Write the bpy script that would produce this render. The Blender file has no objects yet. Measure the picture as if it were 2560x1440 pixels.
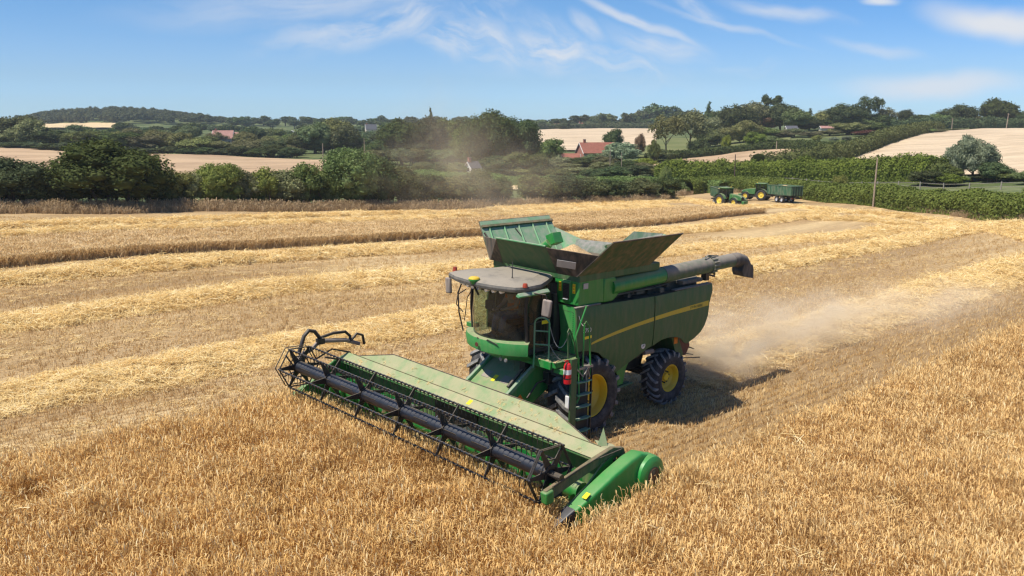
import bpy, bmesh, math, random
import numpy as np
from mathutils import Vector, Matrix
R = math.radians
scene = bpy.context.scene
COL = scene.collection

# ---------------------------------------------------------------- camera
CAM = np.array([16.332, 15.953, 7.682])
YAW, PITCH, FPX = 3.956, 0.177, 2200.0
fw = Vector((math.cos(PITCH)*math.cos(YAW), math.cos(PITCH)*math.sin(YAW), -math.sin(PITCH)))
cd = bpy.data.cameras.new('camera')
cam = bpy.data.objects.new('camera', cd)
COL.objects.link(cam)
cam.location = Vector(CAM)
cam.rotation_euler = fw.to_track_quat('-Z', 'Y').to_euler()
cd.sensor_width = 36.0
cd.lens = 36.0*FPX/2560.0
cd.clip_start = 0.1
cd.clip_end = 20000
scene.camera = cam

# ---------------------------------------------------------------- sun and sky
SUN = Vector((0.57, -0.10, 1.0)).normalized()
sun_el = math.asin(SUN.z)
sun_rot = math.atan2(SUN.x, SUN.y)
sd = bpy.data.lights.new('sun', 'SUN')
sd.energy = 5.0
sd.angle = R(0.55)
sd.color = (1.0, 0.94, 0.83)
sun = bpy.data.objects.new('sun', sd)
COL.objects.link(sun)
sun.rotation_euler = (-SUN).to_track_quat('-Z', 'Y').to_euler()
sun.location = (30, -10, 60)

scene.view_settings.view_transform = 'Standard'
scene.view_settings.look = 'None'
scene.view_settings.gamma = 1.0
scene.view_settings.use_curve_mapping = False
scene.view_settings.exposure = 0.20
scene.cycles.max_bounces = 6
scene.cycles.diffuse_bounces = 3
scene.cycles.glossy_bounces = 3
scene.cycles.transmission_bounces = 4
scene.cycles.transparent_max_bounces = 10
scene.cycles.volume_bounces = 1
scene.cycles.volume_step_rate = 1.0
scene.cycles.volume_max_steps = 96
scene.cycles.use_adaptive_sampling = True
scene.cycles.adaptive_threshold = 0.015
scene.cycles.use_denoising = True
scene.cycles.denoiser = 'OPENIMAGEDENOISE'
scene.cycles.denoising_input_passes = 'RGB_ALBEDO_NORMAL'
scene.cycles.denoising_prefilter = 'ACCURATE'
scene.cycles.sample_clamp_indirect = 4.0
scene.cycles.filter_width = 1.3

class NT:
    """small helper around a node tree"""
    def __init__(s, nt):
        s.nt = nt; s.n = nt.nodes; s.l = nt.links
    def node(s, t, **kw):
        n = s.n.new(t)
        for k, v in kw.items():
            setattr(n, k, v)
        return n
    def link(s, a, b): s.l.new(a, b)
    def val(s, inp, v):
        if hasattr(v, 'is_output'): s.l.new(v, inp)
        else: inp.default_value = v
    def math(s, op, a, b=0.0, c=0.0, clamp=False):
        n = s.node('ShaderNodeMath', operation=op, use_clamp=clamp)
        s.val(n.inputs[0], a); s.val(n.inputs[1], b); s.val(n.inputs[2], c)
        return n.outputs[0]
    def vmath(s, op, a, b=(0, 0, 0), out=0):
        n = s.node('ShaderNodeVectorMath', operation=op)
        s.val(n.inputs[0], a); s.val(n.inputs[1], b)
        return n.outputs[out]
    def noise(s, vec, scale, detail=3, rough=0.55, dist=0.0, out='Fac'):
        n = s.node('ShaderNodeTexNoise')
        if vec is not None: s.l.new(vec, n.inputs['Vector'])
        n.inputs['Scale'].default_value = scale
        n.inputs['Detail'].default_value = detail
        n.inputs['Roughness'].default_value = rough
        n.inputs['Distortion'].default_value = dist
        return n.outputs[out]
    def ss(s, x, a, b, lo=0.0, hi=1.0):
        n = s.node('ShaderNodeMapRange', interpolation_type='SMOOTHSTEP')
        s.val(n.inputs['Value'], x); s.val(n.inputs['From Min'], a); s.val(n.inputs['From Max'], b)
        s.val(n.inputs['To Min'], lo); s.val(n.inputs['To Max'], hi)
        return n.outputs['Result']
    def mix(s, f, a, b, blend='MIX'):
        n = s.node('ShaderNodeMix', data_type='RGBA', blend_type=blend)
        s.val(n.inputs[0], f)
        for i, v in ((6, a), (7, b)):
            if hasattr(v, 'is_output'): s.l.new(v, n.inputs[i])
            else: n.inputs[i].default_value = (*v, 1.0) if len(v) == 3 else v
        return n.outputs[2]
    def scalev(s, vec, v):
        return s.vmath('MULTIPLY', vec, v)

world = bpy.data.worlds.new('World')
scene.world = world
world.use_nodes = True
W = NT(world.node_tree)
for n in list(W.n): W.n.remove(n)
sky = W.node('ShaderNodeTexSky', sky_type='NISHITA')
sky.sun_disc = False
sky.sun_elevation = sun_el
sky.sun_rotation = sun_rot
sky.altitude = 60
sky.air_density = 1.0
sky.dust_density = 0.35
sky.ozone_density = 3.2
tc = W.node('ShaderNodeTexCoord')
gen = tc.outputs['Generated']
sep = W.node('ShaderNodeSeparateXYZ'); W.link(gen, sep.inputs[0])
# the clouds live on a high flat layer: a direction is turned into a point of that layer
zc = W.math('MAXIMUM', W.math('ADD', sep.outputs['Z'], 0.03), 0.02)
px_ = W.math('DIVIDE', sep.outputs['X'], zc)
py_ = W.math('DIVIDE', sep.outputs['Y'], zc)
# azimuth (0 = the middle of the view, + = right) and elevation of the direction
ca, sa = math.cos(YAW), math.sin(YAW)
fwd = W.math('ADD', W.math('MULTIPLY', sep.outputs['X'], ca), W.math('MULTIPLY', sep.outputs['Y'], sa))
rgt = W.math('ADD', W.math('MULTIPLY', sep.outputs['X'], sa), W.math('MULTIPLY', sep.outputs['Y'], -ca))
az = W.math('ARCTAN2', rgt, fwd)
el = W.math('ARCSINE', sep.outputs['Z'])
ae = W.node('ShaderNodeCombineXYZ'); W.link(az, ae.inputs[0]); W.link(el, ae.inputs[1])
AE = ae.outputs[0]
def aepx(px, row):
    x = (px-1280)/FPX; y = -(row-720)/FPX
    d = np.array([x, y*math.cos(PITCH)-math.sin(PITCH), 1*math.cos(PITCH)+y*math.sin(PITCH)])
    d /= np.linalg.norm(d)
    return math.atan2(d[0], d[2]), math.asin(d[1])
def wisp(px, row, lx, ly, ang, streak, scale, lo, hi, amt, warp=0.25):
    """one cloud bank: an ellipse of the sky filled with stretched fibrous noise"""
    a0, e0 = aepx(px, row)
    v = W.vmath('SUBTRACT', AE, (a0, e0, 0))
    rot = W.node('ShaderNodeVectorRotate', rotation_type='Z_AXIS')
    W.link(v, rot.inputs['Vector']); rot.inputs['Angle'].default_value = R(ang)
    v = rot.outputs[0]
    wn = W.node('ShaderNodeTexNoise'); W.link(v, wn.inputs['Vector']); wn.inputs['Scale'].default_value = 9; wn.inputs['Detail'].default_value = 3
    wv = W.vmath('SCALE', W.vmath('SUBTRACT', wn.outputs['Color'], (0.5, 0.5, 0.5)))
    wv.node.inputs['Scale'].default_value = warp*0.3
    v2 = W.vmath('ADD', v, wv)
    e = W.vmath('LENGTH', W.scalev(v2, (1/(lx/FPX), 1/(ly/FPX), 0)), out=1)
    m = W.ss(e, 0.15, 1.05, 1.0, 0.0)
    off = W.vmath('ADD', W.scalev(v2, (1.0, streak, 1)), (px*0.013, row*0.017, 0))
    n1 = W.noise(off, scale, 9, 0.60, 0.15)
    n2 = W.noise(W.vmath('ADD', v2, (row*0.01, px*0.02, 3)), scale*0.45, 3, 0.5)
    n = W.math('ADD', W.math('MULTIPLY', n1, 0.72), W.math('MULTIPLY', n2, 0.28))
    d = W.ss(n, lo, hi)
    return W.math('MULTIPLY', W.math('MULTIPLY', d, m), amt)
wl = [
    wisp(820, 0, 560, 62, -7, 5.0, 9, 0.28, 0.62, 0.50, 0.12),
    wisp(980, 50, 420, 62, -12, 3.0, 13, 0.38, 0.64, 0.72, 0.2),
    wisp(1150, 85, 230, 85, 28, 2.4, 16, 0.37, 0.64, 0.88, 0.3),
    wisp(1230, 35, 160, 80, 50, 2.4, 16, 0.38, 0.66, 0.65, 0.3),
    wisp(1370, 120, 150, 75, 18, 2.2, 17, 0.34, 0.60, 0.90, 0.3),
    wisp(1500, 125, 260, 55, 24, 3.0, 15, 0.36, 0.64, 0.78, 0.3),
    wisp(1640, 110, 170, 42, 20, 3.5, 14, 0.32, 0.64, 0.60, 0.2),
    wisp(1590, 50, 230, 17, 24, 4.0, 12, 0.26, 0.55, 0.75, 0.1),
    wisp(1470, 62, 70, 30, 45, 3.0, 14, 0.3, 0.6, 0.6, 0.1),
    wisp(1740, 15, 110, 26, 40, 3.0, 14, 0.3, 0.6, 0.7, 0.1),
    wisp(1790, 55, 260, 12, 18, 4.0, 12, 0.26, 0.6, 0.5, 0.1),
        wisp(1960, 28, 190, 24, 12, 3.5, 12, 0.30, 0.60, 0.60, 0.12),
    wisp(2500, 55, 200, 48, 13, 2.2, 12, 0.14, 0.40, 1.0, 0.15),
    wisp(2200, -2, 50, 14, 8, 3.0, 20, 0.25, 0.5, 0.9, 0.1),
    wisp(2330, 214, 240, 42, 0, 3.0, 9, 0.12, 0.50, 0.80, 0.10),
    wisp(2180, 118, 130, 20, 16, 3.5, 12, 0.28, 0.62, 0.45, 0.12),
    wisp(1850, 165, 90, 22, 10, 3.0, 20, 0.40, 0.7, 0.35, 0.4),
    wisp(1560, 195, 330, 70, 8, 3.0, 9, 0.36, 0.80, 0.35, 0.4),
]
# the same kind of thin cloud elsewhere in the sky, sparse
lay = W.node('ShaderNodeCombineXYZ'); W.link(px_, lay.inputs[0]); W.link(py_, lay.inputs[1])
broad = W.noise(W.scalev(lay.outputs[0], (1.0, 0.35, 1)), 0.5, 6, 0.6, 0.4)
gate = W.noise(lay.outputs[0], 0.11, 2, 0.5)
general = W.math('MULTIPLY', W.math('MULTIPLY', W.ss(broad, 0.52, 0.8), W.ss(gate, 0.5, 0.65)), W.ss(el, 0.42, 0.6))
cl = general
for w_ in wl:
    cl = W.math('MAXIMUM', cl, w_)
# clean sea air: less of the yellow the sky model gives towards the horizon
ramp = W.node('ShaderNodeValToRGB'); W.link(W.math('DIVIDE', el, math.pi/2, clamp=True), ramp.inputs[0])
cr = ramp.color_ramp; cr.interpolation = 'EASE'
stops = [(0.0, (0.40, 0.64, 1.0)), (0.022, (0.40, 0.57, 0.86)), (0.037, (0.40, 0.53, 0.75)), (0.089, (0.33, 0.50, 0.70)), (0.25, (0.36, 0.49, 0.64)), (1.0, (0.45, 0.48, 0.55))]
while len(cr.elements) < len(stops): cr.elements.new(0.5)
for e_, (p_, c_) in zip(cr.elements, stops): e_.position = p_; e_.color = (*c_, 1)
skycol = W.mix(1.0, sky.outputs[0], ramp.outputs[0], 'MULTIPLY')
skycol = W.vmath('SCALE', skycol); skycol.node.inputs['Scale'].default_value = 2.08
side_ = W.math('MULTIPLY', W.ss(az, 0.0, 0.6), W.ss(el, 0.02, 0.16))
skycol = W.mix(side_, skycol, W.scalev(skycol, (0.74, 0.90, 1.03)))
ccol = W.mix(cl, skycol, (8.3, 8.7, 9.4))
bg = W.node('ShaderNodeBackground'); W.link(ccol, bg.inputs[0]); bg.inputs[1].default_value = 0.078
out = W.node('ShaderNodeOutputWorld'); W.link(bg.outputs[0], out.inputs[0])

# ---------------------------------------------------------------- object helpers
def link(o, parent=None):
    COL.objects.link(o)
    if parent is not None: o.parent = parent
    return o
def tag(o, label=None, cat=None, group=None, kind=None):
    if label: o['label'] = label
    if cat: o['category'] = cat
    if group: o['group'] = group
    if kind: o['kind'] = kind
    return o
def thing(name, label, cat, loc=(0, 0, 0), rotz=0.0, group=None):
    o = bpy.data.objects.new(name, None)
    link(o); o.location = loc; o.rotation_euler = (0, 0, rotz)
    o.empty_display_size = 0.5
    return tag(o, label, cat, group)
def mesh_np(name, v, f, mat=None, smooth=False, mats=None, mi=None):
    """fast mesh from numpy arrays; f is (n,3) or (n,4)"""
    me = bpy.data.meshes.new(name)
    v = np.asarray(v, np.float32); f = np.asarray(f, np.int32)
    n, k = f.shape
    me.vertices.add(len(v)); me.vertices.foreach_set('co', v.ravel())
    me.loops.add(n*k); me.loops.foreach_set('vertex_index', f.ravel())
    me.polygons.add(n); me.polygons.foreach_set('loop_start', np.arange(0, n*k, k, dtype=np.int32))
    me.polygons.foreach_set('loop_total', np.full(n, k, np.int32))
    if smooth: me.polygons.foreach_set('use_smooth', np.ones(n, bool))
    for m in (mats or ([mat] if mat else [])): me.materials.append(m)
    if mi is not None: me.polygons.foreach_set('material_index', np.asarray(mi, np.int32))
    me.update(calc_edges=True)
    return me

class MB:
    """collects simple solids; build() links them as one mesh object"""
    def __init__(s): s.v = []; s.f = []; s.m = []; s.sm = []
    def add(s, v, f, m=0, sm=False):
        b = len(s.v); s.v.extend([tuple(p) for p in v])
        s.f.extend([tuple(i+b for i in q) for q in f]); s.m.extend([m]*len(f)); s.sm.extend([sm]*len(f))
        return s
    def box(s, c, d, rot=None, m=0):
        x, y, z = (q/2 for q in d)
        v = [Vector((a*x, b*y, e*z)) for a in (-1, 1) for b in (-1, 1) for e in (-1, 1)]
        if rot is not None: v = [rot @ p for p in v]
        v = [p+Vector(c) for p in v]
        return s.add(v, [(0, 1, 3, 2), (4, 6, 7, 5), (0, 4, 5, 1), (2, 3, 7, 6), (0, 2, 6, 4), (1, 5, 7, 3)], m)
    def slab(s, poly, n, t, m=0, m2=None):
        """a planar polygon (3-D points) given a thickness t along n"""
        n = Vector(n)*t; k = len(poly); a = [Vector(p) for p in poly]; b = [p+n for p in a]
        f = [tuple(range(k))[::-1]]
        s.add(a+b, [tuple(range(k))[::-1]], m)
        s.f[-1:] = [s.f[-1]]
        base = len(s.v)-2*k
        s.f.append(tuple(base+k+i for i in range(k))); s.m.append(m if m2 is None else m2); s.sm.append(False)
        for i in range(k):
            j = (i+1) % k
            s.f.append((base+i, base+j, base+k+j, base+k+i)); s.m.append(m); s.sm.append(False)
        return s
    def prism(s, poly, y0, y1, m=0, plane='xz'):
        k = len(poly)
        if plane == 'xz': P = lambda a, b, t: (a, t, b)
        elif plane == 'yz': P = lambda a, b, t: (t, a, b)
        else: P = lambda a, b, t: (a, b, t)
        v = [P(a, b, y0) for a, b in poly]+[P(a, b, y1) for a, b in poly]
        f = [tuple(range(k)), tuple(range(2*k-1, k-1, -1))]+[(i, i+k, (i+1) % k+k, (i+1) % k) for i in range(k)]
        return s.add(v, f, m)
    def tube(s, pts, r, n=8, m=0, cap=True, sm=True, closed=False):
        pts = [Vector(p) for p in pts]; k = len(pts)
        rr = r if isinstance(r, (list, tuple)) else [r]*k
        V = []; F = []
        up = None
        for i, p in enumerate(pts):
            if closed: d = pts[(i+1) % k]-pts[i-1]
            else: d = pts[min(i+1, k-1)]-pts[max(i-1, 0)]
            d.normalize()
            if up is None:
                up = Vector((0, 0, 1)) if abs(d.z) < 0.9 else Vector((1, 0, 0))
            a = up-d*up.dot(d)
            if a.length < 1e-4: a = Vector((1, 0, 0)).cross(d)
            a.normalize(); up = a; b = d.cross(a)
            for j in range(n):
                t = 2*math.pi*j/n
                V.append(p+(a*math.cos(t)+b*math.sin(t))*rr[i])
        for i in range(k if closed else k-1):
            i2 = (i+1) % k
            for j in range(n):
                j2 = (j+1) % n
                F.append((i*n+j, i*n+j2, i2*n+j2, i2*n+j))
        s.add(V, F, m, sm)
        if cap and not closed:
            b0 = len(s.v)-len(V)
            s.f.append(tuple(b0+j for j in range(n))[::-1]); s.m.append(m); s.sm.append(False)
            s.f.append(tuple(b0+(k-1)*n+j for j in range(n))); s.m.append(m); s.sm.append(False)
        return s
    def lathe(s, prof, c, axis='y', n=32, m=0, sm=True, closed=False):
        """prof: (radius, along axis) pairs"""
        V = []; F = []; k = len(prof)
        for (r, a) in prof:
            for j in range(n):
                t = 2*math.pi*j/n; x, z = r*math.cos(t), r*math.sin(t)
                if axis == 'y': V.append((c[0]+x, c[1]+a, c[2]+z))
                elif axis == 'z': V.append((c[0]+x, c[1]+z, c[2]+a))
                else: V.append((c[0]+a, c[1]+x, c[2]+z))
        for i in range(k if closed else k-1):
            i2 = (i+1) % k
            for j in range(n):
                j2 = (j+1) % n
                F.append((i*n+j, i*n+j2, i2*n+j2, i2*n+j))
        return s.add(V, F, m, sm)
    def grid(s, rows, m=0, sm=True, wrap=False):
        """rows: list of equal-length lists of points"""
        k = len(rows[0]); V = [p for r in rows for p in r]; F = []
        for i in range(len(rows)-1):
            for j in range(k if wrap else k-1):
                j2 = (j+1) % k
                F.append((i*k+j, i*k+j2, (i+1)*k+j2, (i+1)*k+j))
        return s.add(V, F, m, sm)
    def islands(s):
        par = list(range(len(s.v)))
        def root(a):
            while par[a] != a: par[a] = par[par[a]]; a = par[a]
            return a
        for f in s.f:
            a = root(f[0])
            for q in f[1:]: par[root(q)] = a
        groups = {}
        for i, f in enumerate(s.f): groups.setdefault(root(f[0]), []).append(i)
        out = []
        for fs in groups.values():
            m = MB(); mp = {}
            for i in fs:
                for q in s.f[i]:
                    if q not in mp: mp[q] = len(m.v); m.v.append(s.v[q])
                m.f.append(tuple(mp[q] for q in s.f[i])); m.m.append(s.m[i]); m.sm.append(s.sm[i])
            out.append(m)
        return out
    def each(s, name, mats, parent=None, **kw):
        """every separate solid becomes an object of its own"""
        return [m.build(name, mats, parent, **kw) for m in s.islands()]
    def build(s, name, mats, parent=None, bevel=0.0, sharp=35, fix=True, label=None, kind=None):
        me = bpy.data.meshes.new(name)
        me.from_pydata(s.v, [], s.f)
        mats = mats if isinstance(mats, (list, tuple)) else [mats]
        for q in mats: me.materials.append(q)
        me.polygons.foreach_set('material_index', s.m)
        me.polygons.foreach_set('use_smooth', [True]*len(s.f))
        if fix:
            bm = bmesh.new(); bm.from_mesh(me)
            bmesh.ops.recalc_face_normals(bm, faces=bm.faces); bm.to_mesh(me); bm.free()
        me.set_sharp_from_angle(angle=R(sharp))
        me.update()
        o = bpy.data.objects.new(name, me); link(o, parent)
        if bevel > 0:
            b = o.modifiers.new('bevel', 'BEVEL'); b.width = bevel; b.segments = 2; b.limit_method = 'ANGLE'; b.angle_limit = R(40)
            b.harden_normals = False
        if label: o['label'] = label
        if kind: o['kind'] = kind
        return o

# ---------------------------------------------------------------- terrain
Fh = np.array([math.cos(YAW), math.sin(YAW)]); Rh = np.array([math.sin(YAW), -math.cos(YAW)])
def world_xy(px, u):
    v = (np.asarray(px, float)-1280)/FPX*np.asarray(u, float)*1.0157
    return CAM[0]+Fh[0]*u+Rh[0]*v, CAM[1]+Fh[1]*u+Rh[1]*v
def uv_of(x, y):
    dx, dy = x-CAM[0], y-CAM[1]
    return dx*Fh[0]+dy*Fh[1], dx*Rh[0]+dy*Rh[1]
TCOL = np.array([0, 400, 800, 1200, 1450, 1700, 2000, 2300, 2560], float)
TU = np.array([90, 110, 130, 150, 175, 200, 250, 300, 350, 400, 450, 520, 700, 900, 1100, 1500, 2500, 7000], float)
TH = np.array([
 #  90    110   130   150   175   200   250   300   350   400   450   520   700   900  1100  1500  2500  7000
 [-0.1, -1.3, -2.3, -2.9, -3.1, -2.9, -1.0,  1.8,  2.6,  2.6,  2.8,  3.4,  6.0, 10.5, 21.0, 22.0, 24.0, 24.0],
 [-0.4, -1.6, -2.8, -3.3, -3.4, -3.0, -1.6, -0.2,  1.0,  1.6,  2.2,  3.2,  6.5, 11.4, 28.0, 30.0, 24.0, 24.0],
 [-1.0, -1.9, -3.0, -3.6, -3.8, -3.6, -2.6, -1.6, -0.8, -0.2,  0.6,  2.0,  5.1,  9.0, 19.0, 24.0, 24.0, 24.0],
 [-1.4, -2.2, -2.9, -3.4, -3.6, -3.4, -3.0, -2.4, -1.8, -0.8,  0.6,  2.6,  6.0,  9.0, 12.0, 20.0, 24.0, 24.0],
 [-1.5, -2.3, -3.1, -3.6, -3.6, -3.3, -2.6, -1.9, -1.2, -0.4,  1.0,  3.4,  8.2,  9.5, 12.0, 18.0, 22.0, 22.0],
 [-1.5, -2.3, -3.2, -3.9, -3.6, -2.9, -2.0, -1.1, -0.2,  1.6,  3.6,  5.8,  8.2,  9.5, 12.0, 18.0, 22.0, 22.0],
 [-1.4, -2.3, -2.9, -2.8, -2.1, -1.4,  0.0,  2.2,  4.8,  6.8,  8.2,  9.0, 10.0, 11.0, 12.0, 18.0, 22.0, 22.0],
 [-1.3, -2.2, -1.5, -1.2, -0.8, -0.1,  2.0,  4.4,  6.2,  7.5,  8.3,  8.6,  9.0, 10.0, 11.0, 14.0, 18.0, 18.0],
 [-1.2, -0.7, -0.3,  0.0,  1.1,  2.4,  4.6,  6.4,  7.8,  8.3,  8.5,  8.6,  8.8,  9.0, 10.0, 12.0, 16.0, 16.0]])
def sstep(x, a, b):
    t = np.clip((x-a)/(b-a), 0, 1); return t*t*(3-2*t)
def hfun(x, y):
    x = np.asarray(x, float); y = np.asarray(y, float)
    u, v = uv_of(x, y)
    g = 0.22+0.78*sstep(-y, 8, 24)
    t = np.clip(-x, 0, 95)
    near = -(0.030*t+0.00012*t*t)*g
    near = near*sstep(t, -1, 14)
    r = np.hypot(u, v)
    ang = np.arctan2(v, u)
    col = np.clip(1280+FPX*np.tan(np.clip(ang, -0.9, 0.9))/1.0157, TCOL[0], TCOL[-1])
    uu = np.clip(np.where(u > 0, np.maximum(u, r*0.75), r*0.75), TU[0], TU[-1])
    ci = np.clip(np.searchsorted(TCOL, col)-1, 0, len(TCOL)-2); ui = np.clip(np.searchsorted(TU, uu)-1, 0, len(TU)-2)
    a = (col-TCOL[ci])/(TCOL[ci+1]-TCOL[ci]); b = (uu-TU[ui])/(TU[ui+1]-TU[ui])
    a = a*a*(3-2*a)
    far = (TH[ci, ui]*(1-a)*(1-b)+TH[ci+1, ui]*a*(1-b)+TH[ci, ui+1]*(1-a)*b+TH[ci+1, ui+1]*a*b)
    w = sstep(np.where(u > 0, u, r), 84, 104)
    return near*(1-w)+far*w
def H1(x, y): return float(hfun(x, y))
def at(px, u, dz=0.0):
    x, y = world_xy(px, u)
    return Vector((float(x), float(y), H1(x, y)+dz))
def ground_at(px, row):
    """march the sight line down to the terrain"""
    u = 8.0; lx = (px-1280)/FPX; ly = -(row-720)/FPX
    d = np.array([math.cos(PITCH)+ly*math.sin(PITCH), -math.sin(PITCH)+ly*math.cos(PITCH), lx])
    t = 8.0; prev = t
    while t < 3000:
        x = CAM[0]+t*(d[0]*Fh[0]+d[2]*Rh[0]); y = CAM[1]+t*(d[0]*Fh[1]+d[2]*Rh[1]); z = CAM[2]+t*d[1]
        if z <= H1(x, y): break
        t *= 1.01
    return Vector((x, y, H1(x, y)))
# the far edge of the harvested field, as (column, distance) of the hedge foot
EDGE_PX = np.array([-900, -300, 0, 300, 700, 1200, 1500, 1650, 1690, 1760, 1850, 2000, 2175, 2300, 2560, 3000, 4000], float)
EDGE_U = np.array([80, 82, 86, 90, 101, 118, 134, 144, 158, 164, 158, 138, 117, 105, 88, 71, 58], float)
def edge_u(px): return np.interp(px, EDGE_PX, EDGE_U)

# ---------------------------------------------------------------- materials
def new_mat(name):
    m = bpy.data.materials.new(name); m.use_nodes = True
    t = NT(m.node_tree)
    for n in list(t.n): t.n.remove(n)
    o = t.node('ShaderNodeOutputMaterial')
    return m, t, o
def principled(t, o, col, rough=0.6, metal=0.0, spec=0.5, coat=0.0, bump=None, bs=0.3, bd=0.02):
    p = t.node('ShaderNodeBsdfPrincipled')
    if hasattr(col, 'is_output'): t.link(col, p.inputs['Base Color'])
    else: p.inputs['Base Color'].default_value = (*col, 1)
    t.val(p.inputs['Roughness'], rough)
    p.inputs['Metallic'].default_value = metal
    p.inputs['Specular IOR Level'].default_value = spec
    p.inputs['Coat Weight'].default_value = coat
    p.inputs['Coat Roughness'].default_value = 0.15
    if bump is not None:
        b = t.node('ShaderNodeBump'); b.inputs['Strength'].default_value = bs; b.inputs['Distance'].default_value = bd
        t.link(bump, b.inputs['Height']); t.link(b.outputs[0], p.inputs['Normal'])
    t.link(p.outputs[0], o.inputs[0])
    return p
def objco(t): return t.node('ShaderNodeTexCoord').outputs['Object']
DUST = (0.40, 0.31, 0.20)
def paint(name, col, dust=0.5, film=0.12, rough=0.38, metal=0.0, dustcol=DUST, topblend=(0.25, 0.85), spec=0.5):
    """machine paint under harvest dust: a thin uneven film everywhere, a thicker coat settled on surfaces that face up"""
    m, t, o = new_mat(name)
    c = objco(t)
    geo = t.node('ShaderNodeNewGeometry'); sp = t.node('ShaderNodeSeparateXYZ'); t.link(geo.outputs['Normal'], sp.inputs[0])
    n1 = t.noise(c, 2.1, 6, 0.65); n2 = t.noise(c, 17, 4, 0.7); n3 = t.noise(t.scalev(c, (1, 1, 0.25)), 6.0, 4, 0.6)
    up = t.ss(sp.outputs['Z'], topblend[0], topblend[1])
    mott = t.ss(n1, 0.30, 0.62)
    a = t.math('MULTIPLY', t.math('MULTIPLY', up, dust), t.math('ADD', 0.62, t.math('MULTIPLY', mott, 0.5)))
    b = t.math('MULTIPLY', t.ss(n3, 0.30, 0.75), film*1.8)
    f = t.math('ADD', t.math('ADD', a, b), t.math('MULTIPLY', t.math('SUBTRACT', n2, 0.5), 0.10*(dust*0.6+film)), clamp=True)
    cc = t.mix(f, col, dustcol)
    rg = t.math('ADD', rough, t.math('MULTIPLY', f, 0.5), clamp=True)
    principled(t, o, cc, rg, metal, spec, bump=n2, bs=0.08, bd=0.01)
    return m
def plain(name, col, rough=0.6, metal=0.0, var=0.15, scale=8, spec=0.5, bump=0.1):
    m, t, o = new_mat(name); c = objco(t)
    n = t.noise(c, scale, 4, 0.6)
    cc = t.mix(t.ss(n, 0.3, 0.7), tuple(q*(1-var) for q in col), tuple(min(1, q*(1+var)) for q in col))
    principled(t, o, cc, rough, metal, spec, bump=n, bs=bump, bd=0.01)
    return m
M = {}
GREEN = (0.012, 0.215, 0.035)
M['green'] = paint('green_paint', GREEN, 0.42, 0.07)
M['green_side'] = paint('green_paint_dusty_shaded_side', (0.020, 0.100, 0.028), 0.6, 0.20, 0.5, dustcol=(0.22, 0.19, 0.11))  # dusty green, paint and dust darkened to carry the shade of the flanks
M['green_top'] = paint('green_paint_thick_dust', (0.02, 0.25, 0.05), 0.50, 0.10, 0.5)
M['green_hood'] = paint('header_sheet_dusty', (0.04, 0.25, 0.07), 0.74, 0.06, 0.6, dustcol=(0.42, 0.36, 0.22), topblend=(0.15, 0.8))
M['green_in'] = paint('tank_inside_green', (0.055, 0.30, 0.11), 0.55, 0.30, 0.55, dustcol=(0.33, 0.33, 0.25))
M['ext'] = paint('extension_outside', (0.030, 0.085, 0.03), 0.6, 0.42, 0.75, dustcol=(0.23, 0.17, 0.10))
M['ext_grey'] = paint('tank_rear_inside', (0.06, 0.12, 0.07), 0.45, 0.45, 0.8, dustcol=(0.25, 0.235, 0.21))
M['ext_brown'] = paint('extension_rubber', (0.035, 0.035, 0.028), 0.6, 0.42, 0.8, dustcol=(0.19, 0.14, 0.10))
M['roof'] = paint('roof_dusty', (0.09, 0.09, 0.085), 0.86, 0.25, 0.7, dustcol=(0.30, 0.26, 0.205))
M['black'] = paint('black_steel', (0.012, 0.012, 0.014), 0.30, 0.03, 0.45)
M['reelblk'] = paint('reel_black', (0.010, 0.012, 0.018), 0.16, 0.02, 0.38, dustcol=(0.26, 0.25, 0.25))
M['dark'] = paint('dark_machinery', (0.016, 0.02, 0.018), 0.3, 0.05, 0.7)
M['deck'] = paint('engine_deck', (0.03, 0.045, 0.04), 0.5, 0.15, 0.7, dustcol=(0.28, 0.25, 0.20))
M['auger'] = paint('unloading_auger_paint', (0.03, 0.10, 0.045), 0.85, 0.22, 0.6, dustcol=(0.27, 0.235, 0.19), topblend=(-0.3, 0.5))
M['spout'] = paint('spout_rubber', (0.04, 0.04, 0.038), 0.8, 0.3, 0.7, dustcol=(0.25, 0.21, 0.17))
M['divider'] = paint('divider_green', (0.010, 0.28, 0.045), 0.20, 0.05, 0.36)
M['ext_front'] = paint('front_extension_green', (0.022, 0.085, 0.028), 0.5, 0.22, 0.7, dustcol=(0.18, 0.16, 0.10))
M['header_in'] = paint('header_inside_shaded', (0.015, 0.14, 0.03), 0.55, 0.28, 0.5, dustcol=(0.26, 0.20, 0.11))  # darker green: the shade under the top sheet is put into the colour
M['yellow'] = paint('yellow_paint', (0.78, 0.52, 0.015), 0.2, 0.06, 0.4)
M['stripe'] = paint('yellow_decal', (0.55, 0.42, 0.02), 0.3, 0.12, 0.45)
M['label_yellow'] = plain('yellow_label', (0.85, 0.65, 0.02), 0.5)
M['white'] = plain('white_label', (0.75, 0.73, 0.68), 0.5)
M['paper'] = paint('dusty_plate', (0.45, 0.43, 0.40), 0.4, 0.3, 0.6, dustcol=(0.35, 0.30, 0.25))
M['red'] = plain('extinguisher_red', (0.62, 0.02, 0.025), 0.3, 0, 0.08)
M['amber'] = plain('amber_lens', (0.75, 0.22, 0.02), 0.35)
M['beacon'] = plain('beacon_red', (0.35, 0.05, 0.02), 0.4)
M['lamp'] = plain('lamp_lens', (0.75, 0.76, 0.78), 0.15, 0.3)
M['steel'] = plain('bright_steel', (0.66, 0.67, 0.68), 0.28, 0.9, 0.1)
M['greysteel'] = paint('grey_steel', (0.30, 0.30, 0.30), 0.4, 0.1, 0.45, metal=0.6)
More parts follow.
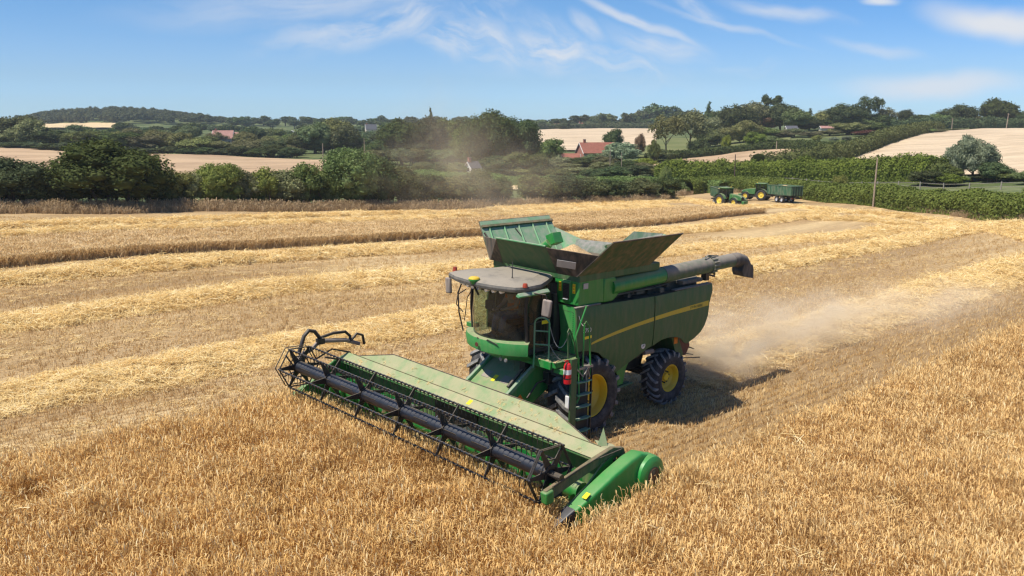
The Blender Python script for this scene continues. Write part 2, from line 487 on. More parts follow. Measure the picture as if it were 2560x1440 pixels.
M['mirror_back'] = paint('mirror_housing', (0.20, 0.17, 0.15), 0.5, 0.35, 0.6, dustcol=(0.36, 0.29, 0.24))
M['seat'] = plain('seat_fabric', (0.03, 0.03, 0.032), 0.9)
M['orange'] = plain('orange_vest', (0.95, 0.16, 0.015), 0.7)
M['skin'] = plain('skin', (0.45, 0.24, 0.16), 0.55)
M['hair'] = plain('hair', (0.05, 0.03, 0.02), 0.8)
M['denim'] = plain('blue_trousers', (0.04, 0.06, 0.12), 0.85)
M['dark_red'] = plain('dark_red_part', (0.12, 0.03, 0.02), 0.6)
M['emblem'] = plain('emblem_brown', (0.16, 0.075, 0.03), 0.6)
M['ink'] = plain('decal_ink', (0.02, 0.10, 0.03), 0.5)
M['grime'] = plain('dried_chaff', (0.50, 0.38, 0.20), 0.9, 0, 0.4, 40, bump=0.5)

def tyre_mat():
    m, t, o = new_mat('tyre_rubber'); c = objco(t)
    n = t.noise(c, 5, 5, 0.65); n2 = t.noise(c, 40, 3, 0.6)
    cc = t.mix(t.ss(n, 0.35, 0.75), (0.022, 0.023, 0.026), (0.085, 0.080, 0.075))
    principled(t, o, cc, 0.72, 0, 0.4, bump=n2, bs=0.15, bd=0.01)
    return m
M['tyre'] = tyre_mat()
def tread_mat():
    m, t, o = new_mat('tyre_tread_lit'); c = objco(t)
    n = t.noise(c, 6, 5, 0.65)
    cc = t.mix(t.ss(n, 0.3, 0.7), (0.12, 0.12, 0.122), (0.30, 0.285, 0.26))  # lug grey raised well above the rubber so the tread looks sunlit
    principled(t, o, cc, 0.85, 0, 0.3, bump=n, bs=0.2, bd=0.01)
    return m
M['tread'] = tread_mat()
def glass_mat(name, tint, refl=1.0, clear=0.0):
    m, t, o = new_mat(name)
    tr = t.node('ShaderNodeBsdfTransparent'); tr.inputs[0].default_value = (*tint, 1)
    gl = t.node('ShaderNodeBsdfGlossy'); gl.inputs['Roughness'].default_value = 0.04
    gl.inputs['Color'].default_value = (0.9, 0.95, 1, 1)
    fr = t.node('ShaderNodeFresnel'); fr.inputs[0].default_value = 1.45
    df = t.node('ShaderNodeBsdfDiffuse'); df.inputs['Color'].default_value = (0.33, 0.31, 0.26, 1)
    mx = t.node('ShaderNodeMixShader')
    t.link(t.math('MULTIPLY', fr.outputs[0], refl, clamp=True), mx.inputs[0]); t.link(tr.outputs[0], mx.inputs[1]); t.link(gl.outputs[0], mx.inputs[2])
    m2 = t.node('ShaderNodeMixShader')     # a little dust stuck on the pane
    c = objco(t); n = t.noise(c, 3, 5, 0.7)
    t.link(t.ss(n, 0.35, 0.85, clear, clear+0.10), m2.inputs[0]); t.link(mx.outputs[0], m2.inputs[1]); t.link(df.outputs[0], m2.inputs[2])
    t.link(m2.outputs[0], o.inputs[0])
    return m
M['glass'] = glass_mat('cab_glass', (0.50, 0.60, 0.54), 1.0, 0.02)
M['glass_dark'] = glass_mat('cab_side_glass', (0.5, 0.58, 0.5), 0.8, 0.02)

def crop_mat(name, c1, c2, c3, trans=0.25, big=0.12, dark=0.75, pale=False):
    """stalks and ears: colour differs from clump to clump and in broad drifts over the field"""
    m, t, o = new_mat(name)
    oi = t.node('ShaderNodeObjectInfo')
    geo = t.node('ShaderNodeNewGeometry')
    d = t.noise(geo.outputs['Position'], big, 4, 0.6)
    f = t.math('ADD', t.math('MULTIPLY', oi.outputs['Random'], 0.65), t.math('MULTIPLY', t.ss(d, 0.3, 0.7), 0.5), clamp=True)
    a = t.mix(f, c1, c2)
    rr = t.node('ShaderNodeNewGeometry')
    f2 = t.ss(geo.outputs['Random Per Island'], 0.55, 1.0)
    a = t.mix(t.math('MULTIPLY', f2, 0.8), a, c3)
    f3 = t.ss(geo.outputs['Random Per Island'], 0.25, 0.0)
    a = t.mix(t.math('MULTIPLY', f3, dark), a, tuple(q*0.42 for q in c1))
    if pale:      # riper, paler crop on the machine's left; small lodged or weathered patches
        sp = t.node('ShaderNodeSeparateXYZ'); t.link(geo.outputs['Position'], sp.inputs[0])
        w1 = t.math('MULTIPLY', t.ss(t.math('ADD', sp.outputs['X'], t.math('MULTIPLY', d, 6.0)), 12.0, 3.0), 0.42)
        a = t.mix(w1, a, t.mix(0.5, a, (0.88, 0.68, 0.38)))
        d2 = t.noise(geo.outputs['Position'], 0.9, 3, 0.6)
        a = t.mix(t.math('MULTIPLY', t.ss(d2, 0.56, 0.72), 0.45), a, (0.90, 0.70, 0.36))
        a = t.mix(t.math('MULTIPLY', t.ss(d2, 0.46, 0.30), 0.62), a, (0.34, 0.17, 0.05))
    df = t.node('ShaderNodeBsdfDiffuse'); tl = t.node('ShaderNodeBsdfTranslucent')
    t.link(a, df.inputs[0]); t.link(a, tl.inputs[0])
    mx = t.node('ShaderNodeMixShader'); mx.inputs[0].default_value = trans
    t.link(df.outputs[0], mx.inputs[1]); t.link(tl.outputs[0], mx.inputs[2])
    t.link(mx.outputs[0], o.inputs[0])
    return m
M['ear'] = crop_mat('barley_ears', (0.80, 0.48, 0.155), (0.90, 0.63, 0.28), (0.96, 0.82, 0.50), dark=0.65, pale=True)
M['stalk'] = crop_mat('barley_stalks', (0.54, 0.27, 0.065), (0.72, 0.43, 0.14), (0.88, 0.66, 0.31), dark=0.6, pale=True)
M['stub'] = crop_mat('stubble_stalks', (0.54, 0.34, 0.14), (0.68, 0.47, 0.215), (0.88, 0.70, 0.40), dark=0.5)
M['pale_ear'] = crop_mat('pale_standing_ears', (0.62, 0.42, 0.19), (0.76, 0.56, 0.30), (0.88, 0.72, 0.46), dark=0.5)
M['straw'] = crop_mat('straw', (0.78, 0.54, 0.22), (0.90, 0.69, 0.33), (0.97, 0.85, 0.55), dark=0.45)
M['drygrass'] = crop_mat('dry_grass_blades', (0.38, 0.27, 0.15), (0.54, 0.40, 0.24), (0.68, 0.53, 0.33), big=0.3)

def leaf_mat(name, c1, c2, c3, trans=0.18, bigscale=0.5):
    m, t, o = new_mat(name)
    oi = t.node('ShaderNodeObjectInfo'); geo = t.node('ShaderNodeNewGeometry')
    c = objco(t)
    n = t.noise(geo.outputs['Position'], bigscale, 3, 0.6)
    a = t.mix(t.ss(n, 0.3, 0.7), c1, c2)
    a = t.mix(t.math('MULTIPLY', t.ss(geo.outputs['Random Per Island'], 0.5, 1.0), 0.6), a, c3)
    hs = t.node('ShaderNodeHueSaturation'); t.link(a, hs.inputs['Color'])
    t.link(t.math('ADD', 0.47, t.math('MULTIPLY', oi.outputs['Random'], 0.055)), hs.inputs['Hue'])
    t.link(t.math('ADD', 0.75, t.math('MULTIPLY', oi.outputs['Random'], 0.5)), hs.inputs['Value'])
    t.link(t.math('ADD', 0.80, t.math('MULTIPLY', t.math('FRACT', t.math('MULTIPLY', oi.outputs['Random'], 7.3)), 0.3)), hs.inputs['Saturation'])
    a = hs.outputs[0]
    p = t.node('ShaderNodeBsdfDiffuse')
    t.link(a, p.inputs['Color'])
    tl = t.node('ShaderNodeBsdfTranslucent'); t.link(a, tl.inputs[0])
    mx = t.node('ShaderNodeMixShader'); mx.inputs[0].default_value = trans
    t.link(p.outputs[0], mx.inputs[1]); t.link(tl.outputs[0], mx.inputs[2]); t.link(mx.outputs[0], o.inputs[0])
    return m
M['leaf'] = leaf_mat('leaves_green', (0.101, 0.132, 0.047), (0.149, 0.182, 0.062), (0.240, 0.268, 0.118))
M['leaf_dark'] = leaf_mat('leaves_dark', (0.057, 0.080, 0.032), (0.087, 0.113, 0.043), (0.134, 0.163, 0.066))
M['leaf_yellow'] = leaf_mat('leaves_yellow_green', (0.137, 0.170, 0.030), (0.220, 0.248, 0.042), (0.357, 0.339, 0.072))
M['leaf_grey'] = leaf_mat('leaves_grey_green', (0.178, 0.222, 0.121), (0.247, 0.287, 0.168), (0.371, 0.418, 0.264))
M['leaf_hedge'] = leaf_mat('leaves_hedge', (0.106, 0.152, 0.038), (0.175, 0.233, 0.056), (0.259, 0.320, 0.093), bigscale=0.25)
M['leaf_olive'] = leaf_mat('leaves_olive', (0.156, 0.162, 0.063), (0.207, 0.212, 0.078), (0.311, 0.296, 0.131))
M['leaf_red'] = leaf_mat('leaves_reddish', (0.137, 0.072, 0.048), (0.192, 0.105, 0.060), (0.274, 0.156, 0.097))
M['leaf_far'] = leaf_mat('leaves_far_wood', (0.076, 0.103, 0.047), (0.108, 0.135, 0.058), (0.152, 0.181, 0.083), bigscale=0.03)
M['bark'] = plain('bark', (0.09, 0.065, 0.045), 0.95, 0, 0.3, 5, bump=0.4)
M['wood_pole'] = plain('weathered_pole', (0.33, 0.25, 0.18), 0.9, 0, 0.25, 4, bump=0.2)
M['wood_dark'] = plain('tarred_pole', (0.10, 0.06, 0.045), 0.9, 0, 0.25, 4, bump=0.2)
M['fence_wood'] = plain('fence_wood', (0.26, 0.23, 0.19), 0.9, 0, 0.25, 4, bump=0.2)

def brick_mat(name, c):
    m, t, o = new_mat(name); co = objco(t)
    b = t.node('ShaderNodeTexBrick'); t.link(co, b.inputs['Vector'])
    b.inputs['Color1'].default_value = (*c, 1); b.inputs['Color2'].default_value = (c[0]*0.7, c[1]*0.65, c[2]*0.6, 1)
    b.inputs['Mortar'].default_value = (0.35, 0.3, 0.25, 1); b.inputs['Scale'].default_value = 4
    principled(t, o, b.outputs[0], 0.9)
    return m
M['brick'] = brick_mat('red_brick', (0.42, 0.16, 0.11))
def tile_mat(name, c):
    m, t, o = new_mat(name); co = objco(t)
    n = t.noise(co, 1.5, 5, 0.7); n2 = t.noise(co, 12, 2, 0.5)
    cc = t.mix(t.ss(n, 0.3, 0.7), tuple(q*0.72 for q in c), c)
    cc = t.mix(t.math('MULTIPLY', t.ss(n2, 0.5, 0.7), 0.4), cc, tuple(q*0.55 for q in c))
    principled(t, o, cc, 0.85, bump=n2, bs=0.3, bd=0.03)
    return m
M['tile'] = tile_mat('clay_tiles', (0.36, 0.13, 0.085))
M['tile_pink'] = tile_mat('faded_tiles', (0.42, 0.22, 0.18))
M['slate'] = tile_mat('slate_roof', (0.10, 0.10, 0.115))
M['render_white'] = plain('white_render', (0.62, 0.60, 0.56), 0.9)
M['cream'] = plain('cream_walls', (0.6, 0.52, 0.4), 0.9)
M['window'] = plain('window_glass', (0.03, 0.04, 0.05), 0.15)
M['trailer'] = paint('trailer_green', (0.018, 0.12, 0.06), 0.5, 0.22, 0.6)
M['trailer_dark'] = paint('trailer_dark_green', (0.012, 0.06, 0.035), 0.35, 0.12, 0.5)
M['tractor_green'] = paint('tractor_green', (0.02, 0.17, 0.04), 0.35, 0.14, 0.45)
M['yellow_rim'] = plain('rim_yellow', (0.80, 0.62, 0.10), 0.5)
M['grain'] = plain('grain', (0.50, 0.34, 0.17), 0.95, 0, 0.3, 25, bump=0.5)
M['polytunnel'] = plain('polytunnel_film', (0.62, 0.60, 0.55), 0.6)

# ground
def ground_mat():
    m, t, o = new_mat('field_ground')
    geo = t.node('ShaderNodeNewGeometry'); P = geo.outputs['Position']
    at_ = t.node('ShaderNodeAttribute', attribute_name='field'); fld = at_.outputs['Fac']
    sp = t.node('ShaderNodeSeparateXYZ'); t.link(P, sp.inputs[0])
    # stubble: drill rows along x, chaff bands left by each pass, patches
    rowc = t.scalev(P, (0.25, 1, 1))
    warp = t.noise(P, 0.4, 2)
    ph = t.math('ADD', t.math('MULTIPLY', sp.outputs['Y'], 2*math.pi/0.30), t.math('MULTIPLY', warp, 1.6))
    rows = t.math('ADD', 0.5, t.math('MULTIPLY', t.math('SINE', ph), 0.5))
    fine = t.noise(P, 9, 6, 0.72); mid = t.noise(P, 1.4, 5, 0.65)
    bandn = t.noise(t.scalev(P, (0.012, 0.26, 1)), 1.0, 4, 0.6, 0.3)
    big = t.noise(P, 0.045, 4, 0.6)
    c = t.mix(t.ss(fine, 0.30, 0.70), (0.25, 0.15, 0.065), (0.58, 0.39, 0.185))
    c = t.mix(t.math('MULTIPLY', t.ss(bandn, 0.42, 0.66), 0.65), c, (0.76, 0.57, 0.30))
    c = t.mix(t.math('MULTIPLY', t.ss(bandn, 0.50, 0.32), 0.55), c, (0.34, 0.235, 0.13))
    c = t.mix(t.math('MULTIPLY', t.ss(mid, 0.52, 0.75), 0.35), c, (0.27, 0.175, 0.09))
    c = t.mix(t.math('MULTIPLY', t.math('MULTIPLY', rows, t.ss(mid, 0.3, 0.6)), 0.45), c, (0.26, 0.17, 0.09))
    c = t.mix(t.math('MULTIPLY', t.ss(big, 0.45, 0.7), 0.25), c, (0.64, 0.50, 0.31))
    # the lane cut last, between the newest swath and the standing crop: darker stubble without chaff
    ln = t.math('MULTIPLY', t.ss(sp.outputs['Y'], 1.6, 2.8), t.ss(sp.outputs['Y'], 6.0, 5.2))
    c = t.mix(t.math('MULTIPLY', ln, 0.5), c, (0.26, 0.165, 0.08))
    # grass outside the field
    gn = t.noise(P, 0.06, 5, 0.65); g2 = t.noise(P, 1.1, 4, 0.7)
    g = t.mix(t.ss(gn, 0.35, 0.65), (0.075, 0.105, 0.035), (0.17, 0.18, 0.07))
    g = t.mix(t.math('MULTIPLY', t.ss(g2, 0.4, 0.7), 0.5), g, (0.055, 0.08, 0.03))
    cc = t.mix(fld, g, c)
    h = t.math('ADD', t.math('MULTIPLY', fine, 0.7), t.math('MULTIPLY', rows, 0.25))
    principled(t, o, cc, 0.95, spec=0.15, bump=h, bs=0.9, bd=0.09)
    return m
M['ground'] = ground_mat()
def field_mat(name, a, b, lines=0.0, ang=0.0, ls=3.0, dark=None, scale=0.05):
    m, t, o = new_mat(name)
    geo = t.node('ShaderNodeNewGeometry'); P = geo.outputs['Position']
    n = t.noise(P, scale, 5, 0.65); n2 = t.noise(P, 1.3, 5, 0.7)
    c = t.mix(t.ss(n, 0.3, 0.7), a, b)
    c = t.mix(t.math('MULTIPLY', t.ss(n2, 0.4, 0.75), 0.3), c, dark or tuple(q*0.6 for q in a))
    if lines:
        rot = t.node('ShaderNodeVectorRotate', rotation_type='Z_AXIS'); t.link(P, rot.inputs['Vector']); rot.inputs['Angle'].default_value = ang
        v = t.scalev(rot.outputs[0], (0.02, 1.0/ls, 1))
        w = t.noise(v, 1.0, 3, 0.55)
        c = t.mix(t.math('MULTIPLY', t.ss(w, 0.42, 0.62), lines), c, tuple(min(1, q*1.25) for q in b))
        c = t.mix(t.math('MULTIPLY', t.ss(w, 0.40, 0.28), lines), c, tuple(q*0.72 for q in a))
    principled(t, o, c, 0.95, spec=0.15, bump=n2, bs=0.4, bd=0.1)
    return m
M['tan_field'] = field_mat('distant_stubble', (0.46, 0.33, 0.20), (0.58, 0.43, 0.27), 0.35, 0.9, 6)
M['brown_field'] = field_mat('bare_field', (0.37, 0.25, 0.15), (0.47, 0.33, 0.20), 0.5, 0.5, 8)
M['gold_field'] = field_mat('gold_stubble', (0.52, 0.38, 0.20), (0.68, 0.52, 0.30), 0.5, 0.2, 4)
M['pale_field'] = field_mat('pale_ripe_crop', (0.49, 0.37, 0.24), (0.58, 0.45, 0.30), 0.55, 0.9, 5)
M['lawn'] = field_mat('rough_grass', (0.13, 0.15, 0.05), (0.20, 0.20, 0.08), 0.0)
M['verge'] = field_mat('verge_grass', (0.10, 0.13, 0.045), (0.20, 0.21, 0.10), 0.0, scale=0.3)
def mound_mat():
    m, t, o = new_mat('straw_swath_mass')
    geo = t.node('ShaderNodeNewGeometry'); P = geo.outputs['Position']
    a = t.noise(t.scalev(P, (1, 1, 1)), 11, 7, 0.75, 0.8); b = t.noise(P, 1.7, 5, 0.7); cN = t.noise(P, 0.15, 3, 0.5)
    c = t.mix(t.ss(a, 0.32, 0.62), (0.44, 0.27, 0.09), (0.88, 0.67, 0.33))
    c = t.mix(t.math('MULTIPLY', t.ss(a, 0.58, 0.72), 0.8), c, (0.93, 0.80, 0.53))
    c = t.mix(t.math('MULTIPLY', t.ss(b, 0.52, 0.72), 0.40), c, (0.45, 0.29, 0.11))
    c = t.mix(t.math('MULTIPLY', t.ss(cN, 0.4, 0.65), 0.25), c, (0.72, 0.50, 0.20))
    principled(t, o, c, 0.95, spec=0.2, bump=a, bs=1.0, bd=0.10)
    return m
M['mound'] = mound_mat()
def standing_mat():
    m, t, o = new_mat('standing_crop_mass')
    geo = t.node('ShaderNodeNewGeometry'); P = geo.outputs['Position']
    a = t.noise(t.scalev(P, (1, 1, 0.15)), 9, 6, 0.75); b = t.noise(P, 0.9, 4, 0.65)
    c = t.mix(t.ss(a, 0.32, 0.66), (0.48, 0.32, 0.16), (0.76, 0.58, 0.34))
    c = t.mix(t.math('MULTIPLY', t.ss(b, 0.5, 0.75), 0.35), c, (0.36, 0.21, 0.09))
    principled(t, o, c, 0.95, spec=0.15, bump=a, bs=1.0, bd=0.12)
    return m
M['standing'] = standing_mat()

# ---------------------------------------------------------------- ground sheet
def vnoise(x, y, seed=0):
    """smooth value noise on a wrapped 256 grid"""
    rs = np.random.RandomState(seed); g = rs.rand(256, 256)
    xi = np.floor(x).astype(int); yi = np.floor(y).astype(int); fx = x-xi; fy = y-yi
    fx = fx*fx*(3-2*fx); fy = fy*fy*(3-2*fy)
    a = g[xi % 256, yi % 256]; b = g[(xi+1) % 256, yi % 256]; c = g[xi % 256, (yi+1) % 256]; d = g[(xi+1) % 256, (yi+1) % 256]
    return (a*(1-fx)+b*fx)*(1-fy)+(c*(1-fx)+d*fx)*fy
def fbm(x, y, seed=0, oct=4):
    s = 0; a = 0.5; t = 0
    for i in range(oct):
        s = s+a*vnoise(x*2**i, y*2**i, seed+i); t += a; a *= 0.55
    return s/t
def build_ground():
    ang = np.concatenate([np.arange(-40, 40.01, 0.32), np.arange(44, 320, 4.0)])
    ang = np.radians(ang)
    rad = [1.0]
    while rad[-1] < 3000:
        r = rad[-1]; rad.append(r+(max(0.9, r*0.021) if r < 220 else r*0.03))
    rad = np.array(rad)
    A, RR = np.meshgrid(ang, rad, indexing='xy')
    u = RR*np.cos(A); v = RR*np.sin(A)
    X = CAM[0]+Fh[0]*u+Rh[0]*v; Y = CAM[1]+Fh[1]*u+Rh[1]*v
    Z = hfun(X, Y)
    colpx = 1280+FPX*np.tan(np.clip(A, -1.0, 1.0))/1.0157
    front = np.cos(A) > 0.25
    eu = edge_u(colpx)
    inside = np.where(front, 1-sstep(u, eu+0.3, eu+2.5), 1-sstep(RR, 75, 80))
    Z = Z+np.where(inside > 0.5, (fbm(X*0.5, Y*0.5, 3)-0.5)*0.10, (fbm(X*0.06, Y*0.06, 9)-0.5)*np.clip((RR-100)/60, 0, 1)*0.8)
    nr, na = A.shape
    verts = np.stack([X, Y, Z], -1).reshape(-1, 3)
    idx = np.arange(nr*na).reshape(nr, na)
    nx = np.roll(idx, -1, 1)
    f = np.stack([idx[:-1], nx[:-1], nx[1:], idx[1:]], -1).reshape(-1, 4)
    c0 = len(verts); verts = np.vstack([verts, [[CAM[0], CAM[1], 0]]])
    cf = np.stack([np.full(na, c0), nx[0], idx[0], np.full(na, c0)], -1)
    me = mesh_np('ground', verts, f[:, ::-1], M['ground'], smooth=True)
    me2 = me
    a = me.attributes.new('field', 'FLOAT', 'POINT')
    a.data.foreach_set('value', np.append(inside.reshape(-1), 1.0).astype(np.float32))
    o = bpy.data.objects.new('ground', me); link(o); tag(o, kind='structure')
    return o
ground = build_ground()

def patch(name, cols, mat, lift=0.28, du=5.0, label=None):
    """a field lying on the hillside: cols = [(px, u_near, u_far), ...]"""
    cols = np.array(cols, float)
    pxs = np.arange(cols[0, 0], cols[-1, 0]+1, 18.0)
    u0 = np.interp(pxs, cols[:, 0], cols[:, 1]); u1 = np.interp(pxs, cols[:, 0], cols[:, 2])
    n = max(6, int(np.max(u1-u0)/du))
    t = np.linspace(0, 1, n)[:, None]
    U = u0[None]*(1-t)+u1[None]*t; P = np.repeat(pxs[None], n, 0)
    X, Y = world_xy(P, U)
    Z = hfun(X, Y)+(fbm(X*0.06, Y*0.06, 9)-0.5)*np.clip((np.hypot(*uv_of(X, Y))-100)/60, 0, 1)*0.8+lift*np.clip(U/200, 0.6, 4)
    k = len(pxs); idx = np.arange(n*k).reshape(n, k)
    f = np.stack([idx[:-1, :-1], idx[:-1, 1:], idx[1:, 1:], idx[1:, :-1]], -1).reshape(-1, 4)
    o = bpy.data.objects.new(name, mesh_np(name, np.stack([X, Y, Z], -1).reshape(-1, 3), f, mat, smooth=True))
    link(o); tag(o, kind='structure')
    return o
patch('field_beyond_hedge', [(-300, 215, 315), (0, 205, 300), (130, 205, 300), (430, 200, 298), (700, 200, 290), (830, 205, 285), (900, 210, 262)], M['brown_field'])
patch('track_beyond_hedge', [(880, 206, 262), (1000, 200, 250), (1200, 180, 215), (1300, 170, 192)], M['gold_field'])
patch('field_on_rise', [(1270, 395, 640), (1350, 372, 690), (1500, 372, 700), (1640, 395, 690)], M['pale_field'], 0.35)
patch('field_by_garden', [(1625, 232, 268), (1700, 228, 285), (1850, 215, 300), (1950, 222, 290), (2050, 238, 262)], M['brown_field'])
patch('garden_lawn', [(1560, 300, 420), (1640, 300, 445), (1750, 305, 450), (1850, 315, 440), (1960, 320, 420)], M['lawn'])
patch('hill_field', [(2040, 232, 238), (2110, 208, 246), (2200, 190, 300), (2320, 175, 385), (2420, 160, 405), (2560, 140, 400), (2900, 120, 400)], M['pale_field'], 0.3)
patch('verge', [(1780, 160, 172), (1900, 158, 174), (2175, 122, 148), (2400, 106, 134), (2600, 92, 126), (2900, 82, 114)], M['verge'], 0.1)
patch('distant_field', [(0, 800, 960), (330, 780, 930)], M['gold_field'], 0.5, 12)
patch('distant_pasture', [(600, 560, 760), (780, 560, 740)], M['verge'], 0.4, 12)
patch('distant_pasture', [(860, 500, 640), (960, 500, 640)], M['verge'], 0.4, 12)
patch('distant_field', [(920, 330, 380), (960, 330, 385)], M['tan_field'], 0.4, 8)
patch('hilltop_pasture', [(2100, 400, 470), (2300, 395, 450), (2400, 400, 430)], M['lawn'], 0.4, 8)

# ---------------------------------------------------------------- scatter of many small clumps (geometry nodes)
protos = bpy.data.collections.new('clump_sources')      # not in the scene: only a source
def proto_collection(name, meshes):
    c = bpy.data.collections.new(name)
    for i, me in enumerate(meshes):
        o = bpy.data.objects.new('%s_%02d' % (name, i), me); c.objects.link(o)
    return c
def scatter(name, pts, rot, scl, coll, label=None, parent=None):
    me = bpy.data.meshes.new(name)
    n = len(pts); me.vertices.add(n); me.vertices.foreach_set('co', np.asarray(pts, np.float32).ravel())
    a = me.attributes.new('rot', 'FLOAT_VECTOR', 'POINT'); a.data.foreach_set('vector', np.asarray(rot, np.float32).ravel())
    a = me.attributes.new('scl', 'FLOAT_VECTOR', 'POINT'); a.data.foreach_set('vector', np.asarray(scl, np.float32).ravel())
    o = bpy.data.objects.new(name, me); link(o, parent)
    g = bpy.data.node_groups.new('scatter_'+name, 'GeometryNodeTree')
    g.interface.new_socket('Geometry', in_out='INPUT', socket_type='NodeSocketGeometry')
    g.interface.new_socket('Geometry', in_out='OUTPUT', socket_type='NodeSocketGeometry')
    N = g.nodes
    gi = N.new('NodeGroupInput'); go = N.new('NodeGroupOutput')
    mp = N.new('GeometryNodeMeshToPoints'); ip = N.new('GeometryNodeInstanceOnPoints'); ci = N.new('GeometryNodeCollectionInfo')
    ci.inputs['Collection'].default_value = coll; ci.inputs['Separate Children'].default_value = True; ci.inputs['Reset Children'].default_value = True
    r = N.new('GeometryNodeInputNamedAttribute'); r.data_type = 'FLOAT_VECTOR'; r.inputs[0].default_value = 'rot'
    s = N.new('GeometryNodeInputNamedAttribute'); s.data_type = 'FLOAT_VECTOR'; s.inputs[0].default_value = 'scl'
    L = g.links
    L.new(gi.outputs[0], mp.inputs[0]); L.new(mp.outputs[0], ip.inputs['Points'])
    L.new(ci.outputs[0], ip.inputs['Instance']); ip.inputs['Pick Instance'].default_value = True
    L.new(r.outputs[0], ip.inputs['Rotation']); L.new(s.outputs[0], ip.inputs['Scale'])
    L.new(ip.outputs[0], go.inputs[0])
    md = o.modifiers.new('scatter', 'NODES'); md.node_group = g
    return tag(o, label, None, None, 'stuff')

def clump(seed, n, rad, h, w, ear=None, lean=0.25, tip=0.3, radx=None):
    """n upright stalks as bent ribbons, each with a nodding ear"""
    rs = np.random.RandomState(seed); V = []; F = []; MI = []
    def ribbon(p, side, ws, mi):
        b = len(V)
        for q, ww in zip(p, ws):
            V.append(q-side*ww/2); V.append(q+side*ww/2)
        for i in range(len(p)-1):
            F.append((b+2*i, b+2*i+1, b+2*i+3, b+2*i+2)); MI.append(mi)
    for k in range(n):
        a = rs.rand()*2*np.pi; r = rad*np.sqrt(rs.rand())
        base = np.array([r*np.cos(a)*(radx or 1), r*np.sin(a), -0.03])
        hh = rs.uniform(*h); la = rs.rand()*2*np.pi; ln = lean*hh*rs.rand()
        d = np.array([np.cos(la), np.sin(la), 0]); top = base+np.array([0, 0, hh])+d*ln
        mid = base+np.array([0, 0, hh*0.55])+d*ln*0.3
        sa = rs.rand()*np.pi; side = np.array([np.cos(sa), np.sin(sa), 0])
        ribbon([base, mid, top], side, [w, w, w*0.9], 0)
        if ear:
            el, ew = ear; el *= rs.uniform(0.7, 1.25); bend = rs.uniform(0.1, 0.9)
            e1 = top+d*el*0.28*bend+np.array([0, 0, el*0.46]); e2 = e1+d*el*0.42*(0.3+bend)+np.array([0, 0, el*(0.5-0.55*bend)])
            s2 = np.array([-d[1], d[0], 0])*0.8+d*0.2
            ribbon([top, e1, e2], s2, [ew*0.7, ew, ew*0.45], 1)
    return np.array(V), np.array(F), np.array(MI)
def straw_clump(seed, n, rad, ln, w, hgt):
    rs = np.random.RandomState(seed); V = []; F = []
    for k in range(n):
        a = rs.rand()*2*np.pi; r = rad*np.sqrt(rs.rand()); c = np.array([r*np.cos(a), r*np.sin(a), rs.uniform(-0.02, hgt*0.7)])
        t = rs.rand()*2*np.pi; L = rs.uniform(*ln); el = rs.normal(0, 0.28)
        d = np.array([np.cos(t)*np.cos(el), np.sin(t)*np.cos(el), abs(np.sin(el))]); bow = np.array([0, 0, rs.uniform(0, 0.05)])
        s = np.cross(d, [0, 0, 1]); s /= np.linalg.norm(s)+1e-6; s = s*0.8+np.array([0, 0, 0.6])*rs.choice([-1, 1])*rs.rand()
        b = len(V)
        for q, ww in ((c-d*L/2, w), (c+bow, w), (c+d*L/2, w*0.8)):
            V.append(q-s*ww/2); V.append(q+s*ww/2)
        F.append((b, b+1, b+3, b+2)); F.append((b+2, b+3, b+5, b+4))
    return np.array(V), np.array(F), np.zeros(len(F), int)
crop_c = proto_collection('barley_clump', [mesh_np('barley_clump', *clump(s, 19, 0.15, (0.48, 0.74), 0.009, (0.125, 0.020), 0.35)[:2], mats=[M['stalk'], M['ear']], mi=clump(s, 19, 0.15, (0.48, 0.74), 0.009, (0.125, 0.020), 0.35)[2]) for s in range(8)])
stub_c = proto_collection('stubble_clump', [mesh_np('stubble_clump', *clump(40+s, 13, 0.07, (0.07, 0.17), 0.014, None, 0.45, radx=3.2)[:2], mats=[M['stub']]) for s in range(6)])
straw_c = proto_collection('straw_clump', [mesh_np('straw_clump', *straw_clump(70+s, 26, 0.30, (0.18, 0.5), 0.016, 0.16)[:2], mats=[M['straw']]) for s in range(7)])
pale_c = proto_collection('pale_clump', [mesh_np('pale_clump', *clump(20+s, 19, 0.16, (0.42, 0.60), 0.012, (0.12, 0.026), 0.35)[:2], mats=[M['pale_ear'], M['pale_ear']]) for s in range(4)])
grass_c = proto_collection('grass_clump', [mesh_np('grass_clump', *clump(90+s, 22, 0.30, (0.35, 1.0), 0.035, (0.16, 0.05), 0.5)[:2], mats=[M['drygrass']]) for s in range(6)])

def frustum_pts(umin, umax, sp, rs, margin=750):
    """jittered lattice over the part of the ground the camera can see between two distances"""
    P = []
    xs = np.arange(-140, 32, sp); ys = np.arange(-110, 32, sp)
    X, Y = np.meshgrid(xs, ys, indexing='ij'); X = X.ravel(); Y = Y.ravel()
    X = X+rs.uniform(-0.55, 0.55, len(X))*sp; Y = Y+rs.uniform(-0.55, 0.55, len(Y))*sp
    u, v = uv_of(X, Y)
    px = 1280+v/np.maximum(u, 0.1)*FPX/1.0157
    k = (u > umin) & (u <= umax) & (px > -margin) & (px < 2560+margin)
    return X[k], Y[k], u[k], px[k]
CROP_L, CUT_X, CROP_R = 5.45, 4.45, -5.25
def in_crop(x, y):
    jag = (fbm(x*1.3, y*1.3, 5)-0.5)*0.35
    return (y+jag > CROP_L) | ((x+jag > CUT_X) & (y+jag > CROP_R))
STRIP = [(-40.2, -51.5)]
def strip_end(y): return -80.5+0.35*np.abs(y+46)
def in_strip(x, y):
    jag = (fbm(x*0.9, y*0.9, 6)-0.5)*0.6
    return (y+jag < -40.2) & (y+jag > -51.5) & (x > strip_end(y))
rs = np.random.RandomState(11)
P_, R_, S_ = [], [], []
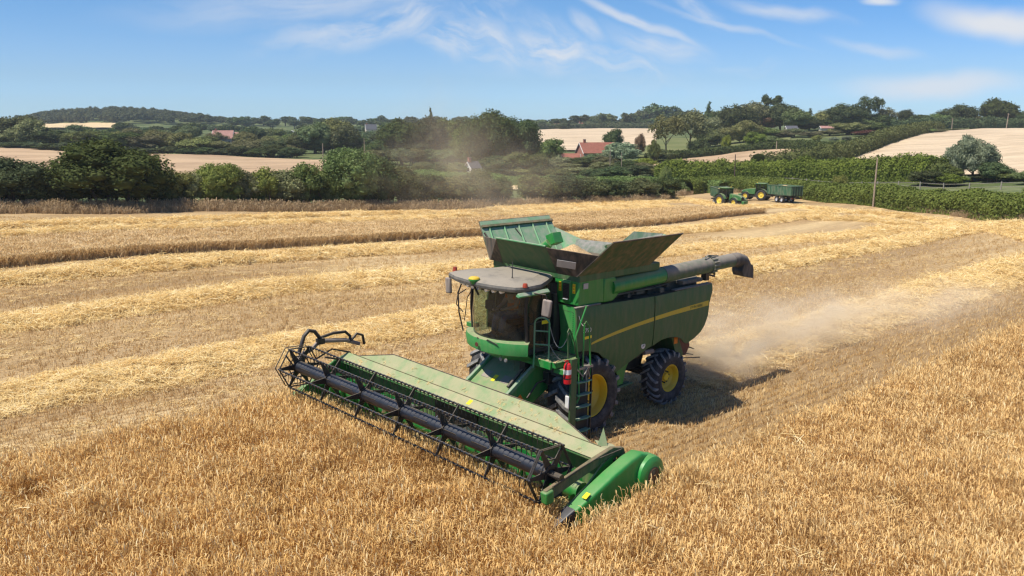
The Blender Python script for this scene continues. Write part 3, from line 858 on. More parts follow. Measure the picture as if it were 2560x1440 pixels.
for (u0, u1, sp, sc) in ((5, 21, 0.150, 1.0), (21, 32, 0.19, 1.12), (32, 60, 0.27, 1.3)):
    x, y, u, px = frustum_pts(u0, u1, sp, rs)
    k = in_crop(x, y) & ~((x < 5.25) & (x > 2.0) & (np.abs(y-5.3) < 0.42)); x, y = x[k], y[k]
    hmod = 0.80+0.36*fbm(x*0.35, y*0.35, 21)+0.55*(fbm(x*1.5, y*1.5, 31)-0.5)
    thin = rs.rand(len(x)) < (1.0-0.45*(fbm(x*0.9, y*0.9, 41) < 0.36))
    x, y, hmod = x[thin], y[thin], hmod[thin]
    leanx = (fbm(x*0.22, y*0.22, 51)-0.5)*0.9; leany = (fbm(x*0.22, y*0.22, 61)-0.5)*0.9
    lod = fbm(x*0.55, y*0.55, 77) > 0.735                     # lodged patches
    leanx = np.where(lod, 0.9, leanx); hmod = np.where(lod, hmod*0.85, hmod)
    P_.append(np.stack([x, y, hfun(x, y)], -1)); R_.append(np.stack([leanx+rs.normal(0, 0.10, len(x)), leany+rs.normal(0, 0.10, len(x)), rs.rand(len(x))*6.28], -1))
    S_.append(np.stack([np.full(len(x), sc), np.full(len(x), sc), hmod], -1))
scatter('standing_barley', np.vstack(P_), np.vstack(R_), np.vstack(S_), crop_c, 'ripe golden barley still standing in front of the harvester')

# fallen and bent straws caught on top of the standing crop, in loose patches
x, y, u, px = frustum_pts(9, 40, 0.55, rs)
k = in_crop(x, y) & (rs.rand(len(x)) < 0.04+0.85*sstep(fbm(x*0.55, y*0.55, 77), 0.60, 0.74)) & ~((x < 5.6) & (x > 2.0) & (y < 6.0)); x, y = x[k], y[k]
s = rs.uniform(0.6, 1.15, len(x))
scatter('bent_straws', np.stack([x, y, hfun(x, y)+rs.uniform(0.42, 0.62, len(x))], -1), np.stack([rs.normal(0, .25, len(x)), rs.normal(0, .25, len(x)), rs.rand(len(x))*6.28], -1), np.stack([s, s, s*0.8], -1), straw_c, 'pale bent straws lying over the standing barley')

# swaths of straw left behind by each pass
def swath(path, half, height, step, seed, name='straw_swath'):
    pts = []; 
    path = [np.array(p, float) for p in path]
    for a, b in zip(path[:-1], path[1:]):
        n = max(1, int(np.linalg.norm(b-a)/step))
        for i in range(n): pts.append(a+(b-a)*i/n)
    pts.append(path[-1]); pts = np.array(pts)
    if len(path) > 2:
        for _ in range(12): pts[1:-1] = (pts[:-2]+pts[2:]+2*pts[1:-1])/4
    d = np.gradient(pts, axis=0); d /= np.linalg.norm(d, axis=1)[:, None]; nrm = np.stack([-d[:, 1], d[:, 0]], -1)
    k = 21; t = np.linspace(-1, 1, k)
    s = np.arange(len(pts))*step
    hw = half*(0.82+0.42*fbm(s*0.35, s*0+seed, seed))
    cx = pts[:, 0:1]+nrm[:, 0:1]*t[None]*hw[:, None]; cy = pts[:, 1:2]+nrm[:, 1:2]*t[None]*hw[:, None]
    prof = np.cos(t*np.pi/2)**0.75
    z = hfun(cx, cy)+prof[None]*height*(0.35+1.0*fbm(cx*1.1, cy*1.1, seed+2, 4))+(fbm(cx*5, cy*5, seed+5, 2)-0.5)*0.16*np.clip(prof*2, 0, 1)[None]-0.05
    z[:, 0] -= 0.08; z[:, -1] -= 0.08
    z += (fbm(cx*0.5, cy*0.5, 3)-0.5)*0.10
    n = len(pts); idx = np.arange(n*k).reshape(n, k)
    f = np.stack([idx[:-1, :-1], idx[1:, :-1], idx[1:, 1:], idx[:-1, 1:]], -1).reshape(-1, 4)
    o = bpy.data.objects.new(name, mesh_np(name, np.stack([cx, cy, z], -1).reshape(-1, 3), f, M['mound'], smooth=True))
    link(o); tag(o, 'pale straw lying in a long row on the stubble', None, 'straw rows on the harvested field', 'stuff')
    return cx, cy, z
def wob(a, b, y, n=24, amp=0.35, seed=0):
    xs = np.linspace(a, b, n); return [(x, y+(float(fbm(np.array([x*0.05]), np.array([y*1.0]), seed)[0])-0.5)*2*amp*2) for x in xs]
SW = []
SW.append(swath(wob(-5.8, -66, -0.3, seed=1), 1.9, 0.28, 0.22, 1))
SW.append(swath(wob(34, -72, -11.7, seed=2), 1.95, 0.30, 0.25, 2))
SW.append(swath(wob(30, -76, -23.1, seed=3), 2.0, 0.30, 0.3, 3))
SW.append(swath(wob(26, -82, -34.6, seed=4), 1.9, 0.34, 0.35, 4))
SW.append(swath(wob(20, -84, -57.0, seed=5), 1.5, 0.30, 0.5, 5))
SW.append(swath(wob(20, -90, -64.0, seed=6), 1.5, 0.30, 0.5, 6))
def gp(*pr): return [tuple(ground_at(*q)[:2]) for q in pr]
SW.append(swath(gp((1700, 498), (1830, 520), (1990, 519), (2150, 534), (2350, 557), (2620, 590)), 1.5, 0.3, 0.6, 7))
SW.append(swath(gp((2010, 548), (2120, 549), (2220, 556), (2360, 575), (2620, 612)), 1.5, 0.3, 0.5, 8))
SW.append(swath(gp((1240, 525), (1500, 512), (1700, 506)), 1.5, 0.3, 0.6, 9))

P_, R_, S_ = [], [], []
for cx, cy, z in SW:
    n, k = cx.shape
    for i in range(0, n-1):
        pass
    step = np.hypot(cx[1, 10]-cx[0, 10], cy[1, 10]-cy[0, 10])
    area = step*np.hypot(cx[:, -1]-cx[:, 0], cy[:, -1]-cy[:, 0])
    u, v = uv_of(cx[:, 10], cy[:, 10]); px = 1280+v/np.maximum(u, 1)*FPX/1.0157
    dens = np.where((u < 6) | (px < -300) | (px > 2900), 0, np.clip(430/np.maximum(u, 12), 2.2, 16))
    cnt = rs.poisson(area*dens)
    ii = np.repeat(np.arange(n), cnt); jj = rs.uniform(1, k-2, len(ii)); ii = np.clip(ii+rs.uniform(-.5, .5, len(ii)), 0, n-1.01)
    a = ii.astype(int); b = jj.astype(int); fa = ii-a; fb = jj-b
    def bl(q): return (q[a, b]*(1-fa)*(1-fb)+q[a+1, b]*fa*(1-fb)+q[a, b+1]*(1-fa)*fb+q[a+1, b+1]*fa*fb)
    x, y, zz = bl(cx), bl(cy), bl(z)
    P_.append(np.stack([x, y, zz], -1)); R_.append(np.stack([rs.normal(0, .18, len(x)), rs.normal(0, .18, len(x)), rs.rand(len(x))*6.28], -1))
    uu = uv_of(x, y)[0]; s = rs.uniform(0.8, 1.25, len(x))*np.clip(uu/30, 0.95, 1.7)
    S_.append(np.stack([s, s, s*0.9], -1))
scatter('loose_straw', np.vstack(P_), np.vstack(R_), np.vstack(S_), straw_c, 'loose pale straw on top of the swaths')

# stubble
P_, R_, S_ = [], [], []
for (u0, u1, sp, sc) in ((9, 26, 0.20, 1.0), (26, 48, 0.31, 1.2), (48, 80, 0.55, 1.5)):
    x, y, u, px = frustum_pts(u0, u1, sp, rs, 250)
    y = np.round(y/0.30)*0.30+rs.normal(0, 0.020, len(y))
    k = ~in_crop(x, y) & ~in_strip(x, y) & (u < edge_u(px)-1); x, y = x[k], y[k]
    keep = rs.rand(len(x)) < 0.75+0.5*fbm(x*0.5, y*0.5, 71); x, y = x[keep], y[keep]
    P_.append(np.stack([x, y, hfun(x, y)+(fbm(x*0.5, y*0.5, 3)-0.5)*0.10], -1))
    R_.append(np.stack([rs.normal(0, .2, len(x)), rs.normal(0, .2, len(x)), rs.normal(0, .25, len(x))+np.pi*(rs.rand(len(x)) > .5)], -1))
    hm = 0.55+0.9*fbm(x*0.13, y*0.45, 81)
    S_.append(np.stack([np.full(len(x), sc), np.full(len(x), sc), hm*rs.uniform(.8, 1.2, len(x))], -1))
scatter('stubble', np.vstack(P_), np.vstack(R_), np.vstack(S_), stub_c, 'short cut stubble in drill rows')

# chaff and broken straw thrown thinly over the stubble
P_, R_, S_ = [], [], []
x, y, u, px = frustum_pts(9, 55, 0.75, rs, 250)
k = ~in_crop(x, y) & ~in_strip(x, y) & (rs.rand(len(x)) < sstep(fbm(x*0.05, y*0.33, 88), 0.42, 0.62)*0.8+0.05) & ~((y > 1.8) & (y < 5.6)); x, y = x[k], y[k]
s = rs.uniform(0.6, 1.1, len(x))
scatter('scattered_chaff', np.stack([x, y, hfun(x, y)+0.02], -1), np.stack([x*0, x*0, rs.rand(len(x))*6.28], -1), np.stack([s*1.2, s*1.2, s*0.35], -1), straw_c, 'thin scatter of straw bits between the swaths')

# the strip of crop left standing farther off
def standing_strip():
    y = np.concatenate([[-40.1, -40.15], np.arange(-40.4, -51.4, -0.5), [-51.6, -51.65]]); t = np.arange(0, 1.0001, 1/420)
    T, Y = np.meshgrid(t, y, indexing='ij')
    X = 28+(strip_end(Y)-28)*T
    jag = (fbm(X*0.9, T*0+3, 14)-0.5)*0.8
    Y = Y+jag*np.where(np.abs(Y+45.8) > 5.3, 1, 0)
    Z = hfun(X, Y)+0.42+0.22*(fbm(X*1.2, Y*1.2, 15)-0.5)+0.12*(fbm(X*4, Y*4, 16)-0.5)
    Z[:, 0] = hfun(X[:, 0], Y[:, 0])-0.1; Z[:, -1] = hfun(X[:, -1], Y[:, -1])-0.1
    Z[-1] = hfun(X[-1], Y[-1])-0.1; Z[0] = hfun(X[0], Y[0])-0.1
    n, k = X.shape; idx = np.arange(n*k).reshape(n, k)
    f = np.stack([idx[:-1, :-1], idx[1:, :-1], idx[1:, 1:], idx[:-1, 1:]], -1).reshape(-1, 4)
    o = bpy.data.objects.new('uncut_barley_strip', mesh_np('uncut_barley_strip', np.stack([X, Y, Z], -1).reshape(-1, 3), f, M['standing'], smooth=True))
    link(o); tag(o, 'long strip of barley left standing across the cut field', None, None, 'stuff')
    xs = rs.uniform(-81, 27, 13000); ys = np.where(rs.rand(13000) < 0.42, rs.uniform(-40.7, -40.0, 13000), rs.uniform(-51.4, -40.2, 13000))
    kk = xs > strip_end(ys)+0.2; xs, ys = xs[kk], ys[kk]
    ys = ys+(fbm(xs*0.9, xs*0+3, 14)-0.5)*0.8*(ys > -40.8)
    s = rs.uniform(1.1, 1.5, len(xs))
    scatter('uncut_barley_ears', np.stack([xs, ys, hfun(xs, ys)-0.02], -1), np.stack([rs.normal(0, .12, len(xs)), rs.normal(0, .12, len(xs)), rs.rand(len(xs))*6.28], -1),
            np.stack([s*1.5, s*1.5, rs.uniform(0.85, 1.15, len(xs))], -1), pale_c, 'ears and stalks of the strip left standing')
standing_strip()

# long dry grass along the field edges
gx, gy, gs = [], [], []
for _ in range(9500):
    px = rs.uniform(-250, 2850); e = float(edge_u(px)); w = 3.2 if px < 1700 else 2.0
    q = rs.uniform(0, 1)
    uu = e+0.6-w*q*rs.uniform(0.4, 1)-(0.8 if px < 1700 else 0.0)
    x, y = world_xy(px, uu); gx.append(float(x)); gy.append(float(y)); gs.append(rs.uniform(0.55, 1.25)*(1.0 if px < 1700 else 0.75)*(1.1-0.5*q))
gx, gy, gs = map(np.array, (gx, gy, gs))
scatter('dry_grass_margin', np.stack([gx, gy, hfun(gx, gy)], -1), np.stack([gx*0, gx*0, rs.rand(len(gx))*6.28], -1), np.stack([gs*1.5, gs*1.5, gs], -1), grass_c, 'tall brown dry grass along the foot of the hedges')

# ================================================================ the combine harvester
TILT = -0.028
def make_tyre_mb(Rr, w, rim, nl, lugw, lugh, seed=0):
    t = MB()
    h = w/2; b = Rr-lugh
    prof = [(rim, -h*0.70), (rim+0.02, -h*0.86), (rim+(b-rim)*0.35, -h*0.99), (rim+(b-rim)*0.7, -h*0.98), (b-0.05, -h*0.88), (b-0.01, -h*0.66), (b, -h*0.3),
            (b, h*0.3), (b-0.01, h*0.66), (b-0.05, h*0.88), (rim+(b-rim)*0.7, h*0.98), (rim+(b-rim)*0.35, h*0.99), (rim+0.02, h*0.86), (rim, h*0.70)]
    t.lathe(prof, (0, 0, 0), 'y', 56, 0, True, closed=True)
    for s in (-1, 1):
        for i in range(nl):
            a0 = 2*math.pi*(i+(0.5 if s > 0 else 0))/nl
            V = []
            ys = [(-0.02, 0.0), (0.25, 0.08), (0.55, 0.17), (0.80, 0.235), (0.97, 0.265), (1.0, 0.275)]
            rad = [b-0.02, b-0.02, b-0.025, b-0.05, b-0.07, b-0.12]
            top = [Rr, Rr, Rr-0.004, Rr-0.018, Rr-0.045, b-0.10]
            for (yy, da), r0, r1 in zip(ys, rad, top):
                a = a0-da*1.0
                hw = lugw/2/Rr
                for (r_, aa) in ((r0, a-hw*1.25), (r1, a-hw), (r1, a+hw), (r0, a+hw*1.25)):
                    V.append((r_*math.cos(aa), s*yy*h*1.005, r_*math.sin(aa)))
            F = []
            for k in range(5):
                for j in range(3):
                    F.append((k*4+j, k*4+j+1, (k+1)*4+j+1, (k+1)*4+j))
            F.append((0, 1, 2, 3)); F.append((20, 21, 22, 23))
            t.add(V, F, 1, False)
    return t
def make_rim_mb(rim, w, s, dish, nb, bolt_r):
    """rim dish that faces s*y"""
    h = w/2*0.72; t = MB()
    prof = [(rim+0.01, s*h), (rim+0.02, s*(h+0.02)), (rim-0.015, s*(h+0.02)), (rim-0.05, s*(h-0.05)), (rim-0.06, s*(h-dish*0.6)), (rim-0.11, s*(h-dish*0.8)),
            (rim*0.62, s*(h-dish)), (rim*0.55, s*(h-dish*0.86)), (rim*0.30, s*(h-dish*0.80)), (rim*0.27, s*(h-dish*0.45)), (0.0001, s*(h-dish*0.42))]
    t.lathe(prof, (0, 0, 0), 'y', 40, 0, True)
    t.lathe([(rim, -s*h), (rim-0.04, -s*(h-0.06)), (rim*0.5, 0), (0.001, 0)], (0, 0, 0), 'y', 32, 0, True)
    for i in range(nb):
        a = 2*math.pi*i/nb
        c = (bolt_r*math.cos(a), s*(h-dish*0.84), bolt_r*math.sin(a))
        t.lathe([(0.0001, 0.055*s), (0.022, 0.05*s), (0.024, -0.01*s)], c, 'y', 6, 1, False)
    return t
def wheel(parent, c, Rr, w, rim, s, nl, lugw, lugh, dish, nb, name='wheel', rimmat=None, spin=0.0, hole=False):
    e = bpy.data.objects.new(name, None); link(e, parent); e.location = c; e.rotation_euler = (0, spin, 0)
    make_tyre_mb(Rr, w, rim, nl, lugw, lugh).build('tyre', [M['tyre'], M['tread']], e, fix=True)
    r = make_rim_mb(rim, w, s, dish, nb, rim*0.43).build('rim', [rimmat or M['yellow'], M['dark']], e)
    return e

comb = thing('combine_harvester', 'large dusty green combine harvester with a wide cutting header working into the barley', 'combine harvester', (0, -0.05, -TILT*1.7))
comb.rotation_euler = (TILT, 0, 0)
LX = lambda pts, x, a: float(np.interp(a, [p[0] for p in pts], [p[1] for p in pts]))

def curved_panel(name, s, xs, topf, botf, mat, yb=1.66, th=0.045, rows=9):
    """outer side shield: a sheet that curves inwards towards its bottom and top edge"""
    mb = MB(); O = []; I = []
    for x in xs:
        zt, zb = topf(x), botf(x); ro = []; ri = []
        for j in range(rows):
            z = zb+(zt-zb)*j/(rows-1)
            y = yb-0.16*max(0, (2.35-z)/1.2)**1.6-0.05*max(0, (z-3.0)/0.4)**2-0.02*max(0.0, (-x-4.2))
            ro.append((x, s*y, z)); ri.append((x, s*(y-th), z))
        O.append(ro); I.append(ri)
    mb.grid(O, 0); mb.grid(I, 0)
    n = len(xs)
    for A, B in ((0, 0), (n-1, n-1)):
        mb.grid([O[A], I[A]], 0)
    mb.grid([[O[i][0] for i in range(n)], [I[i][0] for i in range(n)]], 0)
    mb.grid([[O[i][-1] for i in range(n)], [I[i][-1] for i in range(n)]], 0)
    return mb.build(name, mat, comb, sharp=30)
def panel_y(x, z, yb=1.66):
    return yb-0.16*max(0, (2.35-z)/1.2)**1.6-0.05*max(0, (z-3.0)/0.4)**2-0.02*max(0.0, (-x-4.2))
F_TOP = [(-5.2, 3.32), (-2.45, 3.29), (0.72, 3.385)]
F_BOT = [(-2.42, 1.92), (-2.23, 1.88), (-1.7, 1.68), (-1.22, 1.50), (-0.92, 1.38), (-0.84, 1.43), (-0.72, 1.62), (-0.5, 1.88), (-0.18, 2.12), (0.2, 2.24), (0.69, 2.30)]
R_BOT = [(-5.14, 3.10), (-5.08, 2.95), (-5.02, 2.78), (-4.98, 2.40), (-4.85, 2.12), (-4.70, 1.95), (-4.40, 1.80), (-4.06, 1.70), (-3.92, 1.76), (-3.74, 1.90), (-3.5, 2.00), (-3.14, 2.04), (-2.8, 2.02), (-2.5, 1.93), (-2.40, 1.90)]
fx = sorted({round(x, 3) for x in list(np.linspace(-2.40, 0.69, 22))+[p[0] for p in F_BOT if p[0] > -2.40]})
rx = sorted({round(x, 3) for x in list(np.linspace(-5.14, -2.44, 22))+[p[0] for p in R_BOT if p[0] < -2.44]})
side_fronts = []
for s in (1, -1):
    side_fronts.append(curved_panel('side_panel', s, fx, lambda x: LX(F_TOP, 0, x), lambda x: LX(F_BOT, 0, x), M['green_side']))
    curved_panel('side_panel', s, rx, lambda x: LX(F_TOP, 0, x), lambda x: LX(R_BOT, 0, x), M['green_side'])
# yellow stripe following the shield, widening to the rear
ST = [(0.12, 2.435, 2.385), (-0.18, 2.50, 2.43), (-0.8, 2.585, 2.50), (-1.6, 2.67, 2.575), (-2.40, 2.735, 2.625)]
ST2 = [(-2.46, 2.74, 2.63), (-3.2, 2.785, 2.665), (-4.0, 2.82, 2.685), (-4.96, 2.85, 2.70)]
for s in (1, -1):
    for tab in (ST, ST2):
        mb = MB(); xs = np.linspace(tab[0][0], tab[-1][0], 14)
        T = [p[1] for p in tab][::-1]; B = [p[2] for p in tab][::-1]; X = [p[0] for p in tab][::-1]
        rows = []
        for x in xs:
            zt = float(np.interp(x, X, T)); zb = float(np.interp(x, X, B))
            rows.append([(x, s*(panel_y(x, z)+0.004), z) for z in (zb, (zb+zt)/2, zt)])
        mb.grid(rows); mb.build('yellow_stripe', M['stripe'], comb, fix=True)
def text(name, body, size, loc, rot, mat, parent, extr=0.002, align='CENTER'):
    c = bpy.data.curves.new(name, 'FONT'); c.body = body; c.size = size; c.extrude = extr; c.align_x = align; c.align_y = 'CENTER'
    c.resolution_u = 2
    o = bpy.data.objects.new(name, c); c.materials.append(mat)
    dg = bpy.context.evaluated_depsgraph_get()
    COL.objects.link(o); dg.update()
    me = bpy.data.meshes.new_from_object(o.evaluated_get(bpy.context.evaluated_depsgraph_get()))
    bpy.data.objects.remove(o)
    if not me.materials: me.materials.append(mat)
    q = bpy.data.objects.new(name, me); link(q, parent); q.location = loc; q.rotation_euler = rot
    return q
# seen from the machine's left (+y) the text runs towards the rear (-x)
text('lettering', 'JOHN DEERE', 0.105, (-4.35, panel_y(-4.35, 2.76)+0.008, 2.757), (R(90), R(1.2), R(180)), M['ink'], comb)
text('lettering', 'S790', 0.16, (0.30, panel_y(0.3, 2.75)+0.006, 2.78), (R(90), 0, R(180)), M['white'], comb)
mb = MB(); mb.box((0.26, 1.668, 2.60), (0.26, 0.006, 0.07)); mb.build('small_label', M['label_yellow'], comb)
mb = MB(); mb.lathe([(0.001, 0.006), (0.085, 0.006), (0.085, 0)], (-2.02, panel_y(-2.02, 1.99)-0.002, 1.99), 'y', 20); mb.build('speed_sticker', M['white'], comb)
text('lettering', '20', 0.09, (-2.02, panel_y(-2.02, 1.99)+0.010, 1.99), (R(90), 0, R(180)), M['dark'], comb)
# light top trim of the shields
mb = MB()
for s in (1, -1):
    mb.box((0.25, s*1.60, 3.395), (0.92, 0.10, 0.035))
    mb.box((-4.20, s*1.56, 3.335), (1.75, 0.16, 0.035))
mb.each('shield_trim', M['roof'], comb, bevel=0.01)

# inner body
mb = MB()
mb.prism([(0.45, 3.32), (-4.95, 3.22), (-4.85, 2.25), (-4.3, 1.85), (-2.6, 2.05), (-2.0, 1.65), (-0.9, 1.55), (-0.75, 2.05), (0.45, 2.2)], -1.52, 1.52)
mb.build('inner_body', M['dark'], comb, bevel=0.02)
mb = MB()
mb.prism([(-0.95, 2.0), (-0.95, 1.02), (-1.05, 0.92), (-1.55, 0.95), (-1.65, 1.35), (-1.9, 1.75)], -1.38, 1.38)
mb.build('lower_frame', M['green'], comb, bevel=0.02)
mb = MB(); mb.prism([(-1.65, 1.9), (-1.65, 0.95), (-3.1, 1.05), (-3.4, 1.9)], -0.75, 0.75); mb.build('cleaning_shoe', M['dark'], comb, bevel=0.02)
mb = MB(); mb.tube([(-0.85, 1.45, 0.90), (-1.9, 1.40, 0.92)], 0.035, 8); mb.box((-1.35, 1.30, 0.93), (1.0, 0.1, 0.05)); mb.build('lower_rail', M['green_side'], comb)
mb = MB(); mb.box((-0.0, 0, 1.02), (0.42, 2.0, 0.40)); mb.box((0.1, 0, 1.45), (1.0, 1.7, 0.6)); mb.build('front_axle', M['dark'], comb, bevel=0.02)
mb = MB(); mb.box((-3.42, 0, 0.82), (0.28, 2.5, 0.24)); mb.box((-3.42, 0, 1.1), (0.4, 0.7, 0.5)); mb.tube([(-3.2, -1.1, 0.85), (-3.2, 1.1, 0.85)], 0.04); mb.build('rear_axle', M['dark'], comb, bevel=0.02)
mb = MB(); mb.tube([(-2.55, 1.25, 1.62), (-2.95, 1.25, 1.60)], 0.07, 12); mb.build('air_tank', M['mirror_back'], comb)
# rear: hood end, chopper, spreader
mb = MB(); mb.prism([(-4.95, 3.22), (-5.10, 3.15), (-5.0, 2.5), (-4.7, 1.95), (-4.6, 1.95), (-4.8, 3.22)], -1.50, 1.50); mb.build('rear_hood', M['green_side'], comb, bevel=0.02)
mb = MB(); mb.prism([(-3.62, 1.95), (-3.95, 1.95), (-4.28, 1.30), (-4.15, 1.15), (-3.95, 1.30)], -1.30, 1.36); mb.build('chopper_side', M['green_side'], comb, bevel=0.01)
mb = MB(); mb.box((-3.86, 1.368, 1.78), (0.17, 0.012, 0.20)); mb.build('rear_reflector', M['amber'], comb, bevel=0.005)
mb = MB(); mb.prism([(-3.95, 1.95), (-4.62, 1.85), (-4.72, 1.45), (-4.55, 1.2), (-4.2, 1.25)], -1.18, 1.26); mb.build('straw_chopper', M['dark_red'], comb, bevel=0.02)
mb = MB()
for i in range(9):
    y = -1.0+0.25*i
    mb.prism([(-4.5, 1.5), (-4.95, 1.30), (-4.95, 1.18), (-4.45, 1.3)], y, y+0.012)
mb.prism([(-4.4, 1.56), (-4.98, 1.32), (-4.98, 1.30), (-4.4, 1.53)], -1.15, 1.25)
mb.each('spreader_board', M['dark'], comb)
mb = MB(); mb.tube([(-4.4, 1.3, 1.15), (-5.03, 1.42, 1.08)], 0.015, 6); mb.tube([(-4.3, 1.34, 1.32), (-4.7, 1.40, 1.22)], 0.012, 6); mb.each('marker_rod', M['black'], comb)

# wheels
wheel(comb, (0, 1.33, 1.02), 1.03, 0.88, 0.56, 1, 17, 0.10, 0.070, 0.30, 10, spin=0.1)
wheel(comb, (0, -1.72, 0.96), 1.03, 0.88, 0.56, -1, 17, 0.10, 0.070, 0.30, 10, spin=0.3)
wheel(comb, (-3.42, 1.33, 0.79), 0.79, 0.58, 0.385, 1, 19, 0.06, 0.045, 0.22, 10, spin=0.2)
wheel(comb, (-3.42, -1.33, 0.74), 0.79, 0.58, 0.385, -1, 19, 0.06, 0.045, 0.22, 10, spin=0.0)
# black arch over the front wheels
mb = MB()
for s in (1, -1):
    rows = []
    for i in range(13):
        a = R(-12+i*13.5)
        rows.append([(1.30*-math.cos(a)*0.86+0.02, s*y, 1.02+1.26*math.sin(a)) for y in (0.95, 1.56)])
    mb.grid(rows)
mb.each('wheel_arch', M['black'], comb, fix=False)

# tower beside the tank (front left) with its vent, and its twin
for s in (1, -1):
    mb = MB()
    v = [(0.545, .70, 4.10), (0.545, 1.575, 4.10), (0.545, 1.555, 3.40), (0.545, .85, 3.40), (-0.36, .70, 4.06), (-0.36, 1.575, 4.06), (-0.36, 1.60, 3.40), (-0.36, .85, 3.40)]
    mb.add([(a, s*b, c) for a, b, c in v], [(0, 1, 2, 3), (4, 7, 6, 5), (1, 5, 6, 2), (0, 3, 7, 4), (3, 2, 6, 7), (0, 4, 5, 1)])
    mb.build('tank_tower', M['green'], comb, bevel=0.035)
mb = MB()
mb.box((0.562, 1.17, 3.76), (0.03, 0.27, 0.52), m=0); mb.box((0.585, 1.17, 3.76), (0.035, 0.20, 0.43), m=1)
for i in range(9): mb.box((0.602, 1.17, 3.60+i*0.038), (0.012, 0.17, 0.014), m=1)
mb.box((0.60, 1.17, 3.965), (0.05, 0.29, 0.03), m=0); mb.box((0.60, 1.17, 3.545), (0.045, 0.16, 0.02), m=2)
mb.build('vent_grille', [M['green_top'], M['black'], M['lamp']], comb, bevel=0.006)
for y in (0.93, 1.40):
    mb = MB(); mb.box((0.551, y, 3.83), (0.008, 0.085, 0.24)); o = mb.build('warning_label', M['label_yellow'], comb)
    for k in range(3):
        mb = MB(); mb.box((0.558, y, 3.75+0.075*k), (0.006, 0.05, 0.035))
        mb.build('label_print', M['amber'], o)
mb = MB(); mb.box((0.33, 1.592, 3.90), (0.17, 0.012, 0.14)); mb.build('side_plate', M['paper'], comb, bevel=0.003)
# lower front panel between cab and side shield
mb = MB()
mb.prism([(0.84, 3.36), (1.46, 3.36), (1.50, 2.9), (1.44, 2.15), (0.86, 2.15), (0.95, 2.6), (0.90, 3.0)], 0.44, 0.50, plane='yz')
mb.build('front_corner_panel', M['green_top'], comb, bevel=0.012)
mb = MB()
def dash(pts, x, n):
    for a, b in zip(pts[:-1], pts[1:]):
        for i in range(n):
            t = (i+0.5)/n; mb.box((x, a[0]+(b[0]-a[0])*t, a[1]+(b[1]-a[1])*t), (0.006, max(0.012, abs(b[0]-a[0])/n*0.55), max(0.012, abs(b[1]-a[1])/n*0.55)))
dash([(0.95, 3.22), (1.36, 3.22)], 0.503, 9); dash([(1.36, 3.22), (1.36, 2.65)], 0.503, 11); dash([(1.36, 2.65), (1.30, 2.25)], 0.503, 7)
mb.build('panel_seam', M['dark'], comb, kind='stuff')
mb = MB(); mb.prism([(1.50, 3.38), (1.62, 3.38), (1.60, 2.3), (1.50, 2.25)], 0.40, 0.52, plane='yz'); mb.build('corner_post', M['ext'], comb, bevel=0.015)
mb = MB()
mb.box((0.2, 0, 3.0), (0.5, 2.9, 2.0)); mb.build('front_bulkhead', M['dark'], comb)
mb = MB(); mb.grid([[(0.47, 0.86, z), (0.62, 0.78, z), (0.80, 0.76, z)] for z in (2.2, 2.8, 3.4, 3.9)]); mb.build('cab_rear_corner', M['dark'], comb, fix=False)

# grain tank body
mb = MB()
mb.box((-1.05, 0, 4.10), (3.2, 3.16, 0.20)); mb.build('tank_rim', M['green_side'], comb, bevel=0.02)
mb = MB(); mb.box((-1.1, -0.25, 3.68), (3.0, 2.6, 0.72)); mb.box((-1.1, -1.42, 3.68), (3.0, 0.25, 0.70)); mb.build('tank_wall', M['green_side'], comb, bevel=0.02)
mb = MB(); mb.box((-1.05, 0, 4.215), (2.9, 2.86, 0.03)); mb.build('tank_opening', M['dark'], comb)
mb = MB()
mb.prism([(-0.36, 4.02), (-0.36, 3.38), (-0.75, 3.38), (-0.95, 3.52), (-1.05, 3.72), (-0.80, 4.02)], 1.15, 1.585); mb.build('auger_shroud', M['green'], comb, bevel=0.04)
# extensions: thin plates leaning outwards
def plate(name, P, th, mat, mat2=None, lip=None, n=None):
    P = [Vector(p) for p in P]
    nn = (P[1]-P[0]).cross(P[2]-P[0]).normalized()
    if n is not None and nn.dot(Vector(n)) < 0: nn = -nn
    mb = MB(); mb.slab(P, nn, th, 0, 1)
    return mb.build(name, [mat, mat2 or mat], comb, sharp=20, fix=False), nn
zb = 4.17
for s in (1, -1):
    P = [(0.66, s*1.58, zb), (0.34, s*2.42, 5.07), (-2.42, s*2.42, 5.07), (-2.20, s*1.58, zb)]
    if s < 0: P = P[::-1]
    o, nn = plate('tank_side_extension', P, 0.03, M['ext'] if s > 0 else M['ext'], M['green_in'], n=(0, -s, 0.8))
    mb = MB()
    A, B, C_, D = [Vector(q) for q in ((0.66, s*1.58, zb), (0.34, s*2.42, 5.07), (-2.42, s*2.42, 5.07), (-2.20, s*1.58, zb))]
    inn = Vector((0, -s*0.73, 0.68)); 
    for t in (0.10, 0.30, 0.50, 0.70, 0.90):
        p0 = A.lerp(D, t)+inn*0.05; p1 = A.lerp(D, t)*0.18+B.lerp(C_, t)*0.82+inn*0.05
        mb.tube([p0, p1], 0.028, 4, sm=False)
    p0 = (A*0.16+B*0.84)+inn*0.06; p1 = (D*0.16+C_*0.84)+inn*0.06
    mb.build('extension_rib', M['green_in'], o)
    mb = MB(); mb.tube([p0, p1], 0.05, 4, sm=False); mb.build('extension_beam', M['ext'], o)
    mb = MB(); mb.tube([B+Vector((0, 0, .012)), C_+Vector((0, 0, .012))], 0.022, 6); mb.tube([A, B], 0.014, 6); mb.build('extension_edge', M['ext_brown'], o)
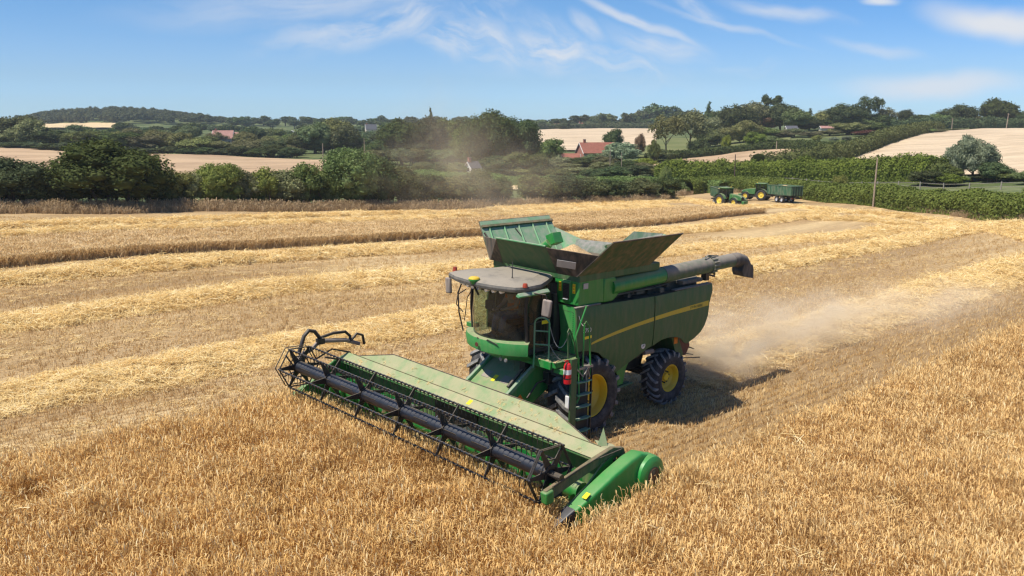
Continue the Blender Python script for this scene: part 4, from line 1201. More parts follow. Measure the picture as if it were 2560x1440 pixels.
# front: flap, and rubber corners
fp = [(0.70, -1.02, zb), (1.36, -0.60, 4.93), (1.36, 1.17, 4.93), (0.72, 0.97, zb)]
o, _ = plate('tank_front_extension', fp, 0.03, M['ext_front'], M['green_in'], n=(-1, 0, 0.8))
mb = MB(); mb.tube([Vector(fp[1])+Vector((0, 0, .01)), Vector(fp[2])+Vector((0, 0, .01))], 0.022, 6); mb.build('extension_edge', M['green_in'], o)
rp = [(-2.25, -1.2, zb), (-2.70, -1.5, 4.45), (-2.72, 0.1, 4.50), (-2.85, 0.5, 4.88), (-2.85, 1.5, 4.93), (-2.25, 1.2, zb)]
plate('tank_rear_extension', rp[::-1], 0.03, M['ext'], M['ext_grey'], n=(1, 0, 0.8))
o, _ = plate('rubber_corner', [(0.72, 0.98, zb), (1.35, 1.18, 4.90), (0.47, 2.10, 4.73), (0.665, 1.56, zb)], 0.015, M['ext_brown'], n=(-1, -1, 0.5))
mb = MB(); c = Vector((0.96, 1.50, 4.52)); ux = Vector((0.88, -0.92, 0.17)).normalized(); up = Vector((0.25, 0.30, 0.75)).normalized(); nn = ux.cross(up); nn = nn if nn.x > 0 else -nn
q = [c+ux*a*0.23+up*b*0.105+nn*0.035 for a, b in ((-1, -1), (-1, 1), (1, 1), (1, -1))]
mb.slab(q, nn, 0.012); mb.build('corner_plate', M['paper'], o, bevel=0.02, sharp=20)
plate('rubber_corner', [(0.70, -1.03, zb), (1.30, -0.66, 4.88), (0.47, -2.05, 4.73), (0.665, -1.56, zb)], 0.015, M['ext_brown'], n=(-1, 1, 0.5))
for s in (1, -1):
    plate('rubber_corner', [(-2.26, s*1.2, zb), (-2.84, s*1.5, 4.93 if s > 0 else 4.45), (-2.40, s*2.30, 4.95 if s > 0 else 4.8), (-2.20, s*1.57, zb)], 0.012, M['green_in'], n=(1, -s, 0.5))
# struts in the right front corner, filling auger and the grain heap
mb = MB()
mb.tube([(0.45, -1.50, 4.35), (0.55, -1.95, 4.85)], 0.03, 6); mb.tube([(0.45, -1.3, 4.3), (0.95, -1.0, 4.75)], 0.02, 6); mb.tube([(-1.0, -1.7, 4.3), (-0.8, -2.15, 4.85)], 0.02, 6)
mb.each('folding_strut', M['black'], comb)
mb = MB()
mb.tube([(-0.55, -1.25, 4.15), (-0.75, -0.75, 4.60)], 0.13, 12); mb.box((-0.95, -0.75, 4.70), (0.34, 0.28, 0.30), Matrix.Rotation(R(25), 3, 'X')); mb.box((-0.30, -0.85, 4.42), (0.75, 0.3, 0.08), Matrix.Rotation(R(-20), 3, 'Y'))
mb.tube([(0.15, -1.2, 4.3), (-0.1, -0.55, 4.55)], 0.06, 8)
mb.each('filling_auger', M['green'], comb, bevel=0.01)
def heap(name, c, rx, ry, h, mat, seed=1, parent=None, n=40):
    t = np.linspace(-1, 1, n); X, Y = np.meshgrid(t, t, indexing='ij'); r = np.hypot(X, Y)
    Z = np.clip(1-r, 0, 1)**1.1*h+(fbm(X*3+5, Y*3+5, seed)-0.5)*0.12*np.clip(1.2-r, 0, 1)+(fbm(X*14+5, Y*14+5, seed+3)-0.5)*0.05*np.clip(1.1-r, 0, 1)
    idx = np.arange(n*n).reshape(n, n); f = np.stack([idx[:-1, :-1], idx[1:, :-1], idx[1:, 1:], idx[:-1, 1:]], -1).reshape(-1, 4)
    o = bpy.data.objects.new(name, mesh_np(name, np.stack([c[0]+X*rx, c[1]+Y*ry, c[2]+Z], -1).reshape(-1, 3), f, mat, smooth=True)); link(o, parent); return o
heap('grain_heap', (-0.80, 0.1, 4.16), 0.95, 1.1, 0.52, M['grain'], 1, comb)

# unloading auger folded along the left side
mb = MB(); ay = 1.45
mb.tube([(-0.72, ay, 3.735), (-2.9, ay, 3.79)], 0.215, 28); mb.build('unloading_auger', M['green'], comb)
mb = MB(); mb.tube([(-2.9, ay, 3.79), (-5.25, ay, 3.845)], 0.225, 28); mb.build('unloading_auger', M['auger'], comb)
mb = MB(); mb.tube([(-5.25, ay, 3.845), (-6.35, ay, 3.86)], 0.20, 24); mb.build('unloading_auger', M['auger'], comb)
mb = MB()
mb.tube([(-5.12, ay, 3.84), (-5.32, ay, 3.845)], [0.245, 0.245], 28)
for i in range(16):
    a = 2*math.pi*i/16; mb.box((-5.22, ay+0.255*math.cos(a), 3.845+0.255*math.sin(a)), (0.26, 0.03, 0.03), Matrix.Rotation(-a, 3, 'X'))
mb.tube([(-4.8, ay+0.1, 4.06), (-5.0, ay+0.05, 4.15), (-5.3, ay, 4.10), (-5.6, ay, 4.07)], 0.018, 6)
mb.build('auger_flange', M['auger'], comb, bevel=0.004)
mb = MB(); mb.tube([(-6.3, ay, 3.86), (-6.62, ay, 3.85), (-6.92, ay, 3.76), (-7.08, ay, 3.60)], [0.205, 0.215, 0.215, 0.20], 24); mb.build('auger_elbow', M['spout'], comb)
mb = MB()
rows = [[(x, y, z) for (x, y, z) in ring] for ring in (
    [(-6.72, ay-0.20, 3.72), (-6.72, ay+0.20, 3.72), (-7.22, ay+0.20, 3.66), (-7.22, ay-0.20, 3.66)],
    [(-6.66, ay-0.19, 3.50), (-6.66, ay+0.19, 3.50), (-7.30, ay+0.19, 3.50), (-7.30, ay-0.19, 3.50)],
    [(-6.74, ay-0.18, 3.36), (-6.74, ay+0.18, 3.36), (-7.34, ay+0.18, 3.22), (-7.34, ay-0.18, 3.22)])]
mb.grid(rows, wrap=True, sm=False); mb.build('discharge_spout', M['spout'], comb, bevel=0.02, fix=True)
mb = MB()
mb.box((-5.0, ay, 3.52), (0.16, 0.18, 0.22)); mb.tube([(-4.9, ay-0.1, 3.62), (-5.35, ay+0.1, 3.50)], 0.03, 6); mb.tube([(-5.4, ay, 3.66), (-5.45, ay+0.02, 3.52)], 0.035, 8)
mb.each('auger_rest', M['black'], comb, bevel=0.01)
# engine deck
mb = MB()
mb.box((-3.75, -0.1, 3.36), (2.3, 2.7, 0.30)); mb.build('engine_deck', M['deck'], comb, bevel=0.02)
mb = MB(); mb.box((-4.35, 1.28, 3.46), (0.95, 0.42, 0.10)); mb.box((-4.5, 0.95, 3.50), (0.7, 0.5, 0.06)); mb.each('deck_cover', M['roof'], comb, bevel=0.015)
mb = MB(); mb.box((-2.95, 0.4, 3.75), (0.7, 0.5, 0.5)); mb.tube([(-3.4, 0.9, 3.5), (-3.4, 0.9, 3.9)], 0.10, 12); mb.box((-3.9, -0.5, 3.65), (0.9, 0.9, 0.35)); mb.each('engine_housing', M['deck'], comb, bevel=0.03)
mb = MB(); mb.lathe([(0.001, 0.16), (0.10, 0.15), (0.13, 0.08), (0.13, 0)], (-2.75, 1.0, 4.05), 'z', 14); mb.tube([(-2.75, 1.0, 3.8), (-2.75, 1.0, 4.08)], 0.05, 8); mb.build('air_intake_cap', M['green'], comb)
mb = MB(); rnd = random.Random(4)
for i in range(26):
    x = -0.9-2.6*rnd.random(); a = 0.8+0.7*rnd.random()
    mb.box((x, a, 3.40+0.05*rnd.random()), (0.08+0.3*rnd.random(), 0.05+0.15*rnd.random(), 0.05+0.10*rnd.random()))
for i in range(5):
    y = 1.0+0.11*i; mb.tube([(-0.9, y, 3.47), (-1.7, y+0.05*rnd.random(), 3.50), (-2.6, y, 3.46), (-3.6, y-0.1, 3.52)], 0.02, 6)
mb.build('pipework', M['deck'], comb, kind='stuff')
mb = MB()
mb.tube([(-3.0, -1.3, 3.5), (-3.0, -1.3, 4.1), (-4.6, -1.3, 4.05), (-4.6, -1.3, 3.5)], 0.02, 6); mb.tube([(-3.0, -1.3, 3.8), (-4.6, -1.3, 3.78)], 0.015, 6); mb.each('deck_rail', M['green'], comb)

# ---------------------------------------------------------------- cab
def cabring(z, g=0.0):
    """plan outline of the cab front, right pillar to left pillar, g = how far out"""
    pts = []
    k = (z-2.4)/1.45
    for t in np.linspace(-1, 1, 17):
        x = 2.16+0.10*(1-abs(k-0.5)*1.2)-0.50*abs(t)**2.3+g; y = t*(1.00+g*0.6)
        pts.append((x, y, z))
    return pts
mb = MB(); mb.grid([cabring(z) for z in np.linspace(2.40, 3.92, 9)]); mb.build('windscreen', M['glass'], comb, fix=False)
mb = MB(); mb.grid([[(1.76-0.86*t, 0.96, z) for t in np.linspace(0, 1, 5)] for z in (2.35, 3.2, 3.92)]); mb.build('door_glass', M['glass_dark'], comb, fix=False)
mb = MB(); mb.grid([[(1.76-1.0*t, -1.0, z) for t in np.linspace(0, 1, 5)] for z in (2.45, 3.2, 3.92)]); mb.build('side_glass', M['glass'], comb, fix=False)
for s in (1, -1):
    mb = MB()
    mb.tube([(1.72, s*1.0, 2.3), (1.80, s*1.0, 3.2), (1.78, s*1.0, 3.95)], 0.045, 8)
    mb.build('cab_pillar', M['black'], comb)
    mb = MB(); mb.tube([(1.0, s*0.93, 2.2), (0.98, s*0.90, 3.95)], 0.05, 8); mb.build('cab_pillar', M['black'], comb)
mb = MB(); mb.tube([(0.92, 0.98, 3.06), (1.76, 0.98, 3.0)], 0.015, 6); mb.tube([(1.25, 0.98, 2.4), (1.22, 0.98, 3.9)], 0.012, 6); mb.build('door_frame', M['black'], comb)
mb = MB(); mb.box((1.10, 0.99, 3.00), (0.26, 0.012, 0.09)); mb.build('door_label', M['label_yellow'], comb)
mb = MB(); mb.box((0.72, 0, 2.95), (0.10, 1.9, 1.4)); mb.build('cab_rear_wall', M['dark'], comb)
mb = MB(); mb.box((1.35, 0, 2.30), (1.2, 1.95, 0.12)); mb.build('cab_floor', M['dark'], comb, bevel=0.02)
# belt under the windscreen
mb = MB()
ring = [(2.60, -0.05), (2.56, 0.13), (2.44, 0.15), (2.26, 0.12), (2.20, 0.0)]
rows = []
for (z, g) in ring: rows.append(cabring(2.5, g)[:]); rows[-1] = [(x, y, z-0.0) for (x, y, _) in rows[-1]]
rows = [[(x, y*(1.06), z) for (x, y, z) in r] for r in rows]
mb.grid(rows); mb.build('cab_belt', M['green_top'], comb, fix=True, sharp=25)
mb = MB(); mb.lathe([(0.001, 0.012), (0.055, 0.012), (0.06, 0)], (2.405, -0.1, 2.42), 'x', 12); o = mb.build('brand_emblem', M['dark_red'], comb)
mb = MB(); mb.grid([[(x-0.02, y, z) for (x, y, z) in [(a, b, 2.24) for (a, b, _) in cabring(2.5, 0.05)]], [(a-0.35, b*0.9, 2.02) for (a, b, _) in cabring(2.5, 0.0)]]); mb.build('cab_underside', M['green'], comb, fix=False)
mb = MB()
for y in (0.50, 0.68): mb.lathe([(0.001, 0.03), (0.045, 0.03), (0.05, 0)], (2.13, y, 2.13), 'x', 10)
mb.each('lower_lamp', M['greysteel'], comb)
# roof
RF = [(2.62, -0.15), (2.64, 0.25), (2.55, 0.75), (2.36, 1.20), (2.10, 1.32), (1.55, 1.27), (1.10, 1.02), (0.62, 0.72), (0.45, 0.60), (0.40, -1.02), (1.15, -1.12), (1.55, -1.30), (2.10, -1.36), (2.34, -1.30), (2.54, -0.80)]
mb = MB(); k = len(RF)
def rring(sc, z): return [(1.5+(x-1.5)*sc, y*sc, z+0.02*(1 if 0 else 0)) for x, y in RF]
mb.grid([rring(0.93, 3.90), rring(0.985, 3.93), rring(1.0, 3.99), rring(0.985, 4.045), rring(0.93, 4.075), rring(0.72, 4.10), rring(0.70, 4.115), rring(0.3, 4.125)], wrap=True)
b0 = len(mb.v); mb.v.append((1.5, 0, 4.128)); mb.f += [(b0-k+i, b0-k+(i+1) % k, b0) for i in range(k)]; mb.m += [0]*k; mb.sm += [True]*k
mb.f.append(tuple(range(k))); mb.m.append(0); mb.sm.append(False)
mb.build('cab_roof', M['roof'], comb, sharp=30)
mb = MB()
for i, y in enumerate((-0.62, -0.40, -0.18, 0.02, 0.30, 0.5, 0.7, -0.85)):
    xx = 2.47-0.28*abs(y)**2
    mb.lathe([(0.0001, 0.05), (0.05, 0.045), (0.062, 0.0), (0.05, -0.06)], (xx, y, 3.875), 'x', 12)
mb.each('work_lamp', M['lamp'], comb)
mb = MB(); mb.grid([[(x+0.02, y, 3.95) for x, y, _ in cabring(3.9, 0.22)], [(x, y, 3.80) for x, y, _ in cabring(3.9, 0.15)]]); mb.build('lamp_bar', M['black'], comb, fix=False)
mb = MB(); mb.lathe([(0.001, 0.145), (0.08, 0.14), (0.125, 0.12), (0.14, 0.09)], (2.58, -0.02, 4.02), 'z', 24, 0); mb.lathe([(0.14, 0.09), (0.14, 0.05), (0.09, 0.0), (0.06, -0.05)], (2.58, -0.02, 4.02), 'z', 24, 1); mb.build('gps_dome', [M['yellow'], M['green']], comb)
mb = MB(); mb.tube([(2.62, 0.0, 4.0), (2.55, 0.0, 3.85), (2.45, 0.0, 3.7)], 0.03, 6); mb.build('dome_bracket', M['dark'], comb)
mb = MB(); mb.lathe([(0.06, 0), (0.03, 0.03), (0.012, 0.06), (0.008, 0.42), (0.001, 0.43)], (1.85, 0.55, 4.10), 'z', 10); mb.build('aerial', M['black'], comb)
for (x, y) in ((2.12, -1.30), (2.12, 1.28)):
    mb = MB(); mb.lathe([(0.001, 0.095 if y > 0 else 0.13), (0.05, 0.09 if y > 0 else 0.125), (0.06, 0.06), (0.065, 0.0)], (x, y, 4.04), 'z', 14); mb.build('beacon', M['beacon'], comb)
mb = MB(); mb.prism([(1.28, 3.93), (1.38, 3.85), (1.30, 3.80), (1.20, 3.84)], 1.35, 2.36, plane='yz'); mb.build('side_lamp_housing', M['green_in'], comb, bevel=0.02)
for (c, rot, arm) in (((1.72, 1.62, 3.54), 12, [(1.9, 1.3, 3.88), (1.75, 1.60, 3.86), (1.72, 1.62, 3.72)]), ((1.90, -1.82, 3.58), -14, [(2.1, -1.30, 3.95), (1.95, -1.72, 3.9), (1.90, -1.80, 3.75)])):
    mb = MB(); mb.box((0, 0, 0), (0.10, 0.24, 0.42), Matrix.Rotation(R(rot), 3, 'Z') @ Matrix.Rotation(R(-rot*0.5), 3, 'X'))
    o = mb.build('wing_mirror', M['mirror_back'], comb, bevel=0.035); o.location = c
    mb = MB(); mb.tube([tuple(Vector(p)-Vector(c)) for p in arm], 0.018, 6); mb.build('mirror_arm', M['black'], o)
mb = MB()   # hoses and rail up the right front pillar
mb.tube([(2.0, -1.12, 3.85), (2.08, -1.22, 3.5), (2.06, -1.20, 3.0), (1.98, -1.12, 2.5)], 0.02, 6); mb.tube([(1.95, -1.06, 3.6), (2.06, -1.25, 3.45), (2.10, -1.26, 3.2), (2.0, -1.1, 3.0)], 0.014, 6)
mb.each('grab_rail', M['black'], comb)
mb = MB(); mb.tube([(2.2, -0.45, 3.82), (2.28, -0.62, 3.5), (2.28, -0.72, 2.9)], 0.012, 6); mb.tube([(2.22, 0.0, 2.46), (2.36, 0.25, 2.60), (2.30, 0.55, 2.52)], 0.014, 6); mb.tube([(2.2, 0.02, 2.46), (2.36, -0.15, 2.58)], 0.014, 6); mb.each('wiper', M['black'], comb)
# inside the cab
mb = MB(); mb.box((1.32, 0.08, 2.92), (0.50, 0.52, 0.14)); mb.box((1.10, 0.08, 3.28), (0.14, 0.50, 0.72), Matrix.Rotation(R(-8), 3, 'Y')); mb.box((1.07, 0.08, 3.70), (0.10, 0.30, 0.20)); mb.box((1.1, 0.05, 2.58), (0.4, 0.4, 0.4)); mb.build('driver_seat', M['seat'], comb, bevel=0.04)
mb = MB(); mb.tube([(1.95, 0.05, 2.36), (1.72, 0.05, 3.0)], 0.05, 8)
ringp = [(1.70+0.07*math.cos(a)*-1, 0.05+0.19*math.sin(a), 3.03+0.17*math.cos(a)) for a in np.linspace(0, 2*math.pi, 20)[:-1]]
mb.tube(ringp, 0.014, 6, closed=True); mb.build('steering_wheel', M['seat'], comb)
mb = MB(); mb.box((1.35, -0.38, 2.95), (0.6, 0.18, 0.20)); mb.box((1.62, -0.50, 3.25), (0.06, 0.26, 0.24), Matrix.Rotation(R(20), 3, 'Z')); mb.box((1.05, 0.62, 2.75), (0.5, 0.4, 0.7)); mb.each('control_console', M['seat'], comb, bevel=0.02)
mb = MB(); mb.box((1.78, 0.80, 3.35), (0.05, 0.2, 0.26), Matrix.Rotation(R(-20), 3, 'Z')); mb.build('cab_screen', M['seat'], comb, bevel=0.01)

# ---------------------------------------------------------------- platform, rails, ladder
mb = MB(); mb.box((0.98, 1.20, 2.07), (0.86, 0.95, 0.15)); mb.box((1.43, 0.95, 2.05), (0.08, 1.2, 0.20)); mb.build('platform', M['green'], comb, bevel=0.012)
mb = MB(); rnd = random.Random(3)
for i in range(60):
    mb.box((0.75+0.75*rnd.random(), 0.85+0.8*rnd.random(), 2.152+0.01*rnd.random()), (0.08*rnd.random()+0.02, 0.06*rnd.random()+0.01, 0.012), Matrix.Rotation(rnd.random()*3, 3, 'Z'))
mb.build('platform_litter', M['grime'], comb, kind='stuff')
mb = MB()
A = Vector((1.55, 1.06, 2.15)); B = Vector((1.34, 1.36, 2.15)); zt = 3.18
arc = [A, Vector((A.x, A.y, zt-0.13))]
for t in np.linspace(0, math.pi, 9)[1:-1]:
    c = (A+B)/2; h = (A-B)/2; p = c+h*math.cos(t); arc.append(Vector((p.x, p.y, zt-0.13+0.15*math.sin(t))))
arc += [Vector((B.x, B.y, zt-0.13)), B]
mb.tube(arc, 0.022, 8)
for z in (2.52, 2.86): mb.tube([(A.x, A.y, z), (B.x, B.y, z)], 0.018, 6)
mb.tube([(A.x+.01, A.y, 2.15), (A.x+.01, A.y, 1.92)], 0.022, 6); mb.tube([(B.x+.01, B.y, 2.15), (B.x+.01, B.y, 1.92)], 0.022, 6)
mb.build('hoop_rail', M['green_in'], comb)
mb = MB(); mb.tube([(0.60, 1.88, 3.49), (0.95, 1.88, 2.78), (0.93, 1.90, 2.52), (0.86, 1.92, 2.05), (0.84, 1.95, 1.22), (0.92, 1.95, 1.10)], 0.022, 8); mb.build('handrail', M['green'], comb)
mb = MB(); mb.tube([(0.72, 1.93, 1.60), (0.71, 1.93, 3.07), (0.66, 1.93, 3.12), (0.53, 1.93, 2.97), (0.45, 1.93, 2.12), (0.36, 1.93, 1.22)], 0.020, 8); mb.build('handrail', M['green'], comb)
mb = MB(); mb.tube([(1.17, 1.85, 2.26), (1.22, 1.85, 2.92), (1.17, 1.85, 3.0), (1.11, 1.85, 2.93), (0.97, 1.85, 2.62), (0.84, 1.87, 2.05)], 0.018, 8); mb.build('handrail', M['green_side'], comb)
def sag(a, b, d, n=9): a = Vector(a); b = Vector(b); return [a.lerp(b, t)-Vector((0, 0, d*4*t*(1-t))) for t in np.linspace(0, 1, n)]
mb = MB(); mb.tube(sag((1.38, 1.42, 3.0), (1.15, 1.84, 2.9), 0.45), 0.009, 5); mb.tube(sag((1.38, 1.42, 2.55), (1.0, 1.84, 2.2), 0.2), 0.009, 5); mb.tube(sag((0.62, 1.66, 3.2), (0.62, 1.9, 3.0), 0.1), 0.008, 5); mb.each('safety_chain', M['greysteel'], comb)
lad = bpy.data.objects.new('ladder', None); link(lad, comb)
mb = MB(); mb.box((1.07, 1.95, 1.28), (0.22, 0.05, 1.95)); mb.box((1.07, 1.95, 0.42), (0.22, 0.052, 0.26), m=1); mb.build('stile', [M['green_side'], M['mirror_back']], lad, bevel=0.01)
mb = MB(); mb.box((0.41, 1.95, 0.98), (0.03, 0.06, 1.9)); mb.build('stile', M['black'], lad, bevel=0.005)
for z in (1.62, 1.29, 0.98, 0.67, 0.35):
    mb = MB(); mb.tube([(0.95, 1.98, z+0.02), (0.80, 2.03, z), (0.60, 2.03, z-0.01), (0.43, 1.98, z)], 0.013, 6); mb.box((0.69, 1.92, z-0.01), (0.50, 0.18, 0.02)); mb.build('rung', M['green_in'], lad)
mb = MB(); mb.box((0.68, 1.86, 0.98), (0.52, 0.02, 1.5)); mb.build('ladder_back', M['dark'], lad)
mb = MB(); mb.tube([(0.95, 1.9, 2.0), (0.75, 1.98, 1.75), (0.6, 1.98, 1.95), (0.5, 1.98, 1.7)], 0.02, 6); mb.box((0.6, 1.9, 1.95), (0.5, 0.1, 0.06)); mb.tube([(0.62, 1.97, 1.9), (0.62, 1.97, 1.35)], 0.02, 6); mb.each('ladder_latch', M['greysteel'], comb)
mb = MB(); mb.box((1.21, 1.90, 1.18), (0.03, 0.12, 0.30)); mb.build('grease_box', M['white'], comb, bevel=0.01)
mb = MB(); mb.prism([(0.7, 1.95), (1.3, 1.98), (1.3, 1.85), (0.7, 1.78)], 1.5, 1.9); mb.build('platform_bracket', M['green'], comb, bevel=0.01)
# feeder house
mb = MB()
mb.prism([(2.72, 0.84), (1.10, 1.88), (0.75, 1.88), (0.75, 1.15), (2.60, 0.22)], -0.80, 0.80); mb.build('feeder_house', M['green_top'], comb, bevel=0.025)
def on_feeder(x, y, dz=0): return Vector((x, y, 0.84+(2.72-x)*(1.04/1.62)+dz))
rotf = Matrix.Rotation(math.atan2(1.04, 1.62), 3, 'Y')
for (x, y) in ((1.75, -0.42), (1.75, 0.28)):
    mb = MB(); mb.box(on_feeder(x, y, 0.004), (0.24, 0.26, 0.012), rotf); mb.build('inspection_lid', M['greysteel'], comb, bevel=0.01)
mb = MB(); mb.box(on_feeder(1.80, -0.08, 0.006), (0.22, 0.12, 0.01), rotf); mb.build('warning_label', M['label_yellow'], comb)
for y in (-0.76, 0.76):
    mb = MB(); mb.box(on_feeder(1.95, y, 0.05), (1.7, 0.09, 0.11), rotf); mb.build('feeder_rail', M['green_in'], comb, bevel=0.015)
mb = MB(); mb.box((1.80, 0.815, 1.05), (0.26, 0.012, 0.22), rotf); mb.build('warning_label', M['amber'], comb)
mb = MB()
mb.tube([(1.05, 0.62, 1.65), (1.5, 0.60, 1.75), (2.0, 0.62, 1.40)], 0.045, 8); mb.box((1.35, 0.55, 1.78), (0.2, 0.2, 0.35)); mb.tube([(1.3, 0.6, 1.9), (1.7, 0.75, 1.55), (2.2, 0.8, 1.25)], 0.02, 6); mb.tube([(1.25, 0.5, 1.9), (1.6, 0.7, 1.4)], 0.03, 6)
mb.tube([(0.9, 1.0, 1.5), (1.3, 0.95, 1.45), (1.6, 0.9, 1.1)], 0.03, 6); mb.box((0.9, 1.0, 1.55), (0.3, 0.2, 0.3))
mb.each('hydraulic_hose', M['black'], comb, bevel=0.01)
mb = MB(); mb.box((1.62, 0.25, 2.02), (0.22, 0.36, 0.05)); mb.tube([(1.62, 0.40, 2.0), (1.7, 0.55, 1.75)], 0.02, 6); mb.build('lamp_bracket', M['green_side'], comb, bevel=0.01)
mb = MB(); mb.box((1.2, -1.15, 2.1), (0.3, 0.5, 0.05)); mb.tube([(1.3, -1.0, 2.1), (1.5, -1.5, 2.12)], 0.03, 6); mb.box((1.45, -1.35, 2.55), (0.2, 0.3, 0.12)); mb.each('right_step', M['green'], comb, bevel=0.01)

# ---------------------------------------------------------------- header
HW = 4.88
hood = bpy.data.objects.new('header', None); link(hood, comb)
mb = MB()
# rear sheet: main band (crease to front edge), back wall, floor trough
mb.grid([[(3.07, y, 1.315) for y in (-4.9, -4.3, 0, 4.3, 4.55, 4.9)], [(3.36, y, 1.15) for y in (-4.9, -4.3, 0, 4.3, 4.55, 4.9)]])
mb.build('header_top_sheet', M['green_hood'], hood, fix=False)
mb = MB()
mb.slab([(3.065, -4.30, 1.32), (3.065, 4.30, 1.32), (2.80, 3.02, 1.585), (2.80, -3.02, 1.585)], (-0.7, 0, -0.7), 0.02)
mb.build('header_extension', M['green_hood'], hood, sharp=20)
mb = MB(); mb.tube([(3.06, -4.32, 1.325), (2.80, -3.03, 1.595), (2.80, 3.03, 1.595), (3.06, 4.32, 1.325)], 0.012, 6); mb.build('extension_trim', M['ext_brown'], hood)
mb = MB(); mb.box((3.07, 0, 1.32), (0.02, 9.2, 0.014)); mb.build('sheet_seam', M['ext'], hood)
mb = MB()
mb.prism([(3.34, 1.135), (3.35, 1.09), (3.12, 1.06), (3.10, 0.75), (3.14, 0.32), (3.40, 0.18), (4.25, 0.10), (4.25, 0.07), (3.35, 0.12), (3.02, 0.25), (3.0, 1.25)], -4.9, 4.9)
mb.build('header_back', M['header_in'], hood)
mb = MB(); mb.box((2.92, 0, 1.10), (0.16, 9.2, 0.16)); mb.box((2.92, 0, 0.35), (0.16, 9.2, 0.18)); 
for y in (-4.5, -3.0, -1.5, 1.5, 3.0, 4.5): mb.box((2.92, y, 0.72), (0.12, 0.12, 0.75))
mb.each('header_beam', M['green'], hood, bevel=0.01)
mb = MB(); mb.box((4.30, 0, 0.13), (0.10, 9.8, 0.035))
for i in range(128): mb.prism([(4.32, 0.14), (4.45, 0.13), (4.32, 0.115)], -4.87+i*0.0762, -4.85+i*0.0762)
mb.build('cutter_bar', M['greysteel'], hood, kind='stuff')
mb = MB(); mb.box((3.18, 0.55, 1.255), (0.15, 0.12, 0.006), Matrix.Rotation(R(30), 3, 'Y')); mb.build('warning_label', M['label_yellow'], hood)
# feed auger
mb = MB(); mb.tube([(3.78, -4.75, 0.58), (3.78, 4.75, 0.58)], 0.19, 20); aug = mb.build('feed_auger', M['green'], hood)
def flight(y0, y1, hand, mat, name='auger_flight'):
    mb = MB(); n = int(abs(y1-y0)/0.5*20); a = []; b = []
    for i in range(n+1):
        t = i/20*2*math.pi*hand; y = y0+(y1-y0)*i/n
        a.append((3.78+0.18*math.cos(t), y, 0.58+0.18*math.sin(t))); b.append((3.78+0.34*math.cos(t), y, 0.58+0.34*math.sin(t)))
    mb.grid([a, b]); mb.grid([[(p[0], p[1]+0.02, p[2]) for p in a], [(p[0], p[1]+0.02, p[2]) for p in b]]); mb.grid([b, [(p[0], p[1]+0.02, p[2]) for p in b]])
    return mb.build(name, mat, aug, fix=False)
M['flight'] = paint('auger_flight_paint', (0.015, 0.36, 0.06), 0.1, 0.03, 0.3)
flight(-4.7, -1.75, 1, M['flight']); flight(4.7, 1.75, -1, M['flight']); flight(-1.75, -0.75, 1, M['steel']); flight(1.75, 0.75, -1, M['steel'])
mb = MB()
for i in range(22):
    y = -1.3+i*0.125; a = i*1.9; mb.tube([(3.78+0.18*math.cos(a), y, 0.58+0.18*math.sin(a)), (3.78+0.36*math.cos(a), y, 0.58+0.36*math.sin(a))], 0.012, 5)
mb.build('auger_fingers', M['steel'], aug, kind='stuff')
mb = MB(); mb.box((3.15, 0, 0.62), (0.02, 1.6, 0.75)); mb.build('feeder_mouth', M['black'], hood)
# reel
RC = Vector((4.70, 0, 1.225)); RR_ = 0.60
reel = bpy.data.objects.new('reel', None); link(reel, comb)
mb = MB(); mb.tube([RC+Vector((0, -4.72, 0)), RC+Vector((0, 4.72, 0))], 0.158, 24)
mb.build('reel_tube', M['reelblk'], reel)
mb = MB()
for s_ in range(10):
    y = -4.5+s_*1.0
    mb.box(RC+Vector((0.0, y, 0.160)), (0.035, 0.5, 0.012)); mb.box(RC+Vector((0.15, y+.3, 0.05)), (0.012, 0.5, 0.03))
mb.each('tube_strip', M['black'], reel)
PH = R(62)
SPY = [-4.74, -3.17, -1.59, 0.0, 1.59, 3.17, 4.74]
for y in SPY:
    mb = MB(); end = abs(y) > 4.7
    for k in range(6):
        a = PH+k*math.pi/3; d = Vector((math.cos(a), 0, math.sin(a))); q = Vector((-d.z, 0, d.x))
        c = RC+Vector((0, y, 0))
        P = [c+q*0.09+d*0.10, c-q*0.09+d*0.10, c-q*0.022+d*RR_, c+q*0.022+d*RR_]
        mb.slab([p-Vector((0, 0.012, 0)) for p in P], (0, 1, 0), 0.024)
    mb.lathe([(0.15, -0.035), (0.19, -0.03), (0.19, 0.03), (0.15, 0.035)], (RC.x, y, RC.z), 'y', 18)
    if end:
        for k in range(6):
            a = PH+k*math.pi/3; b = a+math.pi/3
            for rr, th in ((RR_, 0.020), (0.33, 0.016)):
                p = RC+Vector((rr*math.cos(a), y, rr*math.sin(a))); q = RC+Vector((rr*math.cos(b), y, rr*math.sin(b)))
                mb.tube([p, q], th, 5)
        mb.tube([RC+Vector((0.09+0.6*math.cos(PH+t), y+0.04*(1 if y > 0 else -1), 0.05+0.6*math.sin(PH+t))) for t in np.linspace(0, 2*math.pi, 7)[:-1]], 0.016, 5, closed=True)
    mb.build('reel_spider', M['black'], reel)
tine = MB()
for i in range(64):
    y = -4.65+i*0.1477
    tine.box((0.02, y, -0.085), (0.010, 0.012, 0.20)); tine.box((0.012, y, 0.0), (0.05, 0.045, 0.045))
tme = None
for k in range(6):
    a = PH+k*math.pi/3; c = RC+Vector((RR_*math.cos(a), 0, RR_*math.sin(a)))
    mb = MB(); mb.tube([(0, -4.78, 0), (0, 4.78, 0)], 0.021, 8); o = mb.build('reel_bat', M['reelblk'], reel); o.location = c
    if tme is None: t = tine.build('tines', M['black'], o, kind='stuff'); tme = t.data
    else:
        t = bpy.data.objects.new('tines', tme); link(t, o); t['kind'] = 'stuff'
